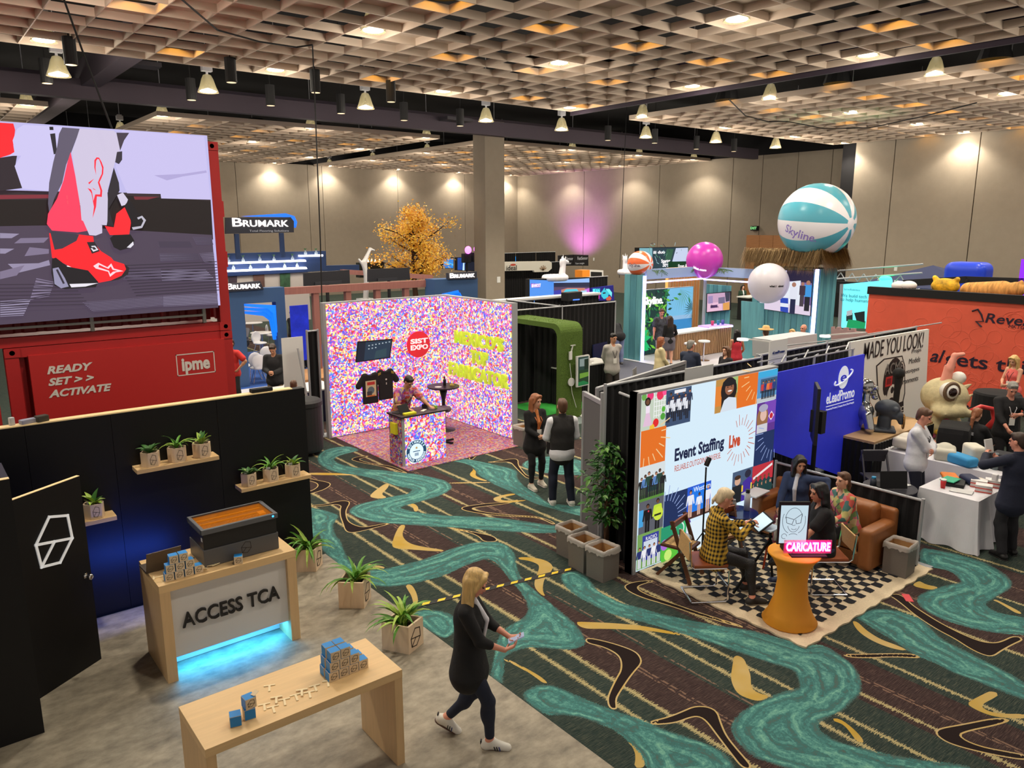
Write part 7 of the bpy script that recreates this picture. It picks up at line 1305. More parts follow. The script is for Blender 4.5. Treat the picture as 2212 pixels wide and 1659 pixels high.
for q in (-1,1): B().tube([(.2*q,-.2,0),(.2*q,-.18,.44),(.2*q,.2,.44),(.2*q,.25,.85)],.012,6).build('leg',STEEL,t); B().cyl((.2*q,.2,.44),(.2*q,.24,0),.012,n=6).build('leg',STEEL,t)
boxpart('seat',GREYM,t,-.21,-.2,.44,.21,.2,.47,bev=.01); B().obox((0,.24,.72),(.4,.02,.26)).build('backrest',GREYM,t,bev=.01)
bt_=thing('golf_ball_tray','wire tray heaped with white golf balls on the putting turf','tray',(11.9,12.95,0)); boxpart('tray',STEEL,bt_,-.25,-.2,.0,.25,.2,.05)
for i in range(40): B().sphere((rng.uniform(-.2,.2),rng.uniform(-.15,.15),.07+.04*(i%3)),.03,8,6).build('ball',WHT,bt_,smooth=True)
# black equipment case and banner behind the black wall, left of the confetti booth
rc_=thing('round_case','tall round black equipment case behind the black wall end','case',(6.15,14.4,0)); B().lathe([(.33,.08),(.34,.12),(.34,1.0),(.36,1.02),(.36,1.10),(.3,1.14),(0,1.15)],28).build('drum',mat('case_black',(30,30,32),.6),rc_); 
for i in range(4): B().cyl((.2*math.cos(i*1.57),.2*math.sin(i*1.57),0),(.2*math.cos(i*1.57),.2*math.sin(i*1.57),.09),.04).build('caster',BLK,rc_)
drapewall('black drape edge and slim poles left of the confetti wall',[(6.75,15.45),(7.0,15.45)],2.35)
ban=thing('roll_banner','white roll-up banner seen from its edge left of the confetti wall','banner'); B().bar((6.85,16.5,.05),(6.85,16.5,2.1),.5,.02,up=(0,1,0)).build('sheet',WHT,ban); boxpart('base',GREYM,ban,6.55,16.4,0,7.15,16.6,.06)
tag(B().bar((6.72,15.25,.02),(6.55,15.5,2.0),.03).build('leaning_pole',STEEL),'grey pole leaning left of the confetti wall','pole')
# --- flooring company booth (blue arches)
BLUW=mat('slate_blue',(52,84,128),.6); BLUL=mat('bright_blue',(20,110,240),.4,e=1.0); BLUD=mat('deep_blue_carpet',(28,70,140),.95,n=(30,.2)); WALB=mat('pergola_wood',(150,98,90),.55,n=(2,.12,(8,8,.6)))
strip('deep blue carpet inside the flooring booth',7.2,21.5,15.8,28.0,BLUD); strip('wooden floor sample step beside the blue arch',8.85,20.9,10.6,22.6,mat('deck_oak',(176,128,84),.5,n=(2,.15,(1,8,1))),.16,'floor_sample'); strip('pale flooring strip in front of the blue arch',5.0,19.4,9.0,21.5,LIGHTFLOOR)
def arch(label,opts,opening,lights):
    t=thing('booth_arch',label,'arch'); 
    o=opts; b=B(); YA=21.75
    # wall with an opening: build as strips left, right and above
    xs=[p[0] for p in o]; x0,x1=min(xs),max(xs); zt=max(p[1] for p in o); ox=[p[0] for p in opening]; a0,a1=min(ox),max(ox); oz=max(p[1] for p in opening)
    boxpart('jamb',BLUW,t,x0,YA,0,a0,YA+.3,zt); boxpart('jamb',BLUW,t,a1,YA,0,x1,YA+.3,zt); boxpart('lintel',BLUW,t,a0,YA,oz,a1,YA+.3,zt)
    for i in range(3):
        m_=B(); d=.11*i; z_=oz-d
        pts=[(a0,z_),(a0,z_-.07-.0*i),(a1-.25-d*.4,z_-.18),(a1-.1-d*.3,z_-.32),(a1-.04-d*.2,z_-.9),(a1-d*.0,z_-.9),(a1,z_-.1)]
        m_.prism(pts,(0,YA+.02+.06*i,0),UX,UZ,-.05).build('light_fin',BLUL,t)
    return t
o_=[(7.351,2.818),(8.887,2.793),(8.797,.041),(7.236,.049)]; p_=[(7.766,2.403),(8.606,2.35),(8.51,.021),(7.676,.018)]
t=arch('slate blue booth arch with glowing blue fins, left of the pergola',o_,p_,None); SIGB=mat('sign_dark',(44,46,58),.5); LITW=mat('sign_glow',(255,245,238),.4,e=2.2)
def brand(label,poly,c,txt,w,h,sub=None):
    s_=thing('lit_sign',label,'sign'); slab('panel',SIGB,s_,'Y',c,poly,.12); x0=min(p[0] for p in poly);x1=max(p[0] for p in poly);z0=min(p[1] for p in poly);z1=max(p[1] for p in poly); zc=(z0+z1)/2+(0 if not sub else .12*(z1-z0)); hh=(z1-z0)*(.62 if not sub else .5)
    text(txt[0],.5,LITW,(x0+(x1-x0)*(.16 if sub else .12),c-.02,zc+hh*.06),UX,UZ,s_,ext=.015,bold=.004,height=hh,width=(x1-x0)*.14); text(txt[1:],.5,LITW,(x0+(x1-x0)*(.57 if sub else .55),c-.02,zc-hh*.06),UX,UZ,s_,ext=.015,bold=.004,height=hh*.78,width=(x1-x0)*(.66 if sub else .70))
    if sub: text(sub,.2,mat('sign_grey',(170,172,180),.5,e=.3),(x0+(x1-x0)*.62,c-.02,z0+(z1-z0)*.16),UX,UZ,s_,ext=.005,width=(x1-x0)*.58,height=(z1-z0)*.16)
    return s_
brand('small lit BRUMARK sign on top of the left blue arch',[(7.167,2.984),(8.166,3.029),(8.258,2.788),(7.151,2.767)],21.7,'BRUMARK',1,1)
t=thing('booth_block','slate blue booth block with bright blue stripes behind the confetti walls','booth wall'); slab('wall',BLUW,t,'Y',21.75,[(14.116,2.808),(15.898,2.795),(15.863,.184),(14.052,.37)],.6)
for i in range(3): slab('light_fin',BLUL,t,'Y',21.73,[(14.387,2.316),(15.053,2.406),(15.183,2.113),(14.386,2.269)] if i==0 else ([(14.385,2.238),(15.129,2.323),(15.204,2.192),(14.384,2.191)] if i==1 else [(14.383,2.16),(15.184,2.177),(15.202,2.064),(14.381,2.082)]),.02+.02*i)
brand('small lit BRUMARK sign on top of the blue block near the column',[(14.626,3.005),(15.824,3.023),(15.821,2.768),(14.621,2.789)],21.7,'BRUMARK',1,1)
pg=thing('pergola','brown timber pergola with square posts between the blue arches','pergola')
slab('beam',WALB,pg,'Y',22.3,[(9.112,2.749),(14.454,2.765),(14.448,2.528),(9.098,2.542)],.2)
for u in (678,754,818,880): 
    a=(10.132,22.3,2.441) if u==678 else ((11.229,22.3,2.379) if u==754 else ((12.289,22.3,2.318) if u==818 else (13.372,22.3,2.257))); boxpart('post',WALB,pg,a[0]-.09,22.32,.0,a[0]+.09,22.5,a[2]+.3)
slab('rear_beam',WALB,pg,'Y',25.5,[(12.632,3.043),(16.468,2.692),(16.463,2.513),(12.624,2.878)],.2)
t1_=thing('banner','tall blue printed acrylic banner hanging in the flooring booth','banner'); slab('sheet',mat('banner_blue',(36,50,190),.3,e=.4,n=(2.5,.35)),t1_,'Y',20.9,[(8.67,2.345),(9.213,2.35),(9.206,.755),(8.667,.733)],.03)
t1_=thing('banner','narrow blue banner just left of the confetti wall','banner'); slab('sheet',mat('banner_blue',(36,50,190)),t1_,'Y',20.5,[(9.514,2.388),(9.643,2.393),(9.606,1.714),(9.506,1.709)],.03)
# tower wall with lit shelves
tw=thing('shelf_wall','navy header wall with white lit shelves of small vases below the tower sign','shelf wall'); YT=27.0; NAV2=mat('navy_wall',(28,54,96),.6)
slab('wall',NAV2,tw,'Y',YT,[(8.284,3.645),(12.731,3.662),(12.71,2.926),(8.221,2.856)],.3); slab('wall_low',NAV2,tw,'Y',YT+.05,[(12.651,3.116),(14.111,3.104),(14.101,2.892),(12.639,2.91)],.3); slab('lower_wall',mat('beige_board',(190,180,168),.7),tw,'Y',YT+.1,[(8.261,2.975),(12.02,2.964),(12.042,1.138),(8.125,1.275)],.05)
slab('photo_panel',mat('plant_photo',(48,84,52),.7,n=(6,.5)),tw,'Y',YT+.04,[(10.928,2.94),(11.313,2.942),(11.278,2.39),(10.91,2.391)],.02); slab('photo_panel',mat('wood_photo',(96,66,54),.7,n=(3,.4)),tw,'Y',YT+.04,[(9.944,2.912),(10.346,2.929),(10.33,2.437),(9.942,2.423)],.02); slab('dark_panel',mat('dark_plum',(58,44,54),.7),tw,'Y',YT+.04,[(9.083,2.929),(9.372,2.934),(9.349,2.614),(9.058,2.596)],.02)
SHL=mat('shelf_glow',(250,246,255),.4,e=3.0)
for p in ([(8.939,3.354),(11.821,3.369),(11.852,3.301),(8.935,3.292)],[(8.919,3.088),(11.841,3.101),(11.872,3.033),(8.914,3.026)],[(11.635,3.54),(12.519,3.536),(12.515,3.469),(11.631,3.474)]): slab('lit_shelf',SHL,tw,'Y',26.8,p,.22)
VAS=mat('vase_glass',(190,205,215),.1,alpha=.6)
for i,p in enumerate(((9.064,26.7,3.37),(9.572,26.7,3.355),(10.162,26.7,3.37),(10.68,26.7,3.355),(11.37,26.7,3.368),(9.217,26.7,3.098),(9.813,26.7,3.093),(10.427,26.7,3.103),(11.058,26.7,3.098),(11.53,26.7,3.098),(11.876,26.7,3.554),(12.29,26.7,3.544))):
    p=(p[0],26.9,p[2]);v=thing('vase','small clear vase with a green sprig on a lit navy shelf','vase',p,0,'vases on the lit shelves'); B().lathe([(.05,0),(.06,.06),(.02,.13),(.025,.16)],10).build('glass',VAS,v)
    b=B(); 
    for k in range(5): leaf(b,(0,0,.13),k*1.3+i,.13,.05,.6,1.1,n=4)
    b.build('sprig',LEAFD,v)
sg=brand('large lit BRUMARK tower sign with blue swoosh',[(8.986,4.853),(11.266,4.882),(11.377,4.738),(11.353,4.351),(8.945,4.319)],26.6,'BRUMARK',1,1,'Total Flooring Solutions')
for i in range(3): slab('blue_swoosh',BLUL,sg,'Y',26.66+.05*i,[(9.524,4.888),(11.005,4.962),(11.342,4.868),(11.451,4.674),(11.406,4.512),(11.334,4.739),(11,4.882)],.04) if i==0 else slab('blue_swoosh',BLUL,sg,'Y',26.66+.05*i,[(9.561,4.905),(11.135,5.012),(11.456,4.918),(11.548,4.707),(11.484,4.512),(11.413,4.772),(11.079,4.932)],.04)
for p in ((9.327,26.62,4.316),(10.915,26.62,4.337)): boxpart('sign_leg',NAV2,sg,p[0]-.07,26.62,p[2]-.85,p[0]+.07,26.74,p[2])
TVB=mat('tv_back',(28,28,34),.5)
for lab,p,p3 in (('back of a large dark monitor above the pergola, left of the white sculpture',[(10.512,3.059),(12.146,3.106),(12.141,2.652),(10.503,2.638)],[(10.853,2.748),(11.821,2.766),(11.815,2.657),(10.848,2.657)]),('back of a large dark monitor above the pergola, under the yellow tree',[(12.867,3.096),(14.502,3.105),(14.527,2.674),(12.848,2.667)],[(13.196,2.769),(13.973,2.769),(13.97,2.671),(13.192,2.673)])):
    t=thing('large_monitor',lab,'monitor'); slab('casing',TVB,t,'Y',24.0,p,.1); slab('vent_box',mat('tv_back2',(40,40,46),.5),t,'Y',23.95,p3,.05); x=sum(q[0] for q in p)/4; B().cyl((x,24.06,0),(x,24.06,2.8),.06).build('stand_pole',BLK,t)
s=S(); q=(13.037,24.6,2.119)
for a,c,r0,r1 in (((0,0,0),(.05,0,.7),.1,.08),((.05,0,.7),(.0,0,1.3),.08,.09),((0,0,1.3),(.25,0,1.75),.09,.05),((.05,0,.6),(.3,0,1.0),.06,.04),((0,0,1.1),(-.2,0,1.4),.06,.04),((.25,0,1.75),(.42,0,1.7),.05,.03)): s.rc(a,c,r0,r1,.05)
o=s.build('white_sculpture',mat('white_gloss',(215,212,210),.3),None,.03); o.location=(q[0],24.6,q[2]-.1); tag(o,'white curved branch-like sculpture between the two monitor backs','sculpture'); B().box(-.25,-.25,-(q[2]-.1),.25,.25,.02).build('plinth',WHT,o)
# white shell chairs and tables inside the arch
SHELL=mat('shell_white',(226,224,226),.4)
def shellchair(label,loc,rz,proto=[None]):
    if proto[0] is None:
        t=proto[0]=thing('shell_chair',label,'chair',loc,rz,'white shell chairs inside the blue arch'); s=S(); s.ell((0,0,.46),(.24,.23,.05),.04).ell((0,.2,.66),(.22,.05,.22),.06).ell((0,-.03,.53),(.2,.2,.06),.02,None,True).ell((0,.13,.72),(.19,.06,.2),.02,None,True)
        s.build('shell',SHELL,t,.018)
        for q in (-1,1):
            for p in (-1,1): B().cyl((.1*q,.1*p,.42),(.2*q,.2*p,0),.011,n=6).build('leg',CHROME,t)
    else: dup(proto[0],None,loc,rz,label)
for i,(q,l,rz) in enumerate((((8.093,22.12,.45),'white shell chair nearest in the blue arch, behind the black-jacketed man',170),((8.949,23.516,.45),'white shell chair right of the nearest one in the arch',150),((9.961,26.875,.45),'white shell chair beyond the small white table in the arch',20),((11.094,28.564,.45),'rearmost white shell chair at the right of the arch',60),((8.085,22.624,.45),'white shell chair cut by the left arch jamb',190),((9.45,23.106,.45),'white shell chair right of the blue arch beside the banner',240))): shellchair(l,(q[0],q[1],.006),R(rz))
for q,l in (((10.322,27.634,.74),'white round cafe table in the arch, nearer one'),((11.13,30.745,.74),'white round cafe table in the arch, farther one')):
    t=thing('cafe_table',l,'table',(q[0],q[1],.006)); B().lathe([(0,.70),(.4,.71),(.4,.735),(0,.735)],24).build('top',SHELL,t); B().lathe([(.22,0),(.2,.02),(.03,.05),(.03,.7)],14).build('stem',CHROME,t)
wt=thing('skirted_table','white-topped table with navy skirt behind the black wall','table'); boxpart('top',WHT,wt,6.55,16.6,.76,8.0,17.6,.79); b=B(); drape(b,(6.55,16.6),(8.0,16.6),.0,.76,.02,.1); b.build('skirt',mat('navy_skirt',(34,34,66),.9),wt)
ph=thing('desk_phone','black conference phone on the far end of the black wall top','phone',(3.55,9.66,2.44)); boxpart('body',BLK,ph,-.14,-.05,.001,.14,.05,.05,bev=.012)
for x,l,d,c,nm in ((.95,'grey cloth bundle on top of the black wall at left',(.16,.08,.05),(150,150,165),'cloth_bundle'),(1.08,'small dark case on top of the black wall at left',(.12,.09,.07),(60,54,40),'small_case'),(.80,'clear bottle top on the black wall at far left',(.05,.05,.09),(190,190,190),'water_bottle')): tag(B().obox((x,9.66,2.44+d[2]/2),d,(0,0,.3)).build(nm,mat('wt_'+nm,c,.6),bev=.012),l,'case' if 'case' in nm else 'bundle' if 'bundle' in nm else 'bottle')
# --- yellow tree
yt=thing('yellow_tree','yellow-leaved artificial tree rising behind the flooring booth','tree'); q=(18.077,29.5,3.938); yx=q[0]; b=B(); r_=random.Random(31); tips=[]
b.tube([(yx,29.5,0),(yx+.05,29.5,1.4),(yx-.05,29.5,2.6),(yx,29.5,4.4)],[.16,.13,.10,.04],8)
for i in range(34):
    z0=r_.uniform(2.1,4.6); az=r_.uniform(0,6.28); l=r_.uniform(.8,1.75)*(1.0 if z0<3.9 else .65); p0=(yx,29.5,z0); p1=(yx+l*.55*math.cos(az),29.5+l*.55*math.sin(az),z0+l*.28); p2=(yx+l*math.cos(az),29.5+l*math.sin(az),z0+l*r_.uniform(.25,.6)); b.tube([p0,p1,p2],[.05,.03,.012],5); tips+= [p2,p1]
b.build('trunk',mat('dark_bark',(70,44,28),.8),yt); b=B(); tips+=[(yx+r_.uniform(-.2,.3),29.5+r_.uniform(-.3,.3),r_.uniform(4.5,5.55)) for _ in range(10)]; YM=[mat('yleaf_a',(240,182,40),.6,e=.08),mat('yleaf_b',(222,150,24),.6),mat('yleaf_c',(250,205,80),.6,e=.08)]
for i in range(8200):
    t=tips[r_.randrange(len(tips))]; o=[t[k]+r_.gauss(0,.20 if k<2 else .17) for k in range(3)]
    if o[2]<2.2: continue
    az=r_.uniform(0,6.28); tl=r_.uniform(-.9,.9); L_=r_.uniform(.06,.11); d=Vector((math.cos(az)*math.cos(tl),math.sin(az)*math.cos(tl),math.sin(tl))); sd=d.orthogonal().normalized()*L_*.45; p=Vector(o); b.add([p,p+d*L_*.5+sd,p+d*L_*1.1,p+d*L_*.5-sd],[(0,1,2,3)],i%3)
b.build('foliage',YM,yt,kind='stuff')
# candles-like lights and far stage screens left of the column
fs=thing('stage_screens','far blue stage screens with a white arch graphic left of the column','screens'); BS=attr_mat('far_screen',1.15)
for p in ([(25.177,2.756),(26.028,2.76),(26.015,2.11),(25.227,2.137)],[(26.227,2.755),(27.723,2.772),(27.711,1.884),(26.212,1.994)]): slab('cabinet',BLK,fs,'Y',38,p,.2)
art('stage_picture','Y',38,[((40,130,220),[(25.273,2.7),(25.994,2.707),(25.982,2.138),(25.292,2.162)]),((90,180,235),[(25.27,2.592),(25.987,2.382),(25.985,2.274),(25.267,2.458)]),((30,70,150),[(26.294,2.727),(27.688,2.718),(27.677,1.941),(26.28,2.019)]),((190,225,250),[(26.649,1.978),(26.691,2.443),(26.897,2.601),(27.686,2.635),(27.685,2.524),(26.963,2.49),(26.792,2.385),(26.785,1.973)]),((20,24,40),[(26.819,1.972),(26.825,2.357),(26.997,2.461),(27.684,2.469),(27.677,1.941)])],BS,fs,.01)
t=thing('blue_screen','bright blue screen block just right of the column','screen'); slab('panel',mat('azure_screen',(40,160,250),.4,e=1.0),t,'Y',38,[(29.861,2.691),(30.789,2.696),(30.788,2.263),(29.859,2.235)],.2)
MAG=mat('magenta_lens',(255,90,255),.3,e=5)
for i,p in enumerate(((26.62,37.5,3.192),(27.262,37.5,3.233))):
    t=thing('moving_head_light','magenta moving-head stage light, %s of the pair beside the column'%('left','right')[i],'stage light',p,0,'magenta stage lights'); B().sphere((0,-.15,.0),(.22,.12,.22)).build('lens',MAG,t,smooth=True); boxpart('yoke',BLK,t,-.26,-.1,-.75,.26,.2,-.2,bev=.04); B().cyl((0,0,-p[2]),(0,0,-.7),.06).build('stand',BLK,t)
cn=thing('candle_row','row of small flame lights on a dark hedge left of the yellow tree','lights'); slab('hedge',mat('dark_hedge',(30,34,28),.9),cn,'Y',31,[(16.221,2.974),(17.43,2.979),(17.402,2.273),(16.191,2.323)],.4)
for u in range(5):
    p=((16.352,30.9,3.014),(16.558,30.9,3.008),(16.742,30.9,3.002),(16.928,30.9,2.997),(17.138,30.9,2.991))[u]; B().lathe([(.05,0),(.03,.08),(0,.16)],8,p).build('flame',mat('flame_warm',(255,200,150),.4,e=4),cn)
# --- white 'ideal' header, sensor sign, game-show screens
t=thing('header_sign','cream header sign reading ideal with a brown plant emblem','sign'); slab('panel',mat('cream_board',(226,220,204),.6,e=.12),t,'Y',33,[(25.299,2.68),(29.172,2.619),(29.348,2.51),(29.352,2.196),(29.073,2.024),(28.072,2.035),(28.003,2.14),(25.296,2.188)],.15)
p=(26.396,32.9,2.302); text('ideal',.4,INK,(p[0],32.97,p[2]+.02),UX,UZ,t,ext=.002,bold=.004,width=.72,height=.27); p=(28.671,32.9,2.172)
b=B()
for a_ in (-60,-30,5,35,62): b.prism(line(0,0,.28*math.sin(R(a_)),.28*math.cos(R(a_)),.06),(p[0],32.98,p[2]-.05),UX,UZ,.004)
b.build('plant_emblem',mat('emblem_tan',(170,140,110),.6),t); B().prism(circ((26.509,33,2.495)[0],(26.509,33,2.495)[2]-.0,.2,12,.06),(0,32.985,0),UX,UZ,.003).build('emblem_arc',mat('emblem_red',(214,90,70),.6),t)
drapewall('black drape block under the cream header sign',[(24.6,33.2),(30.2,33.2)],2.55,posts=False)
t=thing('black_sign','black two-panel FastSensor sign near the purple-lit wall','sign'); slab('panel',mat('sign_black',(32,30,34),.6),t,'Y',36,[(32.59,2.765),(33.815,2.793),(33.828,2.096),(32.599,2.136)],.1); slab('panel',mat('sign_black2',(38,36,40),.6),t,'Y',36,[(33.855,2.792),(35.163,2.732),(35.18,2.052),(33.869,2.095)],.1); GW=mat('soft_white',(205,205,208),.6,e=.25)
for p,s_,w_,h_ in (((33.34,36,2.545),'FastSensor',.9,.2),((34.631,36,2.54),'FastSensor',.9,.2),((33.187,36,2.261),'Measure behavior',.9,.13),((34.393,36,2.224),'Turn insight',.8,.13)): text(s_,.2,GW,(p[0],35.98,p[2]),UX,UZ,t,ext=.002,width=w_,height=h_)
drapewall('black drape below the FastSensor sign',[(27.6,36.1),(32.4,36.1)],3.0,posts=False)
be=thing('quiz_screens','bright blue BEANROOT screen wall with game-show picture','screen'); YB=20.5
slab('cabinet',BLK,be,'Y',YB,[(17.187,2.755),(20.092,2.698),(20.113,1.859),(17.19,1.921)],.2); SB=attr_mat('quiz_print',1.05)
pic=[((84,150,240),[(17.208,2.738),(18.327,2.657),(18.337,1.866),(17.211,1.92)]),((150,190,250),[(18.327,2.657),(20.093,2.664),(20.097,2.493),(18.328,2.558)]),((40,44,70),[(18.328,2.575),(20.097,2.51),(20.102,2.305),(18.331,2.361)]),((90,70,100),[(18.33,2.427),(20.101,2.34),(20.105,2.168),(18.332,2.229)]),((200,130,110),[(18.688,2.31),(19.004,2.36),(19.84,2.318),(20.105,2.202),(20.106,2.134),(18.689,2.21)]),((60,60,170),[(18.331,2.295),(18.688,2.31),(18.739,1.908),(18.336,1.899)]),((70,170,110),[(18.334,2.097),(20.106,2.134),(20.113,1.859),(18.337,1.866)]),((90,205,225),[(18.78,2.205),(18.914,2.315),(19.465,2.303),(19.561,2.197),(19.614,1.923),(18.784,1.905)]),((70,110,210),[(18.423,2.092),(18.782,2.072),(18.785,1.888),(18.425,1.893)]),((160,230,240),[(18.49,2.039),(18.715,2.026),(18.717,1.909),(18.492,1.923)]),((200,110,220),[(19.841,2.267),(20.102,2.305),(20.106,2.134),(19.893,2.077)]),((180,215,240),[(19.654,2.226),(19.961,2.227),(19.966,2.005),(19.659,2.005)]),((90,60,150),rect(0,0,.001,.001))]
art('game_picture','Y',YB,pic,SB,be,.004); p=(17.484,20.5,2.517); slab('name_tag',mat('tag_purple',(130,60,180),.5,e=.6),be,'Y',YB-.012,[(17.251,2.608),(17.697,2.571),(17.655,2.444),(17.272,2.463)],.003); text('BEANROOT',.2,E_W,(p[0],YB-.03,p[2]),UX,UZ,be,ext=.001,bold=.004,width=.42,height=.12)
t=thing('unicorn_poster_screen','navy screen with a turquoise unicorn and BEAN RIOT lettering','screen'); slab('panel',mat('navy_glow',(30,30,110),.4,e=.7),t,'Y',21.4,[(21.11,2.201),(22.316,2.25),(22.391,1.639),(21.098,1.699)],.08)
art('unicorn_print','Y',21.4,[((60,200,220),[(21.653,1.847),(21.623,1.994),(21.723,2.079),(21.823,2.183),(21.852,2.073),(22.007,2.101),(22.167,2.001),(22.199,1.853),(22.04,1.898),(22.019,1.753),(21.786,1.73)]),((120,235,240),[(21.877,2.126),(22.085,2.115),(22.248,1.96),(22.228,1.778),(22.091,1.932)]),((210,90,60),[(21.914,1.759),(22.121,1.839),(22.23,1.722),(22.153,1.653),(21.944,1.666)]),((40,30,60),[(21.726,1.989),(21.881,1.998),(21.882,1.944),(21.728,1.934)])],SB,t,.004)
p=(21.341,21.4,2.045); text('BEAN',.2,mat('cyan_txt',(80,220,235),.4,e=1),(p[0],21.37,p[2]+.02),UX,UZ,t,ext=.001,bold=.006,width=.38,height=.18); text('RIOT',.2,mat('pink_txt',(250,70,190),.4,e=1),(p[0],21.37,p[2]-.2),UX,UZ,t,ext=.001,bold=.006,width=.40,height=.2)
drapewall('dark drape wall around the unicorn screen',[(18.9,21.6),(22.2,21.6)],2.6,posts=False)
t=thing('camera_rig','black broadcast camera in front of the quiz screens','camera'); p=(16.872,18,2.351); B().obox((p[0],18,p[2]),(.7,.3,.28),(0,.0,.1)).build('body',BLK,t,bev=.03); boxpart('status_strip',mat('strip_blue',(70,120,230),.4,e=1),t,p[0]-.25,17.84,p[2]-.12,p[0]+.2,17.85,p[2]-.08); B().cyl((p[0],18,0),(p[0],18,p[2]),.05).build('pedestal',BLK,t)
for i,u in enumerate(((16.23,18.5,2.146),(16.548,18.5,2.142),(16.83,18.5,2.139),(17.075,18.5,2.139),(17.554,18.5,2.11))): 
    t=thing('headset','black headset on the white rail below the quiz screens, %s of five'%('first','second','third','fourth','fifth')[i],'headset',u,0,'headsets on the rail'); B().tube([(.08*math.cos(a_),0,.1*math.sin(a_)) for a_ in np.linspace(0,PI,9)],.015,6).build('band',BLK,t); B().sphere((-.08,0,0),(.03,.05,.06),8,6).build('ear_cup',BLK,t); B().sphere((.08,0,0),(.03,.05,.06),8,6).build('ear_cup',BLK,t)
tag(B().box(14.2,18.3,2.30,18.5,18.7,2.36).build('white_rail',WHT),'white counter rail below the quiz screens','rail'); drapewall('black drape under the white rail',[(14.2,18.4),(18.5,18.4)],2.28,posts=False)
def floatie(label,u,scale,rz,y):
    t=thing('unicorn_float',label,'pool float',(u[0],y,u[2]),rz,'inflatable unicorns'); WV=mat('vinyl_white',(236,234,240),.25); s=S()
    for i in range(18): a_=2*PI*i/18; a2=a_+2*PI/18; s.rc((.42*math.cos(a_),.34*math.sin(a_),0),(.42*math.cos(a2),.34*math.sin(a2),0),.12,.12,.02)
    s.rc((.34,0,.05),(.42,0,.6),.13,.10,.04).rc((.42,0,.6),(.62,0,.56),.11,.07,.04).rc((.40,0,.7),(.40,0,.9),.03,.01,.01).rc((.42,.09,.68),(.44,.1,.78),.03,.02,.01).rc((.42,-.09,.68),(.44,-.1,.78),.03,.02,.01).ell((.30,0,.55),(.07,.06,.16),.03)
    s.build('body',WV,t,.03); t.scale=(scale,)*3
floatie('white inflatable unicorn on top of the quiz screens',(18.482,20.6,2.743),.95,R(0),20.6); floatie('white inflatable unicorn beside the orange beach ball',(22.56,20.9,2.774),.85,R(60),20.9)
t=thing('orange_box','orange and white shelving boxes behind the quiz screens','boxes'); slab('orange_side',mat('orange_box',(236,140,40),.5,e=.2),t,'Y',26,[(25.024,2.543),(25.503,2.547),(25.513,2.181),(25.032,2.201)],.5); slab('white_frame',WHT,t,'Y',26.02,[(25.503,2.547),(26.425,2.492),(26.436,2.142),(25.513,2.181)],.5); slab('dark_shelf',BLK,t,'Y',25.99,[(25.597,2.458),(26.304,2.41),(26.31,2.191),(25.602,2.242)],.05)
# --- beach themed booth (Skyline)
TEALW=mat('teal_planks',(96,160,168),.6,n=(1.5,.22,(6,6,.5))); TEALD=mat('teal_planks_dark',(78,138,150),.6,n=(1.5,.25,(6,6,.5))); LEDM=mat('led_violet',(190,180,255),.4,e=4.5)
strip('pale glossy flooring of the beach booth',19.5,11.6,26.0,18.2,LIGHTFLOOR); strip('dark grey aisle carpet before the beach booth',15.2,14.3,19.4,18.5,mat('grey_aisle',(82,84,96),.95))
def planks(name,parent,x0,y0,x1,y1,z0,z1,n):
    for i in range(n):
        if abs(x1-x0)>abs(y1-y0): a=x0+(x1-x0)*i/n;c=x0+(x1-x0)*(i+1)/n; boxpart('plank',(TEALW,TEALD)[i%2],parent,a+.006,y0,z0,c-.006,y1,z1)
        else: a=y0+(y1-y0)*i/n;c=y0+(y1-y0)*(i+1)/n; boxpart('plank',(TEALW,TEALD)[i%2],parent,x0,a+.006,z0,x1,c-.006,z1)
pl=thing('booth_pillar','weathered teal plank pillar with white-violet light edge, left of the beach booth','pillar'); planks('p',pl,19.68,17.52,19.74,18.35,0,2.93,3); boxpart('core',TEALD,pl,19.75,17.56,0,19.84,18.3,2.93); boxpart('light_strip',LEDM,pl,19.70,17.50,.02,19.84,17.55,2.9)
bm_=thing('booth_header','sky-printed header beam with violet light strip around the beach booth','header'); SKYP=attr_mat('sky_print'); boxpart('beam',mat('header_blue',(150,170,210),.6),bm_,19.85,17.5,2.78,22.95,17.6,3.12); boxpart('beam',mat('header_blue',(150,170,210)),bm_,22.96,15.45,2.78,23.06,17.6,3.10); boxpart('light_strip',LEDM,bm_,19.85,17.46,2.66,22.95,17.5,2.71); boxpart('light_strip',LEDM,bm_,22.92,15.45,2.63,22.96,17.5,2.68)
pt_=[]
for i in range(40): a_=rng.uniform(R(200),R(330)) if i<20 else rng.uniform(R(-160),R(-20)); L_=rng.uniform(.2,.5); x=20.1+.6*rng.random() if i<20 else 22.3+.5*rng.random(); pt_.append((((70,110,80),(110,140,110))[i%2],line(x,3.08,min(22.9,max(20.4,x+L_*math.cos(a_))),max(2.8,3.08+.5*L_*math.sin(a_)),.02)))
art('palm_print','Y',17.5,[((150,172,214),rect(19.87,2.79,22.94,3.11))]+pt_,SKYP,bm_,.002)
pt_=[]
for i in range(24): a_=rng.uniform(R(180),R(360)); L_=rng.uniform(.2,.5); y=16.6+.3*rng.random(); pt_.append((((80,120,70),(120,150,90))[i%2],line(y,3.06,y+L_*math.cos(a_),max(2.8,3.06+.4*L_*math.sin(a_)),.02)))
art('palm_print','X',22.96,[((158,180,220),rect(15.5,2.79,17.5,3.09))]+pt_,SKYP,bm_,.002)
for x,y in ((22.98,17.45),): boxpart('corner_post',STEEL,bm_,x,y,0,x+.08,y+.08,2.78)
jw=thing('jungle_backdrop','backlit jungle and beach picture wall with white Skyline lettering','backdrop'); YJ=18.3; boxpart('frame',STEEL,jw,20.4,YJ+.005,0,23.4,YJ+.1,2.34)
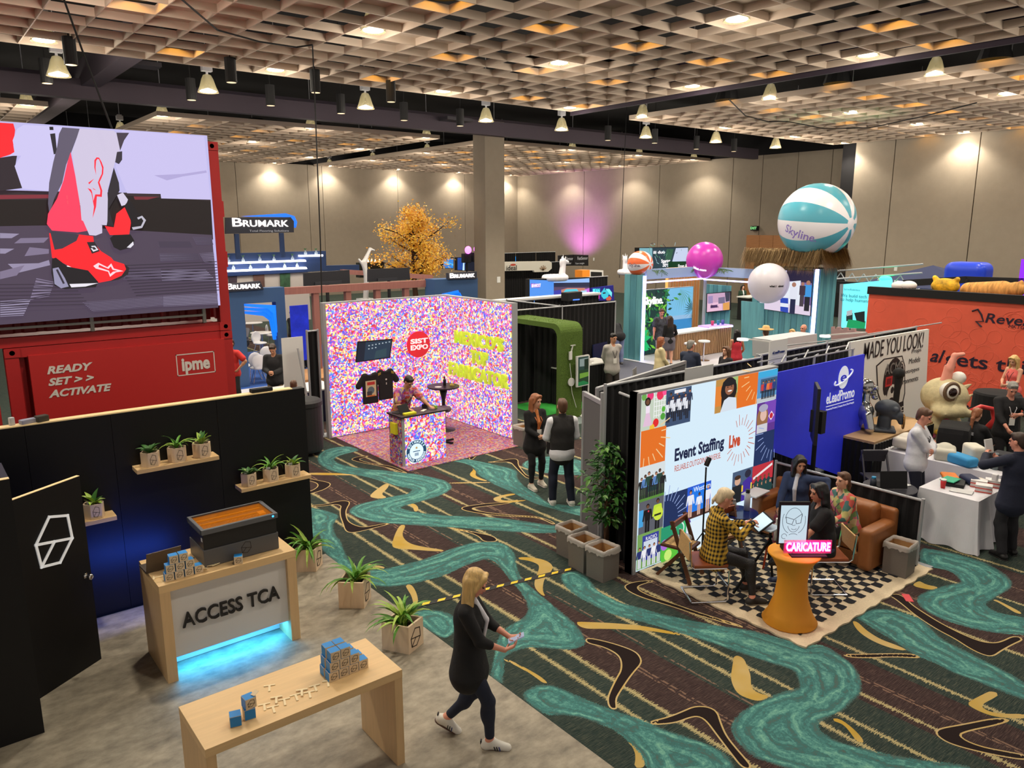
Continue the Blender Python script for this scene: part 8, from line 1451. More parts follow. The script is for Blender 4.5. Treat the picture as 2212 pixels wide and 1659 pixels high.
r_=random.Random(17); sh=[((22,56,52),rect(20.42,.02,23.38,2.32)),((120,190,230),rect(21.9,.9,23.38,2.32)),((60,140,200),rect(21.9,.75,23.38,1.15)),((150,190,225),rect(21.9,1.15,23.38,1.3)),((205,200,190),rect(21.9,.55,23.38,.78)),((70,150,70),rect(22.2,.02,23.38,.6))]
for i in range(240):
    x=20.45+r_.random()*(1.6 if i%4 else 2.9); z=r_.uniform(.05,2.2)
    if x>22.0 and .75<z<1.6: continue
    a_=r_.uniform(0,6.28); L_=r_.uniform(.12,.42); w_=.05 if i%3 else .03; x2=min(23.36,max(20.44,x+L_*math.cos(a_)));z2=min(2.3,max(.04,z+L_*math.sin(a_))); c=((20,70,44),(30,110,50),(12,40,36),(80,160,60),(40,130,90))[i%5] if i<200 else (120,200,60)
    mx,mz=(x+x2)/2,(z+z2)/2; nx_,nz_=-(z2-z),(x2-x); l=math.hypot(nx_,nz_) or 1; sh.append((c,[(x,z),(mx+nx_/l*w_,mz+nz_/l*w_),(x2,z2),(mx-nx_/l*w_,mz-nz_/l*w_)]))
for i in range(16): a_=R(190+11*i); sh.append(((90,150,110),[(22.6,2.28),(22.6+.45*math.cos(a_)+.02,2.28+.45*math.sin(a_)),(22.6+.8*math.cos(a_),max(.9,2.28+.85*math.sin(a_)))]))
for i in range(14): a_=R(100+14*i); x2=23.3+.5*math.cos(a_); z2=1.4+.5*math.sin(a_); sh.append(((18,60,40),[(23.36,1.45),(min(23.37,(23.36+x2)/2+.03),(1.45+z2)/2+.03),(min(23.37,x2),z2)]))
for x,z,a_,L_ in ((20.5,.55,20,.9),(20.5,.35,-5,.8),(20.5,.75,35,.7),(20.5,.2,10,.7)):
    a_=R(a_); x2,z2=x+L_*math.cos(a_)*.7,z+L_*math.sin(a_)*.6-.1; sh.append(((30,190,110),[(x,z),(x+.3,z+.16),(x2,max(.03,z2)),(x+.3,max(.03,z-.06))]))
art('jungle_print','Y',YJ,sh,attr_mat('jungle_ink',1.0),jw,.002,.0001); p=(21.065,18.25,1.931); text('Skyline.',.5,LITW,(p[0]+.02,YJ-.06,p[2]),UX,UZ,jw,ext=.01,bold=.005,shear=.1,width=1.05,height=.36)
sc=thing('slat_counter','curved white-topped beach bar counter with vertical wood slats','counter'); a=(20.696,16.806,.95); c=(23.108,16.895,.95); SLT=mat('slat_oak',(190,150,110),.5,n=(2,.15,(8,8,.6)))
a=Vector((a[0],a[1],0)); c=Vector((c[0],c[1],0)); d=(c-a); L_=d.length; d.normalize(); nn=Vector((-d.y,d.x,0)); n=26
for i in range(n):
    p=a+d*(L_*(i+.5)/n); B().bar(p+Vector((0,0,.04)),p+Vector((0,0,.90)),L_/n*.8,.04,up=d).build('slat',SLT,sc)
B().add([v+Vector((0,0,z)) for z in (.905,.95) for v in (a-nn*.06-d*.05,c-nn*.06+d*.05,c+nn*.6+d*.05,a+nn*.6-d*.05)],[(0,3,2,1),(4,5,6,7),(0,1,5,4),(1,2,6,5),(2,3,7,6),(3,0,4,7)]).build('top',WHT,sc); B().add([v+Vector((0,0,z)) for z in (.0,.9) for v in (a+nn*.02,c+nn*.02,c+nn*.5,a+nn*.5)],[(0,3,2,1),(4,5,6,7),(0,1,5,4),(1,2,6,5),(2,3,7,6),(3,0,4,7)]).build('body',mat('counter_body',(150,118,88),.6),sc)
s2=thing('slat_pedestal','short slatted pedestal with glowing violet top by the teal wall','counter'); a=(22.625,16.96,1); c=(23.823,16.834,1); a=Vector((a[0],a[1],0)); c=Vector((c[0],c[1],0)); d=(c-a); L_=d.length; d.normalize(); nn=Vector((-d.y,d.x,0))
for i in range(12): p=a+d*(L_*(i+.5)/12); B().bar(p+Vector((0,0,.02)),p+Vector((0,0,.9)),L_/12*.8,.04,up=d).build('slat',SLT,s2)
B().add([v+Vector((0,0,z)) for z in (.94,1.0) for v in (a-nn*.05,c-nn*.05,c+nn*.5,a+nn*.5)],[(0,3,2,1),(4,5,6,7),(0,1,5,4),(1,2,6,5),(2,3,7,6),(3,0,4,7)]).build('top',mat('lilac_top',(190,160,220),.3,e=.5),s2); B().bar(a-nn*.07+Vector((0,0,.95)),c-nn*.07+Vector((0,0,.95)),.03,.05).build('light_strip',LEDM,s2); B().add([v+Vector((0,0,z)) for z in (.0,.93) for v in (a+nn*.03,c+nn*.03,c+nn*.4,a+nn*.4)],[(0,3,2,1),(4,5,6,7),(0,1,5,4),(1,2,6,5),(2,3,7,6),(3,0,4,7)]).build('body',mat('counter_body',(150,118,88)),s2)
for i,(k,cc) in enumerate(((.35,(220,70,120)),(.6,(60,150,190)),(.8,(90,90,180)))): q=a+d*L_*k+nn*.2; cup('coloured cup on the violet-topped pedestal, %s of three'%('pink','blue','purple')[i],(q.x,q.y,1.001),.06,.15,cc,mat('cup%d%d%d'%cc,cc))
twl=thing('teal_wall','narrow teal plank wall holding a tilted picture screen','wall panel'); XT=24.3; tp_=[(18.46,2.252),(17.389,2.367),(17.295,.935),(18.37,.759)]; y1=max(p[0] for p in tp_);y0=min(p[0] for p in tp_); planks('p',twl,XT,y0,XT+.06,y1,0,max(p[1] for p in tp_),6)
tvs=thing('wall_screen','tilted pink and lilac picture screen on the narrow teal wall','screen'); slab('casing',BLK,tvs,'X',XT-.1,[(18.304,2.02),(17.223,2.176),(17.197,1.473),(18.281,1.276)],.06)
art('room_picture','X',XT-.1,[((205,165,195),[(18.26,2.005),(17.241,2.141),(17.218,1.488),(18.24,1.315)]),((235,190,215),[(18.239,1.653),(17.566,1.756),(17.546,1.444),(18.24,1.315)]),((120,110,140),[(17.743,1.9),(17.455,1.954),(17.439,1.713),(17.729,1.674)]),((225,160,80),[(17.522,1.707),(17.237,1.78),(17.218,1.488),(17.505,1.447)]),((60,60,80),[(17.465,2.109),(17.241,2.141),(17.24,1.814),(17.401,1.768)]),((160,140,185),[(18.212,1.92),(18,1.952),(17.983,1.672),(18.195,1.639)]),((90,60,110),[(18.084,1.576),(17.768,1.636),(17.762,1.531),(18.077,1.471)])],attr_mat('room_ink',1.0),tvs,.004)
text('Bloom',.2,mat('ink_plum',(34,20,44)),(24.17,17.868,1.56),VX,VZ,tvs,ext=.001,width=.35)
for i,q in enumerate(((21.416,16.198,.68),(20.624,16.161,.68))):
    t=thing('bar_stool','white round swivel bar stool, %s of two at the slatted counter'%('right','left')[i],'stool',(q[0],q[1],.006),0,'white bar stools'); B().lathe([(0,.62),(.2,.64),(.21,.68),(.19,.70),(0,.70)],20).build('seat',WHT,t,smooth=True); B().cyl((0,0,.02),(0,0,.64),.03).build('stem',CHROME,t); B().lathe([(.22,0),(.22,.01),(.03,.04)],18).build('base',CHROME,t)
tb_=thing('thatch_tower','teal plank tower with thatched cap and a large picture screen','tower'); planks('p',tb_,22.96,13.06,23.02,15.45,0,3.2,11); planks('p',tb_,23.03,13.04,24.05,13.10,0,3.2,5); boxpart('core',TEALD,tb_,23.03,13.11,0,24.0,15.4,3.2); boxpart('light_strip',LEDM,tb_,22.90,13.05,.02,22.955,13.16,3.2); 
slab('low_wall',TEALW,tb_,'X',22.9,[(15.838,1.995),(14.937,1.983),(14.793,.013),(15.7,-.027)],.08)
THA=[mat('thatch_a',(172,140,92),.9),mat('thatch_b',(134,106,68),.9),mat('thatch_c',(200,170,120),.9)]; b=B(); r_=random.Random(8); boxpart('thatch_core',THA[1],tb_,22.75,12.95,3.35,24.3,15.65,3.72)
for i in range(3400):
    k=i%4
    if k<2: x,y=22.75+r_.uniform(-.05,.05),r_.uniform(12.9,15.7); d=Vector((-.32,0,0))
    elif k==2: x,y=r_.uniform(22.7,24.35),12.93+r_.uniform(-.05,.05); d=Vector((0,-.32,0))
    else: x,y=r_.uniform(22.8,24.3),r_.uniform(13,15.6); d=Vector((r_.uniform(-.3,.3),r_.uniform(-.3,.3),0))
    z0=r_.uniform(3.6,3.85) if k<3 else 3.74; L_=r_.uniform(.4,.7) if k<3 else .3; p=Vector((x,y,z0)); e=p+d*r_.uniform(.4,1)+Vector((r_.uniform(-.06,.06),r_.uniform(-.06,.06),-L_ if k<3 else .06)); s_=Vector((.012,.012,0)); b.add([p-s_,p+s_,e],[(0,1,2)],i%3)
b.build('thatch_straw',THA,tb_,kind='stuff')
slab('screen_frame',BLK,tb_,'X',22.93,[(15.221,3.135),(13.241,3.156),(13.216,1.693),(15.122,1.778)],.03)
BKm=[((120,100,160),[(15.201,3.105),(13.255,3.127),(13.233,1.706),(15.106,1.795)]),((40,34,60),[(14.175,3.132),(13.255,3.127),(13.255,2.745),(14.148,2.786)]),((215,205,235),[(14.688,3.111),(14.174,3.117),(14.143,2.726),(14.661,2.759)]),((225,210,230),[(15.124,2.046),(14.268,2.139),(13.244,2.034),(13.233,1.706),(15.106,1.795)]),((230,235,245),[(14.312,2.717),(13.65,2.812),(13.617,2.005),(14.259,2.032)]),((160,150,190),[(15.18,2.826),(14.668,2.851),(14.622,2.237),(15.135,2.202)])]
def pxfig(u,v,h,c,l,sk):
    return [(l,rect(u-.09*h,v,u+.09*h,v+.5*h)),(c,rect(u-.13*h,v+.46*h,u+.13*h,v+.84*h)),(sk,circ(u,v+.91*h,.075*h,10))]
for p,h_,c,l in ((([(13.877,1.711)][0]),1.05,(225,228,240),(30,36,70)),(([(13.374,1.844)][0]),1.0,(60,150,220),(26,26,36)),(([(13.566,1.979)][0]),.8,(60,44,60),(70,60,70))): BKm+=pxfig(p[0],p[1],h_,c,l,(170,120,100))
q=[(14.342,2.21),(14.052,2.215),(14.014,1.73),(14.308,1.766)]; BKm+=[((40,70,180),q),((230,235,245),[(14.329,2.042),(14.038,2.034),(14.028,1.912),(14.32,1.92)])]
art('show_picture','X',22.93,BKm,attr_mat('show_ink',1.0),tb_,.004)
def beachball(label,c,r,cols,pole,txt=None,tc=None,toff=None,nseg=12):
    t=thing('beach_ball',label,'beach ball',c); b=B(); pole=Vector(pole).normalized(); n=nseg*4; m=20; rot=pole.to_track_quat('Z','Y').to_matrix()
    vs=[];fs=[]
    for i in range(m+1):
        th=PI*i/m
        for k in range(n): a_=2*PI*k/n; vs.append(rot@Vector((r*math.sin(th)*math.cos(a_),r*math.sin(th)*math.sin(a_),r*math.cos(th))))
    b.v=[tuple(v) for v in vs]
    for i in range(m):
        for k in range(n): b.f.append((i*n+k,(i+1)*n+k,(i+1)*n+(k+1)%n,i*n+(k+1)%n)); b.mi.append(0 if i<1 or i>=m-1 else ((k//4)%2 if len(cols)>1 else 0)); b.ck.append((1,1,1,1))
    b.build('skin',cols,t,smooth=True)
    if txt:
        f=Vector(toff).normalized(); rt=Vector((.78,-.625,0)); rt=(rt-f*rt.dot(f)).normalized(); up=f.cross(rt)*-1
        up=rt.cross(f)*-1 if (rt.cross(f)*-1).z>0 else rt.cross(f)
        o=text(txt[0],txt[1],tc,f*r,rt,up,t,ext=0,bold=.006,width=txt[2])
        for v in o.data.vertices: v.co=v.co.normalized()*r*1.004
    return t
VY=lambda n,c:mat('vinyl_'+n,c,.28); cams=lambda p:Vector((-p[0],-p[1],4.54-p[2])).normalized(); RT=Vector((.78,-.625,0))
c=(23.4,13.531,4.691); beachball('huge teal and white beach ball reading Skyline on the thatched tower',c,1.19,[VY('white',(228,226,232)),VY('teal',(84,168,190))],cams(c)*.68+RT*.72+Vector((0,0,-.05)),('Skyline.',.5,1.15),mat('ball_violet',(140,120,200),.5),cams(c)*.85-RT*.52-Vector((0,0,.42)))
c=(22.9,17.474,3.343); beachball('glossy magenta ball hovering over the beach booth corner',c,.65,[VY('magenta',(200,60,180))],(0,0,1),('bles.com',.14,.5),E_W,cams(c)*.8-RT*.25-Vector((0,0,.5)))
c=(19.954,17.9,3.286); beachball('orange and white beach ball on the teal pillar',c,.44,[VY('white',(228,226,232)),VY('orange',(236,110,60))],cams(c)*.7+RT*.7,('Skyline.',.2,.5),mat('ball_grey',(120,110,130),.5),cams(c)*.85-RT*.5-Vector((0,0,.12)))
c=(22.2,14.357,2.718); beachball('large matte white ball hanging in front of the picture screen',c,.65,[VY('offwhite',(214,210,220))],(0,0,1),('what i   about',.1,.5),INK,cams(c)*.85+RT*.35-Vector((0,0,.12)))
# --- far right: duo screen, wood slats, teal screen, tent and inflatables
du=thing('tall_screen','far picture screen reading Smarter Strong above the beach booth','screen'); slab('cabinet',BLK,du,'Y',28,[(31.063,3.433),(35.175,3.411),(35.278,1.933),(31.126,2.092)],.3)
dp=[((40,60,70),[(31.101,3.409),(35.136,3.386),(35.235,1.961),(31.161,2.115)]),((120,170,180),[(31.101,3.409),(32.131,3.39),(32.201,2.076),(31.161,2.115)]),((190,200,225),[(34.094,3.354),(35.138,3.36),(35.19,2.612),(33.824,2.625)]),((50,90,70),[(33.314,3.318),(33.9,3.307),(33.738,2.754),(33.199,2.643)])]
x0=min(p[0] for p in dp[0][1]); x1=max(p[0] for p in dp[0][1]);
for i in range(30): x=rng.uniform(x0+.7,x1-.6); z=rng.uniform(2.6,3.7); dp.append((((90,150,120),(24,40,50),(150,190,200))[i%3],line(x,z,min(x1-.02,x+rng.uniform(-.1,.3)),z+rng.uniform(-.3,.1),.03)))
art('far_picture','Y',28,dp,BS,du,.004)
for p,s_,w_,h_ in (((32.593,27.9,3.161),'iii duo',.95,.16),((33.156,27.9,2.673),'Smarter',.75,.2),((33.168,27.9,2.472),'Stro',.5,.25)): text(s_,.2,E_W,(p[0],27.9,p[2]),UX,UZ,du,ext=.002,bold=.005,width=w_,height=h_)
t=thing('ticker_screen','dark green ticker screen reading From AI','screen'); slab('panel',mat('green_panel',(18,60,36),.4,e=.5),t,'Y',27.5,[(33.066,2.664),(36.812,2.529),(36.851,2.054),(33.092,2.239)],.15); p=(34.095,27.4,2.385); text('From AI',.3,E_W,(p[0],27.46,p[2]),UX,UZ,t,ext=.002,bold=.004,width=.78,height=.2)
ws=thing('slat_screen','tall warm-lit wooden slat screen behind the beach booth','screen'); 
for i in range(12): 
    x=24.3+.17*i; boxpart('slat',SLT,ws,x,20.2,.2,x+.08,20.28,2.9)
boxpart('glow_panel',mat('warm_glow',(255,190,110),.5,e=.7),ws,24.3,20.4,.2,26.3,20.42,2.9)
drapewall('black drape behind the teal tower counter',[(26.8,16.3),(28.3,16.3)],1.6,posts=False); ctb=thing('reception_desk','black desk with white trim where the far woman stands','desk'); boxpart('desk',BLK,ctb,32.4,22.0,0,34.2,22.6,1.1); boxpart('trim',WHT,ctb,32.35,21.95,1.1,34.25,22.65,1.16)
tg=thing('glow_screen','bright turquoise screen reading We build tech to help humans','screen'); XG=26.5; TQ=mat('turquoise_glow',(110,225,235),.4,e=.95); slab('panel',TQ,tg,'X',XG,[(14.103,2.499),(12.427,2.75),(12.262,1.054),(14.069,.937)],.1); slab('side_frame',STEEL,tg,'X',XG-.02,[(14.224,2.493),(14.103,2.499),(14.051,.938),(14.175,.943)],.1); 
for s_,p,w_ in (('We build tech',(26.4,13.671,2.105),.95),('to help humans',(26.4,13.624,1.961),1.05),('ServeRobotics',(26.4,13.76,2.328),.6)): text(s_,.15,mat('deep_teal_txt',(20,110,130),.5),(XG-.03,p[1],p[2]),VX,VZ,tg,ext=.001,width=w_)
art('robot_silhouettes','X',XG,[((30,60,60),[(13.903,1.421),(13.67,1.507),(13.646,1.245),(13.882,1.189)]),((20,200,120),[(13.819,1.262),(13.174,1.256),(13.183,.993),(13.861,.957)]),((24,40,44),[(13.619,1.512),(13.24,1.609),(13.203,1.204),(13.511,1.257)]),((225,235,240),[(13.897,1.554),(13.697,1.621),(13.681,1.44),(13.881,1.373)])],attr_mat('sil_ink',.6),tg,.003)
trs=thing('lighting_truss','grey lighting truss with a green lamp above the turquoise screen','truss'); TY0,TY1=(27.5,14.99,2.54),(27.5,12.363,2.965); b=B()
for dz in (0,.3): b.cyl((27.5,TY0[1]+.5,TY0[2]+dz),(27.5,TY1[1]-.5,TY1[2]+dz),.035,n=6)
for i in range(12): y=TY0[1]+(TY1[1]-TY0[1])*i/12; y2=TY0[1]+(TY1[1]-TY0[1])*(i+1)/12; b.cyl((27.5,y,TY0[2]+.3*(i%2)),(27.5,y2,TY0[2]+.3*((i+1)%2)),.02,n=5)
b.build('truss_tubes',STEEL,trs); boxpart('header',BLK,trs,27.55,TY1[1],TY0[2]-.45,27.7,TY0[1],TY0[2]-.02); B().cyl((27.6,TY0[1]+.4,0),(27.6,TY0[1]+.4,TY0[2]),.05).build('leg',STEEL,trs); g_=(27.4,13.048,2.712); B().sphere((27.4,g_[1],g_[2]),(.12,.22,.10)).build('green_lamp',mat('green_lamp',(40,255,140),.4,e=6),trs,smooth=True)
GL=bpy.data.lights.new('green_uplight','SPOT'); GL.color=(.1,1,.45); GL.energy=420; GL.spot_size=R(48); GL.spot_blend=.8; o=bpy.data.objects.new('green_uplight',GL); col.objects.link(o); o.location=(27.4,g_[1],g_[2]+.4); o.rotation_euler=Vector((.0,1.5,4)).to_track_quat('-Z','Y').to_euler()
pp_=(39.4,40.988,3.526); PU=bpy.data.lights.new('purple_uplight','SPOT'); PU.color=(.75,.18,1); PU.energy=1100; PU.spot_size=R(110); PU.spot_blend=1.0; o=bpy.data.objects.new('purple_uplight',PU); col.objects.link(o); o.location=(37.2,pp_[1],2.4); o.rotation_euler=Vector((2.2,0,2.6)).to_track_quat('-Z','Y').to_euler()
tt_=thing('canopy_tent','navy canopy tent lettered ZODIAC behind the coral wall','tent'); q=(30,12.579,3.116); tx,ty,tz=31.0,(31,12.998,3.069)[1],(31,12.998,3.069)[2]; zl=(31,13.999,2.492)[2]; hw_=(29.4,13.361,2.593); W_=2.3
B().add([(tx-1.6,ty+W_,zl-.2),(tx-1.6,ty-W_,zl-.2),(tx+1.6,ty-W_,zl-.2),(tx+1.6,ty+W_,zl-.2),(tx,ty,tz),(tx-1.6,ty+W_,zl-.5),(tx-1.6,ty-W_,zl-.5),(tx+1.6,ty-W_,zl-.5),(tx+1.6,ty+W_,zl-.5)],[(0,1,4),(1,2,4),(2,3,4),(3,0,4),(5,6,1,0),(6,7,2,1),(7,8,3,2),(8,5,0,3)]).build('canopy',mat('tent_navy',(36,46,86),.8),tt_); text('ZODIAC',.4,GW,(tx-1.63,ty+.5,zl-.12),VX,VZ,tt_,ext=.003,width=1.6,height=.32)
for dx in (-1.5,1.5):
    for dy in (-W_+.1,W_-.1): B().cyl((tx+dx,ty+dy,0),(tx+dx,ty+dy,zl-.3),.03,n=6).build('leg',STEEL,tt_)
s=S(); q=(27,10.297,2.897); s.box((0,0,0),(.5,.62,.75),.25,.05).rc((-.3,-.4,-.75),(-.3,-.4,-2.9),.2,.2,.1).rc((-.3,.4,-.75),(-.3,.4,-2.9),.2,.2,.1); o=s.build('blue_inflatable',mat('inflatable_blue',(30,70,220),.35),None,.05); o.location=(27.2,q[1],q[2]-.25); tag(o,'bright blue inflatable figure behind the coral wall','inflatable')
hd=thing('hanging_frame','black hanging banner frame above the coral wall','frame'); slab('front_band',BLK,hd,'X',24.5,[(9.323,3.091),(7.835,3.112),(7.812,2.908),(9.301,2.89)],.05); B().bar((24,10.894,2.825),(24.5,9.313,2.997),.05,.2).build('side_band',BLK,hd); B().cyl((24.5,(24.5,9.274,2.986)[1],0),(24.5,(24.5,9.274,2.986)[1],3.0),.05).build('post',BLK,hd)
s=S(); q=(23.5,8.286,2.866); s.rc((0,.55,0),(0,-.3,.05),.22,.26,.1).ell((0,-.62,.1),(.2,.24,.2),.06).ell((0,-.72,.27),(.1,.06,.08),.03).rc((0,.4,-.1),(0,.45,-.6),.1,.08,.05).rc((0,-.25,-.1),(0,-.3,-.6),.1,.08,.05)
TIG=mat('tiger_plush',(206,150,80),.9,n=(3,.5,(1,6,1))); o=s.build('tiger_prop',TIG,None,.03); o.location=(23.5,q[1],q[2]-.1); tag(o,'orange striped plush tiger peeking over the coral wall','plush toy'); B().box(-.4,-.9,-(q[2]-.1),.4,.8,-.62).build('plinth',BLK,o)
s=S(); q=(23,9.262,2.884); s.ell((0,0,0),(.2,.38,.22),.05).rc((0,.2,.1),(0,.3,.22),.08,.07,.04).rc((0,-.2,.1),(0,-.3,.2),.08,.07,.04); o=s.build('yellow_black_prop',mat('bee_yellow',(226,176,30),.7,n=(2.5,.9)),None,.03); o.location=(23,q[1],q[2]); tag(o,'yellow and black prop peeking over the coral wall','prop'); B().box(-.3,-.4,-q[2],.3,.4,-.15).build('plinth',BLK,o)
for i,q in enumerate(((23,10.527,2.824),(23,10.262,2.84))):
    t=thing('white_dome','white rounded prop top peeking over the coral wall, %s one'%('left','right')[i],'prop',(23,q[1],0),0,'white domes'); B().sphere((0,0,q[2]),(.22,.22,.14)).build('dome',WHT,t,smooth=True); B().cyl((0,0,0),(0,0,q[2]),.2).build('column',BLK,t)
pu=tag(B().box(24.5,(24.5,7.96,3.501)[1]-.3,0,24.6,(24.5,7.96,3.501)[1],(24.5,7.941,3.629)[2]).build('purple_panel',mat('purple_glow',(110,30,200),.4,e=1.2)),'glowing purple panel edge at the right picture border','panel')
wc=thing('white_counter','low white counter in front of the teal tower','counter'); slab('front',mat('counter_white',(196,196,200),.5),wc,'Y',11.2,[(17.656,1.628),(19.839,1.607),(19.915,1.091),(17.713,1.133)],.6)
cas=thing('castle_wall','pale pink castle-crenellated board beyond the white counter','board'); ca=[(11.171,1.75),(11.103,1.757),(11.097,1.692),(11.015,1.7),(11.02,1.752),(10.911,1.763),(10.906,1.698),(10.798,1.709),(10.803,1.761),(10.696,1.771),(10.689,1.694),(10.583,1.705),(10.588,1.756),(10.483,1.767),(10.476,1.691),(10.163,1.698),(10.139,1.164),(11.123,1.2)]; slab('board',mat('castle_pink',(170,140,140),.7),cas,'X',20.5,ca,.1)
for i,q in enumerate(((21.999,15.089,1.05),(23.062,12.746,1.1))):
    t=thing('arm_lamp','white arm display light over the booth drape, %s of two'%('left','right')[i],'lamp'); q=((14.013,9.6,2.148),(16.652,9.2,2.024))[i]; e_=((14.579,9,2.094),(18.154,9,2.023))[i]; y_=(9.6,9.2)[i]
    B().lathe([(0,0),(.12,0),(.12,.04),(0,.05)],16,q).build('head',mat('lamp_head_glow',(250,246,240),.4,e=1.2),t); B().bar((q[0],q[1],q[2]+.04),e_,.03).build('arm',WHT,t); B().cyl((e_[0],e_[1],e_[2]-.05),(e_[0],7.3,2.42),.015,n=6).build('clamp_post',STEEL,t)
# ================================================================ people
HB=mat('hair_black',(22,18,18),.45,n=(40,.3,(1,1,.15))); HD=mat('hair_dark_brown',(58,40,30),.5,n=(40,.3,(1,1,.15))); HBR=mat('hair_brown',(96,64,44),.5,n=(40,.3,(1,1,.15))); HRD=mat('hair_red_brown',(150,92,58),.45,n=(40,.3,(1,1,.12))); HBL=mat('hair_blonde',(214,176,112),.45,n=(45,.35,(1,1,.10))); HPL=mat('hair_pale_blonde',(224,202,166),.5,n=(45,.25,(1,1,.15))); HGY=mat('hair_grey',(140,136,130),.6,n=(40,.3,(1,1,.2)))
FB=lambda n,c,r=.85:mat('cloth_'+n,c,r,n=(5,.10),bump=(22,.25))
BLAZ=FB('black_wool',(16,15,17)); WHS=FB('white_cotton',(226,226,232)); JEAN=FB('dark_jeans',(28,34,52)); BLKT=FB('black_trousers',(26,25,28)); WSN=mat('white_sneaker',(222,218,208),.6); GUM=mat('gum_sole',(92,66,52),.7); BSH=mat('black_shoe',(24,22,22),.5); WSO=mat('white_sole',(225,222,215),.6); BLN=mat('black_strap',(30,28,32),.7); BDG=mat('badge_card',(235,232,225),.5)
J=person('woman in black blazer and white sneakers walking with her phone, foreground',(3.53,5.02),-46,h=1.70,res=.0065,sex='f',skin='pink',pz=.90,head=(0,26),rh=(.09,.34,1.00),lh=(-.07,.36,1.04),rhn=(-.3,-.2,.9),lhn=(.3,-.2,.9),rhd=(-.35,.9,.3),lhd=(.35,.9,.2),curl=.45,rf=(.09,.20,.1),lf=(-.09,-.24,0,.07,.55),top=dict(name='blazer',sleeve='long',cuff=.38,hem=.17,loose=.016,flare=.03,collar=True),topm=BLAZ,bottom='slim',botm=JEAN,shoem=WSN,solem=GUM,hair='long',hairm=HBL,vneck=(WHS,1))
for q in (1,-1):   # dark heel tab and three side stripes on each white sneaker
    fd,fu=J['f',q]; an=J['a',q]; sd=np.cross(fd,fu)*(1); so=J['shoe',q]
    for side in (-1,1):
        for i in range(3): c=an-fu*.045+fd*(.045+.022*i); a=c+sd*side*.0465+fu*.016; b_=c+sd*side*.049-fu*.02+fd*.012; B().bar(f3(a),f3(b_),.010,.006).build('side_stripe',mat('stripe_navy',(30,46,110),.6) if i==2 else BLN,so)
    B().obox(f3(an-fd*.082-fu*.02),(.03,.012,.035)).build('heel_tab',BLN,so)
    b=B()
    for i in range(4): c=an+fd*(.055+.022*i)+fu*(-.012-.008*i); b.bar(f3(c-sd*.022),f3(c+sd*.022),.006)
    b.build('laces',WHT,so)
def held(J,q,name,label,cat,d,m,off=(0,0,0),rot=(0,0,0)):
    r=J['root']; p=J['w',q]+J['d',q]*.10*1.0+np.array(off); bpy.context.view_layer.update(); wp=r.matrix_world@Vector(f3(p)); o=B().obox((0,0,0),d).build(name,m,bev=min(d)*.3); o.location=wp; o.rotation_euler=(rot[0],rot[1],r.rotation_euler.z+rot[2]); return tag(o,label,cat)
held(J,1,'phone','smartphone with bright screen held by the walking woman','phone',(.075,.15,.01),mat('phone_glow',(150,160,190),.3,e=.3),(-.07,.0,.035),(R(25),0,R(10)))
person('long-haired woman in black blazer and orange scarf talking with a lanyard',(8.43,9.89),258,h=1.70,res=.008,sex='f',skin='fair',head=(22,8),rh=(.05,.27,1.03),lh=(-.03,.29,1.03),rhn=(-1,0,.2),lhn=(1,0,.2),rhd=(-.8,.5,.1),lhd=(.8,.4,.1),curl=.7,rf=(.10,.06,-.3),lf=(-.16,-.05,.5),top=dict(name='blazer',sleeve='long',cuff=.88,hem=.15,loose=.018,flare=.02),topm=BLAZ,bottom='slim',botm=BLKT,shoem=mat('cream_sneaker',(216,208,190),.6),solem=WSO,hair='long',hairm=HRD,vneck=(mat('orange_scarf',(190,110,50),.7,n=(20,.4)),1),lanyard=(mat('lanyard_orange',(200,110,60),.7),BDG))
tag(B().box(8.36,9.42,.72,8.58,9.5,.98).build('handbag',BLK,bev=.02),'black handbag with brown strap hanging between the two talkers','bag'); B().tube([(8.38,9.46,.98),(8.40,9.46,1.12),(8.50,9.46,1.14),(8.56,9.46,.98)],.008,6).build('strap',mat('strap_brown',(130,70,46),.6),bpy.data.objects['handbag'])
person('man in black fleece vest over white shirt, seen from behind',(8.22,8.95),62,h=1.80,res=.008,skin='fair',head=(-6,0),rh=(.14,.26,1.02),lh=(-.14,.26,1.02),rf=(.15,-.06,-.25),lf=(-.14,.03,.2),top=dict(name='shirt',sleeve='long',hem=.06,loose=.02,over=dict(name='fleece_vest',m=FB('vest',(40,38,38),.95),hem=.07)),topm=WHS,botm=JEAN,shoem=WSN,solem=WSO,hairm=HBR)
FLOR=None
M,nt,bs,N,ma,mix,L=nodemat('printed_shirt'); kk=confetti(nt,N,ma,mix,L,22); L(mix(.55,kk,C((150,70,40))),bs.inputs['Base Color']); bs.inputs['Roughness'].default_value=.8; FLOR=M
person('man in colourful printed shirt leaning over the confetti counter',(7.66,13.16),272,h=1.74,res=.009,skin='tan',lean=24,head=(4,36),rh=(.16,.52,1.06),lh=(-.30,.60,1.06),rhn=(0,0,-1),lhn=(0,0,-1),rhd=(-.3,.9,-.1),lhd=(.1,.95,-.1),curl=.15,top=dict(sleeve='short',hem=.10,loose=.03,collar=True),topm=FLOR,botm=BLKT,shoem=BSH,hairm=HB,lanyard=(BLN,BDG))
person('man in black jacket and olive trousers looking down at his phone',(6.97,17.95),233,h=1.80,res=.010,skin='tan',head=(0,34),rh=(.06,.28,1.08),lh=(-.06,.28,1.08),rhd=(-.6,.7,.2),lhd=(.6,.7,.2),curl=.6,top=dict(name='jacket',sleeve='long',hem=.08,loose=.03,collar=True),topm=FB('black_jacket',(28,27,30)),botm=FB('olive',(104,82,56)),shoem=BSH,hairm=HD)
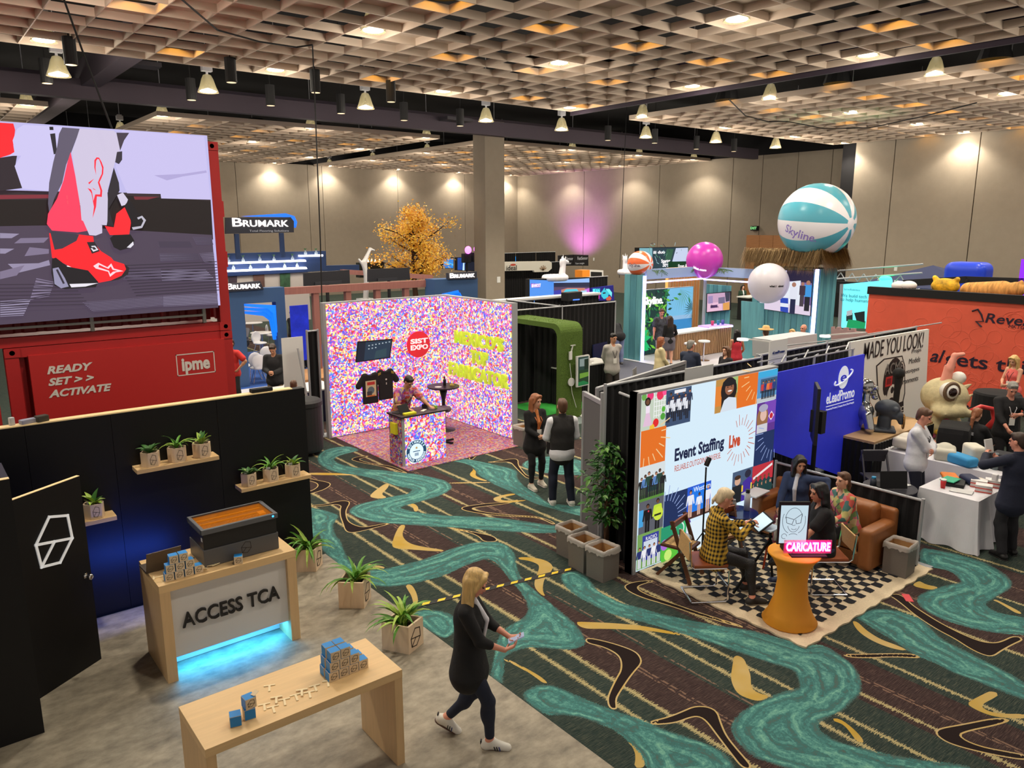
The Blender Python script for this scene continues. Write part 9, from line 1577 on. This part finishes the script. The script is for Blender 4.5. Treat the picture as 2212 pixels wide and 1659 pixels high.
person('person in a red and black polo with hand on hip, cut by the container',(6.50,19.60),215,h=1.75,res=.012,skin='tan',lh=(-.23,.06,1.0),lel=(-1,-.5,0),lf=(-.22,.1,.3),top=dict(sleeve='short',hem=.06,loose=.03),topm=mat('polo_red',(205,44,40),.8,n=(1.5,.3)),botm=BLKT,shoem=BSH,hairm=HD)
person('brown-haired person whose head shows over the black wall top',(6.45,15.6),60,h=1.6,res=.014,skin='fair',pz=.6,rf=(.1,.4),lf=(-.1,.4),top=dict(sleeve='short',hem=.05),topm=FB('plum',(80,50,60)),botm=BLKT,hairm=HBR)
person('man in light grey shirt standing with hands behind his back',(14.5,13.88),250,h=1.80,res=.010,skin='tan',head=(14,6),rh=(.07,-.17,.92),lh=(-.04,-.18,.90),rel=(1,-.6,0),lel=(-1,-.6,0),top=dict(sleeve='long',hem=.10,loose=.028,collar=True),topm=FB('grey_shirt',(176,170,164)),botm=FB('dark_brown',(44,36,32)),shoem=BSH,hairm=HB,lanyard=(BLN,BDG))
person('person in pale jeans bending over behind the golf drape',(18.6,17.5),75,h=1.78,res=.012,skin='fair',lean=48,pz=.95,rh=(.2,.55,.85),lh=(-.2,.55,.85),top=dict(sleeve='long',hem=.0,loose=.02),topm=FB('black_top',(26,26,30)),botm=FB('pale_jeans',(128,140,178)),shoem=mat('grey_shoe',(90,88,90),.6),hairm=HGY)
person('woman in black top and grey skirt seen from behind at the beach bar',(19.74,16.33),58,h=1.66,res=.011,sex='f',skin='fair',rh=(.2,.25,1.0),top=dict(sleeve='long',hem=.02),topm=BLAZ,bottom='skirt',botm=FB('grey_skirt',(110,104,112)),shoem=BSH,hair='long',hairm=HD)
person('man in dark floral shirt smiling behind the slatted beach bar',(20.25,17.15),245,h=1.80,res=.011,skin='pink',head=(-8,16),lh=(-.3,.45,1.02),top=dict(sleeve='short',hem=.12,loose=.035,collar=True),topm=mat('floral_dark',(60,62,72),.8,n=(9,.9)),botm=FB('tan_trousers',(150,132,116)),shoem=BSH,hairm=HBR)
person('woman with auburn bob in a pale yellow jacket standing in the aisle',(15.83,13.39),318,h=1.64,res=.011,sex='f',skin='fair',rh=(.05,.24,.95),lh=(-.05,.24,.95),top=dict(name='jacket',sleeve='long',hem=.20,loose=.035,flare=.02,collar=True),topm=FB('cream_jacket',(222,206,160)),botm=BLKT,shoem=BSH,hair='bob',hairm=mat('hair_auburn',(150,84,52),.45,n=(40,.3,(1,1,.15))))
person('grey-haired man in navy suit jacket seen from behind in the aisle',(15.16,11.87),15,h=1.78,res=.011,skin='pink',head=(-20,4),rh=(.1,.28,1.0),lh=(-.1,.28,1.0),top=dict(name='suit_jacket',sleeve='long',hem=.14,loose=.024,collar=True),topm=FB('navy_suit',(44,52,74)),botm=FB('navy_suit',(44,52,74)),shoem=BSH,hairm=HGY)
person('smiling brown-haired woman whose face shows above the black drape',(15.93,11.36),175,h=1.62,res=.012,sex='f',skin='fair',top=dict(sleeve='long',hem=.08),topm=FB('dark_top',(40,38,44)),botm=BLKT,shoem=BSH,hair='long',hairm=HBR)
person('dark-haired woman in a sleeveless red top seen from behind',(18.8,13.07),48,h=1.62,res=.011,sex='f',skin='tan',rh=(.2,.22,.95),top=dict(sleeve='tank',hem=.06),topm=FB('coral_red',(205,50,66)),botm=BLKT,shoem=BSH,hair='long',hairm=HB)
J=person('person in tan straw hat and patterned shirt seen from behind',(19.09,12.33),52,h=1.70,res=.011,skin='fair',top=dict(sleeve='short',hem=.1,loose=.035),topm=mat('shirt_leafy',(170,166,158),.8,n=(7,.8)),botm=BLKT,shoem=BSH,hairm=HBR)
hc=f3(J['hp'](0,-.02,.09)); B().lathe([(.0,.13),(.075,.125),(.10,.09),(.108,.0),(.17,-.012),(.22,.01),(.225,.02),(.17,.0),(.1,.012)],24,hc).build('straw_hat',mat('straw_hat',(214,176,118),.8,n=(40,.12)),J['root'],smooth=True)
person('blonde woman with short hair beyond the white counter',(20.11,12.12),190,h=1.62,res=.012,sex='f',skin='fair',top=dict(sleeve='long',hem=.06),topm=FB('white_blouse',(206,204,206)),botm=BLKT,shoem=BSH,hair='bob',hairm=HBL)
person('balding grey-haired man beyond the white counter',(20.42,11.95),170,h=1.75,res=.012,skin='pink',top=dict(sleeve='long',hem=.08,collar=True),topm=FB('blue_shirt',(130,150,190)),botm=BLKT,shoem=BSH,hair='bald',hairm=HGY)
person('far dark-haired woman in a green jacket standing behind the black desk',(33.4,23.05),240,h=1.64,res=.014,sex='f',skin='fair',top=dict(name='jacket',sleeve='long',hem=.12),topm=FB('forest',(40,66,50)),botm=BLKT,hair='long',hairm=HB,vneck=(WHS,1))
person('bald man behind the blue banner in the flooring booth',(10.6,25.4),300,h=1.76,res=.014,skin='pink',rh=(.05,.3,1.1),lh=(-.05,.3,1.1),top=dict(sleeve='long',hem=.08),topm=BLAZ,botm=BLKT,shoem=BSH,hair='bald',hairm=HGY)
person('dark-haired person in black by the pergola post',(10.2,23.6),120,h=1.68,res=.014,sex='f',skin='tan',top=dict(sleeve='long',hem=.1),topm=BLAZ,botm=BLKT,shoem=BSH,hair='long',hairm=HB)
person('person in a grey shirt at the far table inside the blue arch',(9.3,26.6),215,h=1.7,res=.014,skin='tan',pz=.6,rf=(.1,.4),lf=(-.1,.4),rh=(.15,.4,.8),lh=(-.15,.4,.8),top=dict(sleeve='long',hem=.04),topm=FB('mid_grey',(100,98,104)),botm=BLKT,hairm=HD)
# caricature corner
M,nt,bs,N,ma,mix,L=nodemat('yellow_plaid'); tc=N('TexCoord').outputs['Object']; sx=N('SeparateXYZ'); L(tc,sx.inputs[0])
def bandf(o,p): return ma('GREATER_THAN',ma('FRACT',ma('MULTIPLY',o,1/p)),.5)
hx=bandf(ma('ADD',sx.outputs[0],ma('MULTIPLY',sx.outputs[1],1.0)),.058); hz=bandf(sx.outputs[2],.052); L(mix(ma('MULTIPLY',ma('ADD',hx,hz),.5),C((212,170,58)),C((26,20,18))),bs.inputs['Base Color']); bs.inputs['Roughness'].default_value=.9; PLAID=M
J=person('caricature artist in yellow and black plaid jacket drawing on a tablet',(7.50,5.36),-34,h=1.72,res=.007,sex='f',skin='pink',pz=.60,lean=4,head=(-4,20),z=.024,rh=(.10,.42,.98),lh=(-.12,.40,.90),rhn=(-.5,0,-.8),lhn=(.6,0,.6),rhd=(-.5,.8,.1),lhd=(.3,.9,.2),curl=.7,rf=(.30,.40,-.2),lf=(-.08,.47,.1),top=dict(name='jacket',sleeve='long',hem=.13,loose=.022,flare=.05,collar=True),topm=PLAID,bottom='slim',botm=mat('sequin_trousers',(20,20,24),.35,bump=(90,.6)),shoem=mat('dark_slipon',(44,40,38),.7),solem=mat('sole_grey',(150,146,136),.6),hair='short',hairm=HPL)
s=S(); s.rc(J['hp'](0,-.10,.0),J['hp'](0,-.125,-.07),.028,.022,.01).rc(J['hp'](0,-.125,-.07),J['hp'](0,-.12,-.12),.022,.012,.01); s.build('ponytail',HPL,J['root'],.008); w_=J['w',1]; B().tube([f3(w_-J['d',1]*.05),f3(w_+J['d',1]*.02)],.040,12).build('wrist_brace',BLK,J['root'])
t=held(J,1,'drawing_tablet','large drawing tablet propped on the artist\'s lap','tablet',(.34,.25,.014),BLK,(-.10,.10,-.06),(R(38),0,0)); B().obox((0,0,.009),(.30,.21,.004)).build('screen',mat('tablet_pale',(190,215,228),.3,e=.55),t)
person('black-haired woman in denim jacket and maroon trousers on the sofa',(9.83,5.66),196,h=1.68,res=.008,sex='f',skin='tan',pz=.56,head=(34,14),lh=(-.42,-.02,.82),lel=(-.8,-.6,-.3),rh=(.16,.38,.62),rf=(.14,.50),lf=(-.10,.52),top=dict(name='denim_jacket',sleeve='long',hem=.08,loose=.028,collar=True),topm=FB('denim',(44,58,92)),bottom='slim',botm=FB('maroon',(122,44,54)),shoem=BSH,hair='long',hairm=HB,vneck=(WHS,1))
J=person('guest in black t-shirt sitting on a cane chair, seen from behind',(8.70,4.60),138,h=1.74,res=.008,sex='f',skin='tan',pz=.60,lean=8,head=(10,8),z=.024,rh=(.18,.36,.68),lh=(-.22,.42,.66),rf=(.12,.42),lf=(-.12,.44),top=dict(name='tshirt',sleeve='short',hem=.10,loose=.032),topm=FB('black_tee',(22,21,23)),botm=FB('blue_jeans',(60,66,96)),shoem=mat('blue_sneaker',(60,70,100),.6),solem=WSO,hair='bob',hairm=HB)
r=J['root']; bpy.context.view_layer.update(); sp_=(J['e',1]*.42+(J['P']+J['U']*.465+J['R']*.16)*.58)
text('ALIGN',.05,mat('tee_print',(200,200,205),.7),f3(J['P']+J['U']*.22-J['F']*.165+J['R']*.02),f3(J['R']),f3(J['U']),r,ext=.001,width=.10); 
FLB=mat('patchwork_print',(170,130,110),.85); M,nt,bs,N,ma,mix,L=nodemat('patchwork_blazer'); tc=N('TexCoord').outputs['Object']; v=N('TexVoronoi'); v.inputs['Scale'].default_value=13; L(tc,v.inputs['Vector']); s_=N('SeparateXYZ'); L(v.outputs['Color'],s_.inputs[0]); rp=N('ValToRGB'); rp.color_ramp.interpolation='CONSTANT'; cs=[(190,176,110),(206,110,130),(120,150,90),(190,160,120),(70,110,104),(206,90,80),(214,190,140)]
while len(rp.color_ramp.elements)<len(cs): rp.color_ramp.elements.new(.5)
for i,(e,c) in enumerate(zip(rp.color_ramp.elements,cs)): e.position=i/len(cs); e.color=C(c)
L(s_.outputs[0],rp.inputs[0]); L(rp.outputs[0],bs.inputs['Base Color']); bs.inputs['Roughness'].default_value=.9
person('woman with a long braid in a multicoloured patterned blazer on the sofa',(9.78,4.86),158,h=1.66,res=.008,sex='f',skin='fair',pz=.56,lean=14,head=(4,-4),rh=(.12,.42,.68),lh=(-.10,.45,.68),rhd=(-.6,.7,0),lhd=(.6,.7,0),curl=.6,rf=(.12,.46),lf=(-.10,.50),top=dict(name='blazer',sleeve='long',hem=.14,loose=.034,flare=.04,collar=True),topm=M,botm=BLKT,shoem=BSH,hair='braid',hairm=HBR,lanyard=(mat('lanyard_plum',(90,60,80),.7),BDG))
# right-hand booths
person('man in white shirt and dark jeans standing with crossed arms',(12.1,5.02),283,h=1.80,res=.009,skin='pink',head=(-6,18),rh=(-.13,.20,1.16),lh=(.13,.235,1.14),rel=(.8,.3,-.7),lel=(-.8,.3,-.7),rhn=(0,-1,0),lhn=(0,-1,0),rhd=(-.95,.0,.25),lhd=(.95,.0,.2),curl=.3,top=dict(sleeve='long',hem=.03,loose=.028,collar=True),topm=WHS,botm=FB('navy_jeans',(28,30,46)),shoem=BSH,hairm=HBR,lanyard=(BLN,BDG))
J=person('man in navy suit seen from behind holding up a white booklet',(11.68,3.52),64,h=1.78,res=.008,skin='pink',head=(22,8),lh=(-.16,.36,1.36),rh=(.10,.34,1.28),lel=(-.9,.2,-.6),rel=(.8,.2,-.7),lhn=(.8,0,-.3),rhn=(-.6,0,.6),curl=.6,rf=(.14,.04,-.2),lf=(-.12,-.06,.25),top=dict(name='suit_jacket',sleeve='long',hem=.16,loose=.024,collar=True,flare=.01),topm=FB('navy_blazer',(30,34,54)),botm=FB('charcoal_trousers',(32,31,36)),shoem=BSH,hair='short',hairm=HD)
held(J,-1,'booklet','white booklet held up by the man in the navy suit','booklet',(.15,.02,.2),WHT,(.06,.04,.05),(R(-15),0,R(10)))
person('grey-haired man in black shirt with white lanyard at the black table',(15.4,4.9),225,h=1.82,res=.010,skin='pink',head=(-10,26),rh=(.16,.34,1.0),lh=(-.02,.30,1.22),lel=(-1,.1,-.3),top=dict(sleeve='long',hem=.08,loose=.03,cuff=.55),topm=FB('black_shirt',(24,23,25)),botm=BLKT,shoem=BSH,hair='short',hairm=HGY,lanyard=(mat('lanyard_white',(226,226,230),.6),BDG))
J=person('person with auburn ponytail in black hoodie seated by the monster',(14.65,5.15),-8,h=1.70,res=.010,sex='f',skin='fair',pz=.60,head=(4,10),rh=(.14,.42,.74),lh=(-.12,.42,.74),rf=(.12,.42),lf=(-.12,.42),top=dict(name='hoodie',sleeve='long',hem=.08,loose=.04,collar=True),topm=FB('black_hoodie',(24,23,26)),botm=BLKT,shoem=BSH,hair='pony',hairm=HRD)
text('ACME',.1,mat('hoodie_print',(205,205,210),.7),f3(J['P']+J['U']*.38-J['F']*.19),f3(J['R']),f3(J['U']),J['root'],ext=.001,bold=.004,width=.2)
s_=thing('stool','low dark stool under the hooded person','stool',(14.65,5.15,0)); B().lathe([(.17,.44),(.18,.47),(0,.48)],18).build('seat',BLK,s_); B().cyl((0,0,0),(0,0,.45),.05).build('stem',BLK,s_)
person('woman in sleeveless coral dress looking at her phone at the right edge',(19.6,6.22),165,h=1.68,res=.011,sex='f',skin='fair',head=(0,24),rh=(.06,.30,1.08),lh=(-.05,.30,1.06),curl=.6,top=dict(name='dress',sleeve='tank',hem=.10,loose=.012),topm=FB('coral_dress',(240,110,104)),bottom='skirt',botm=FB('coral_dress',(240,110,104)),shoem=BSH,hair='wavy',hairm=HBL,lanyard=(BLN,BDG))
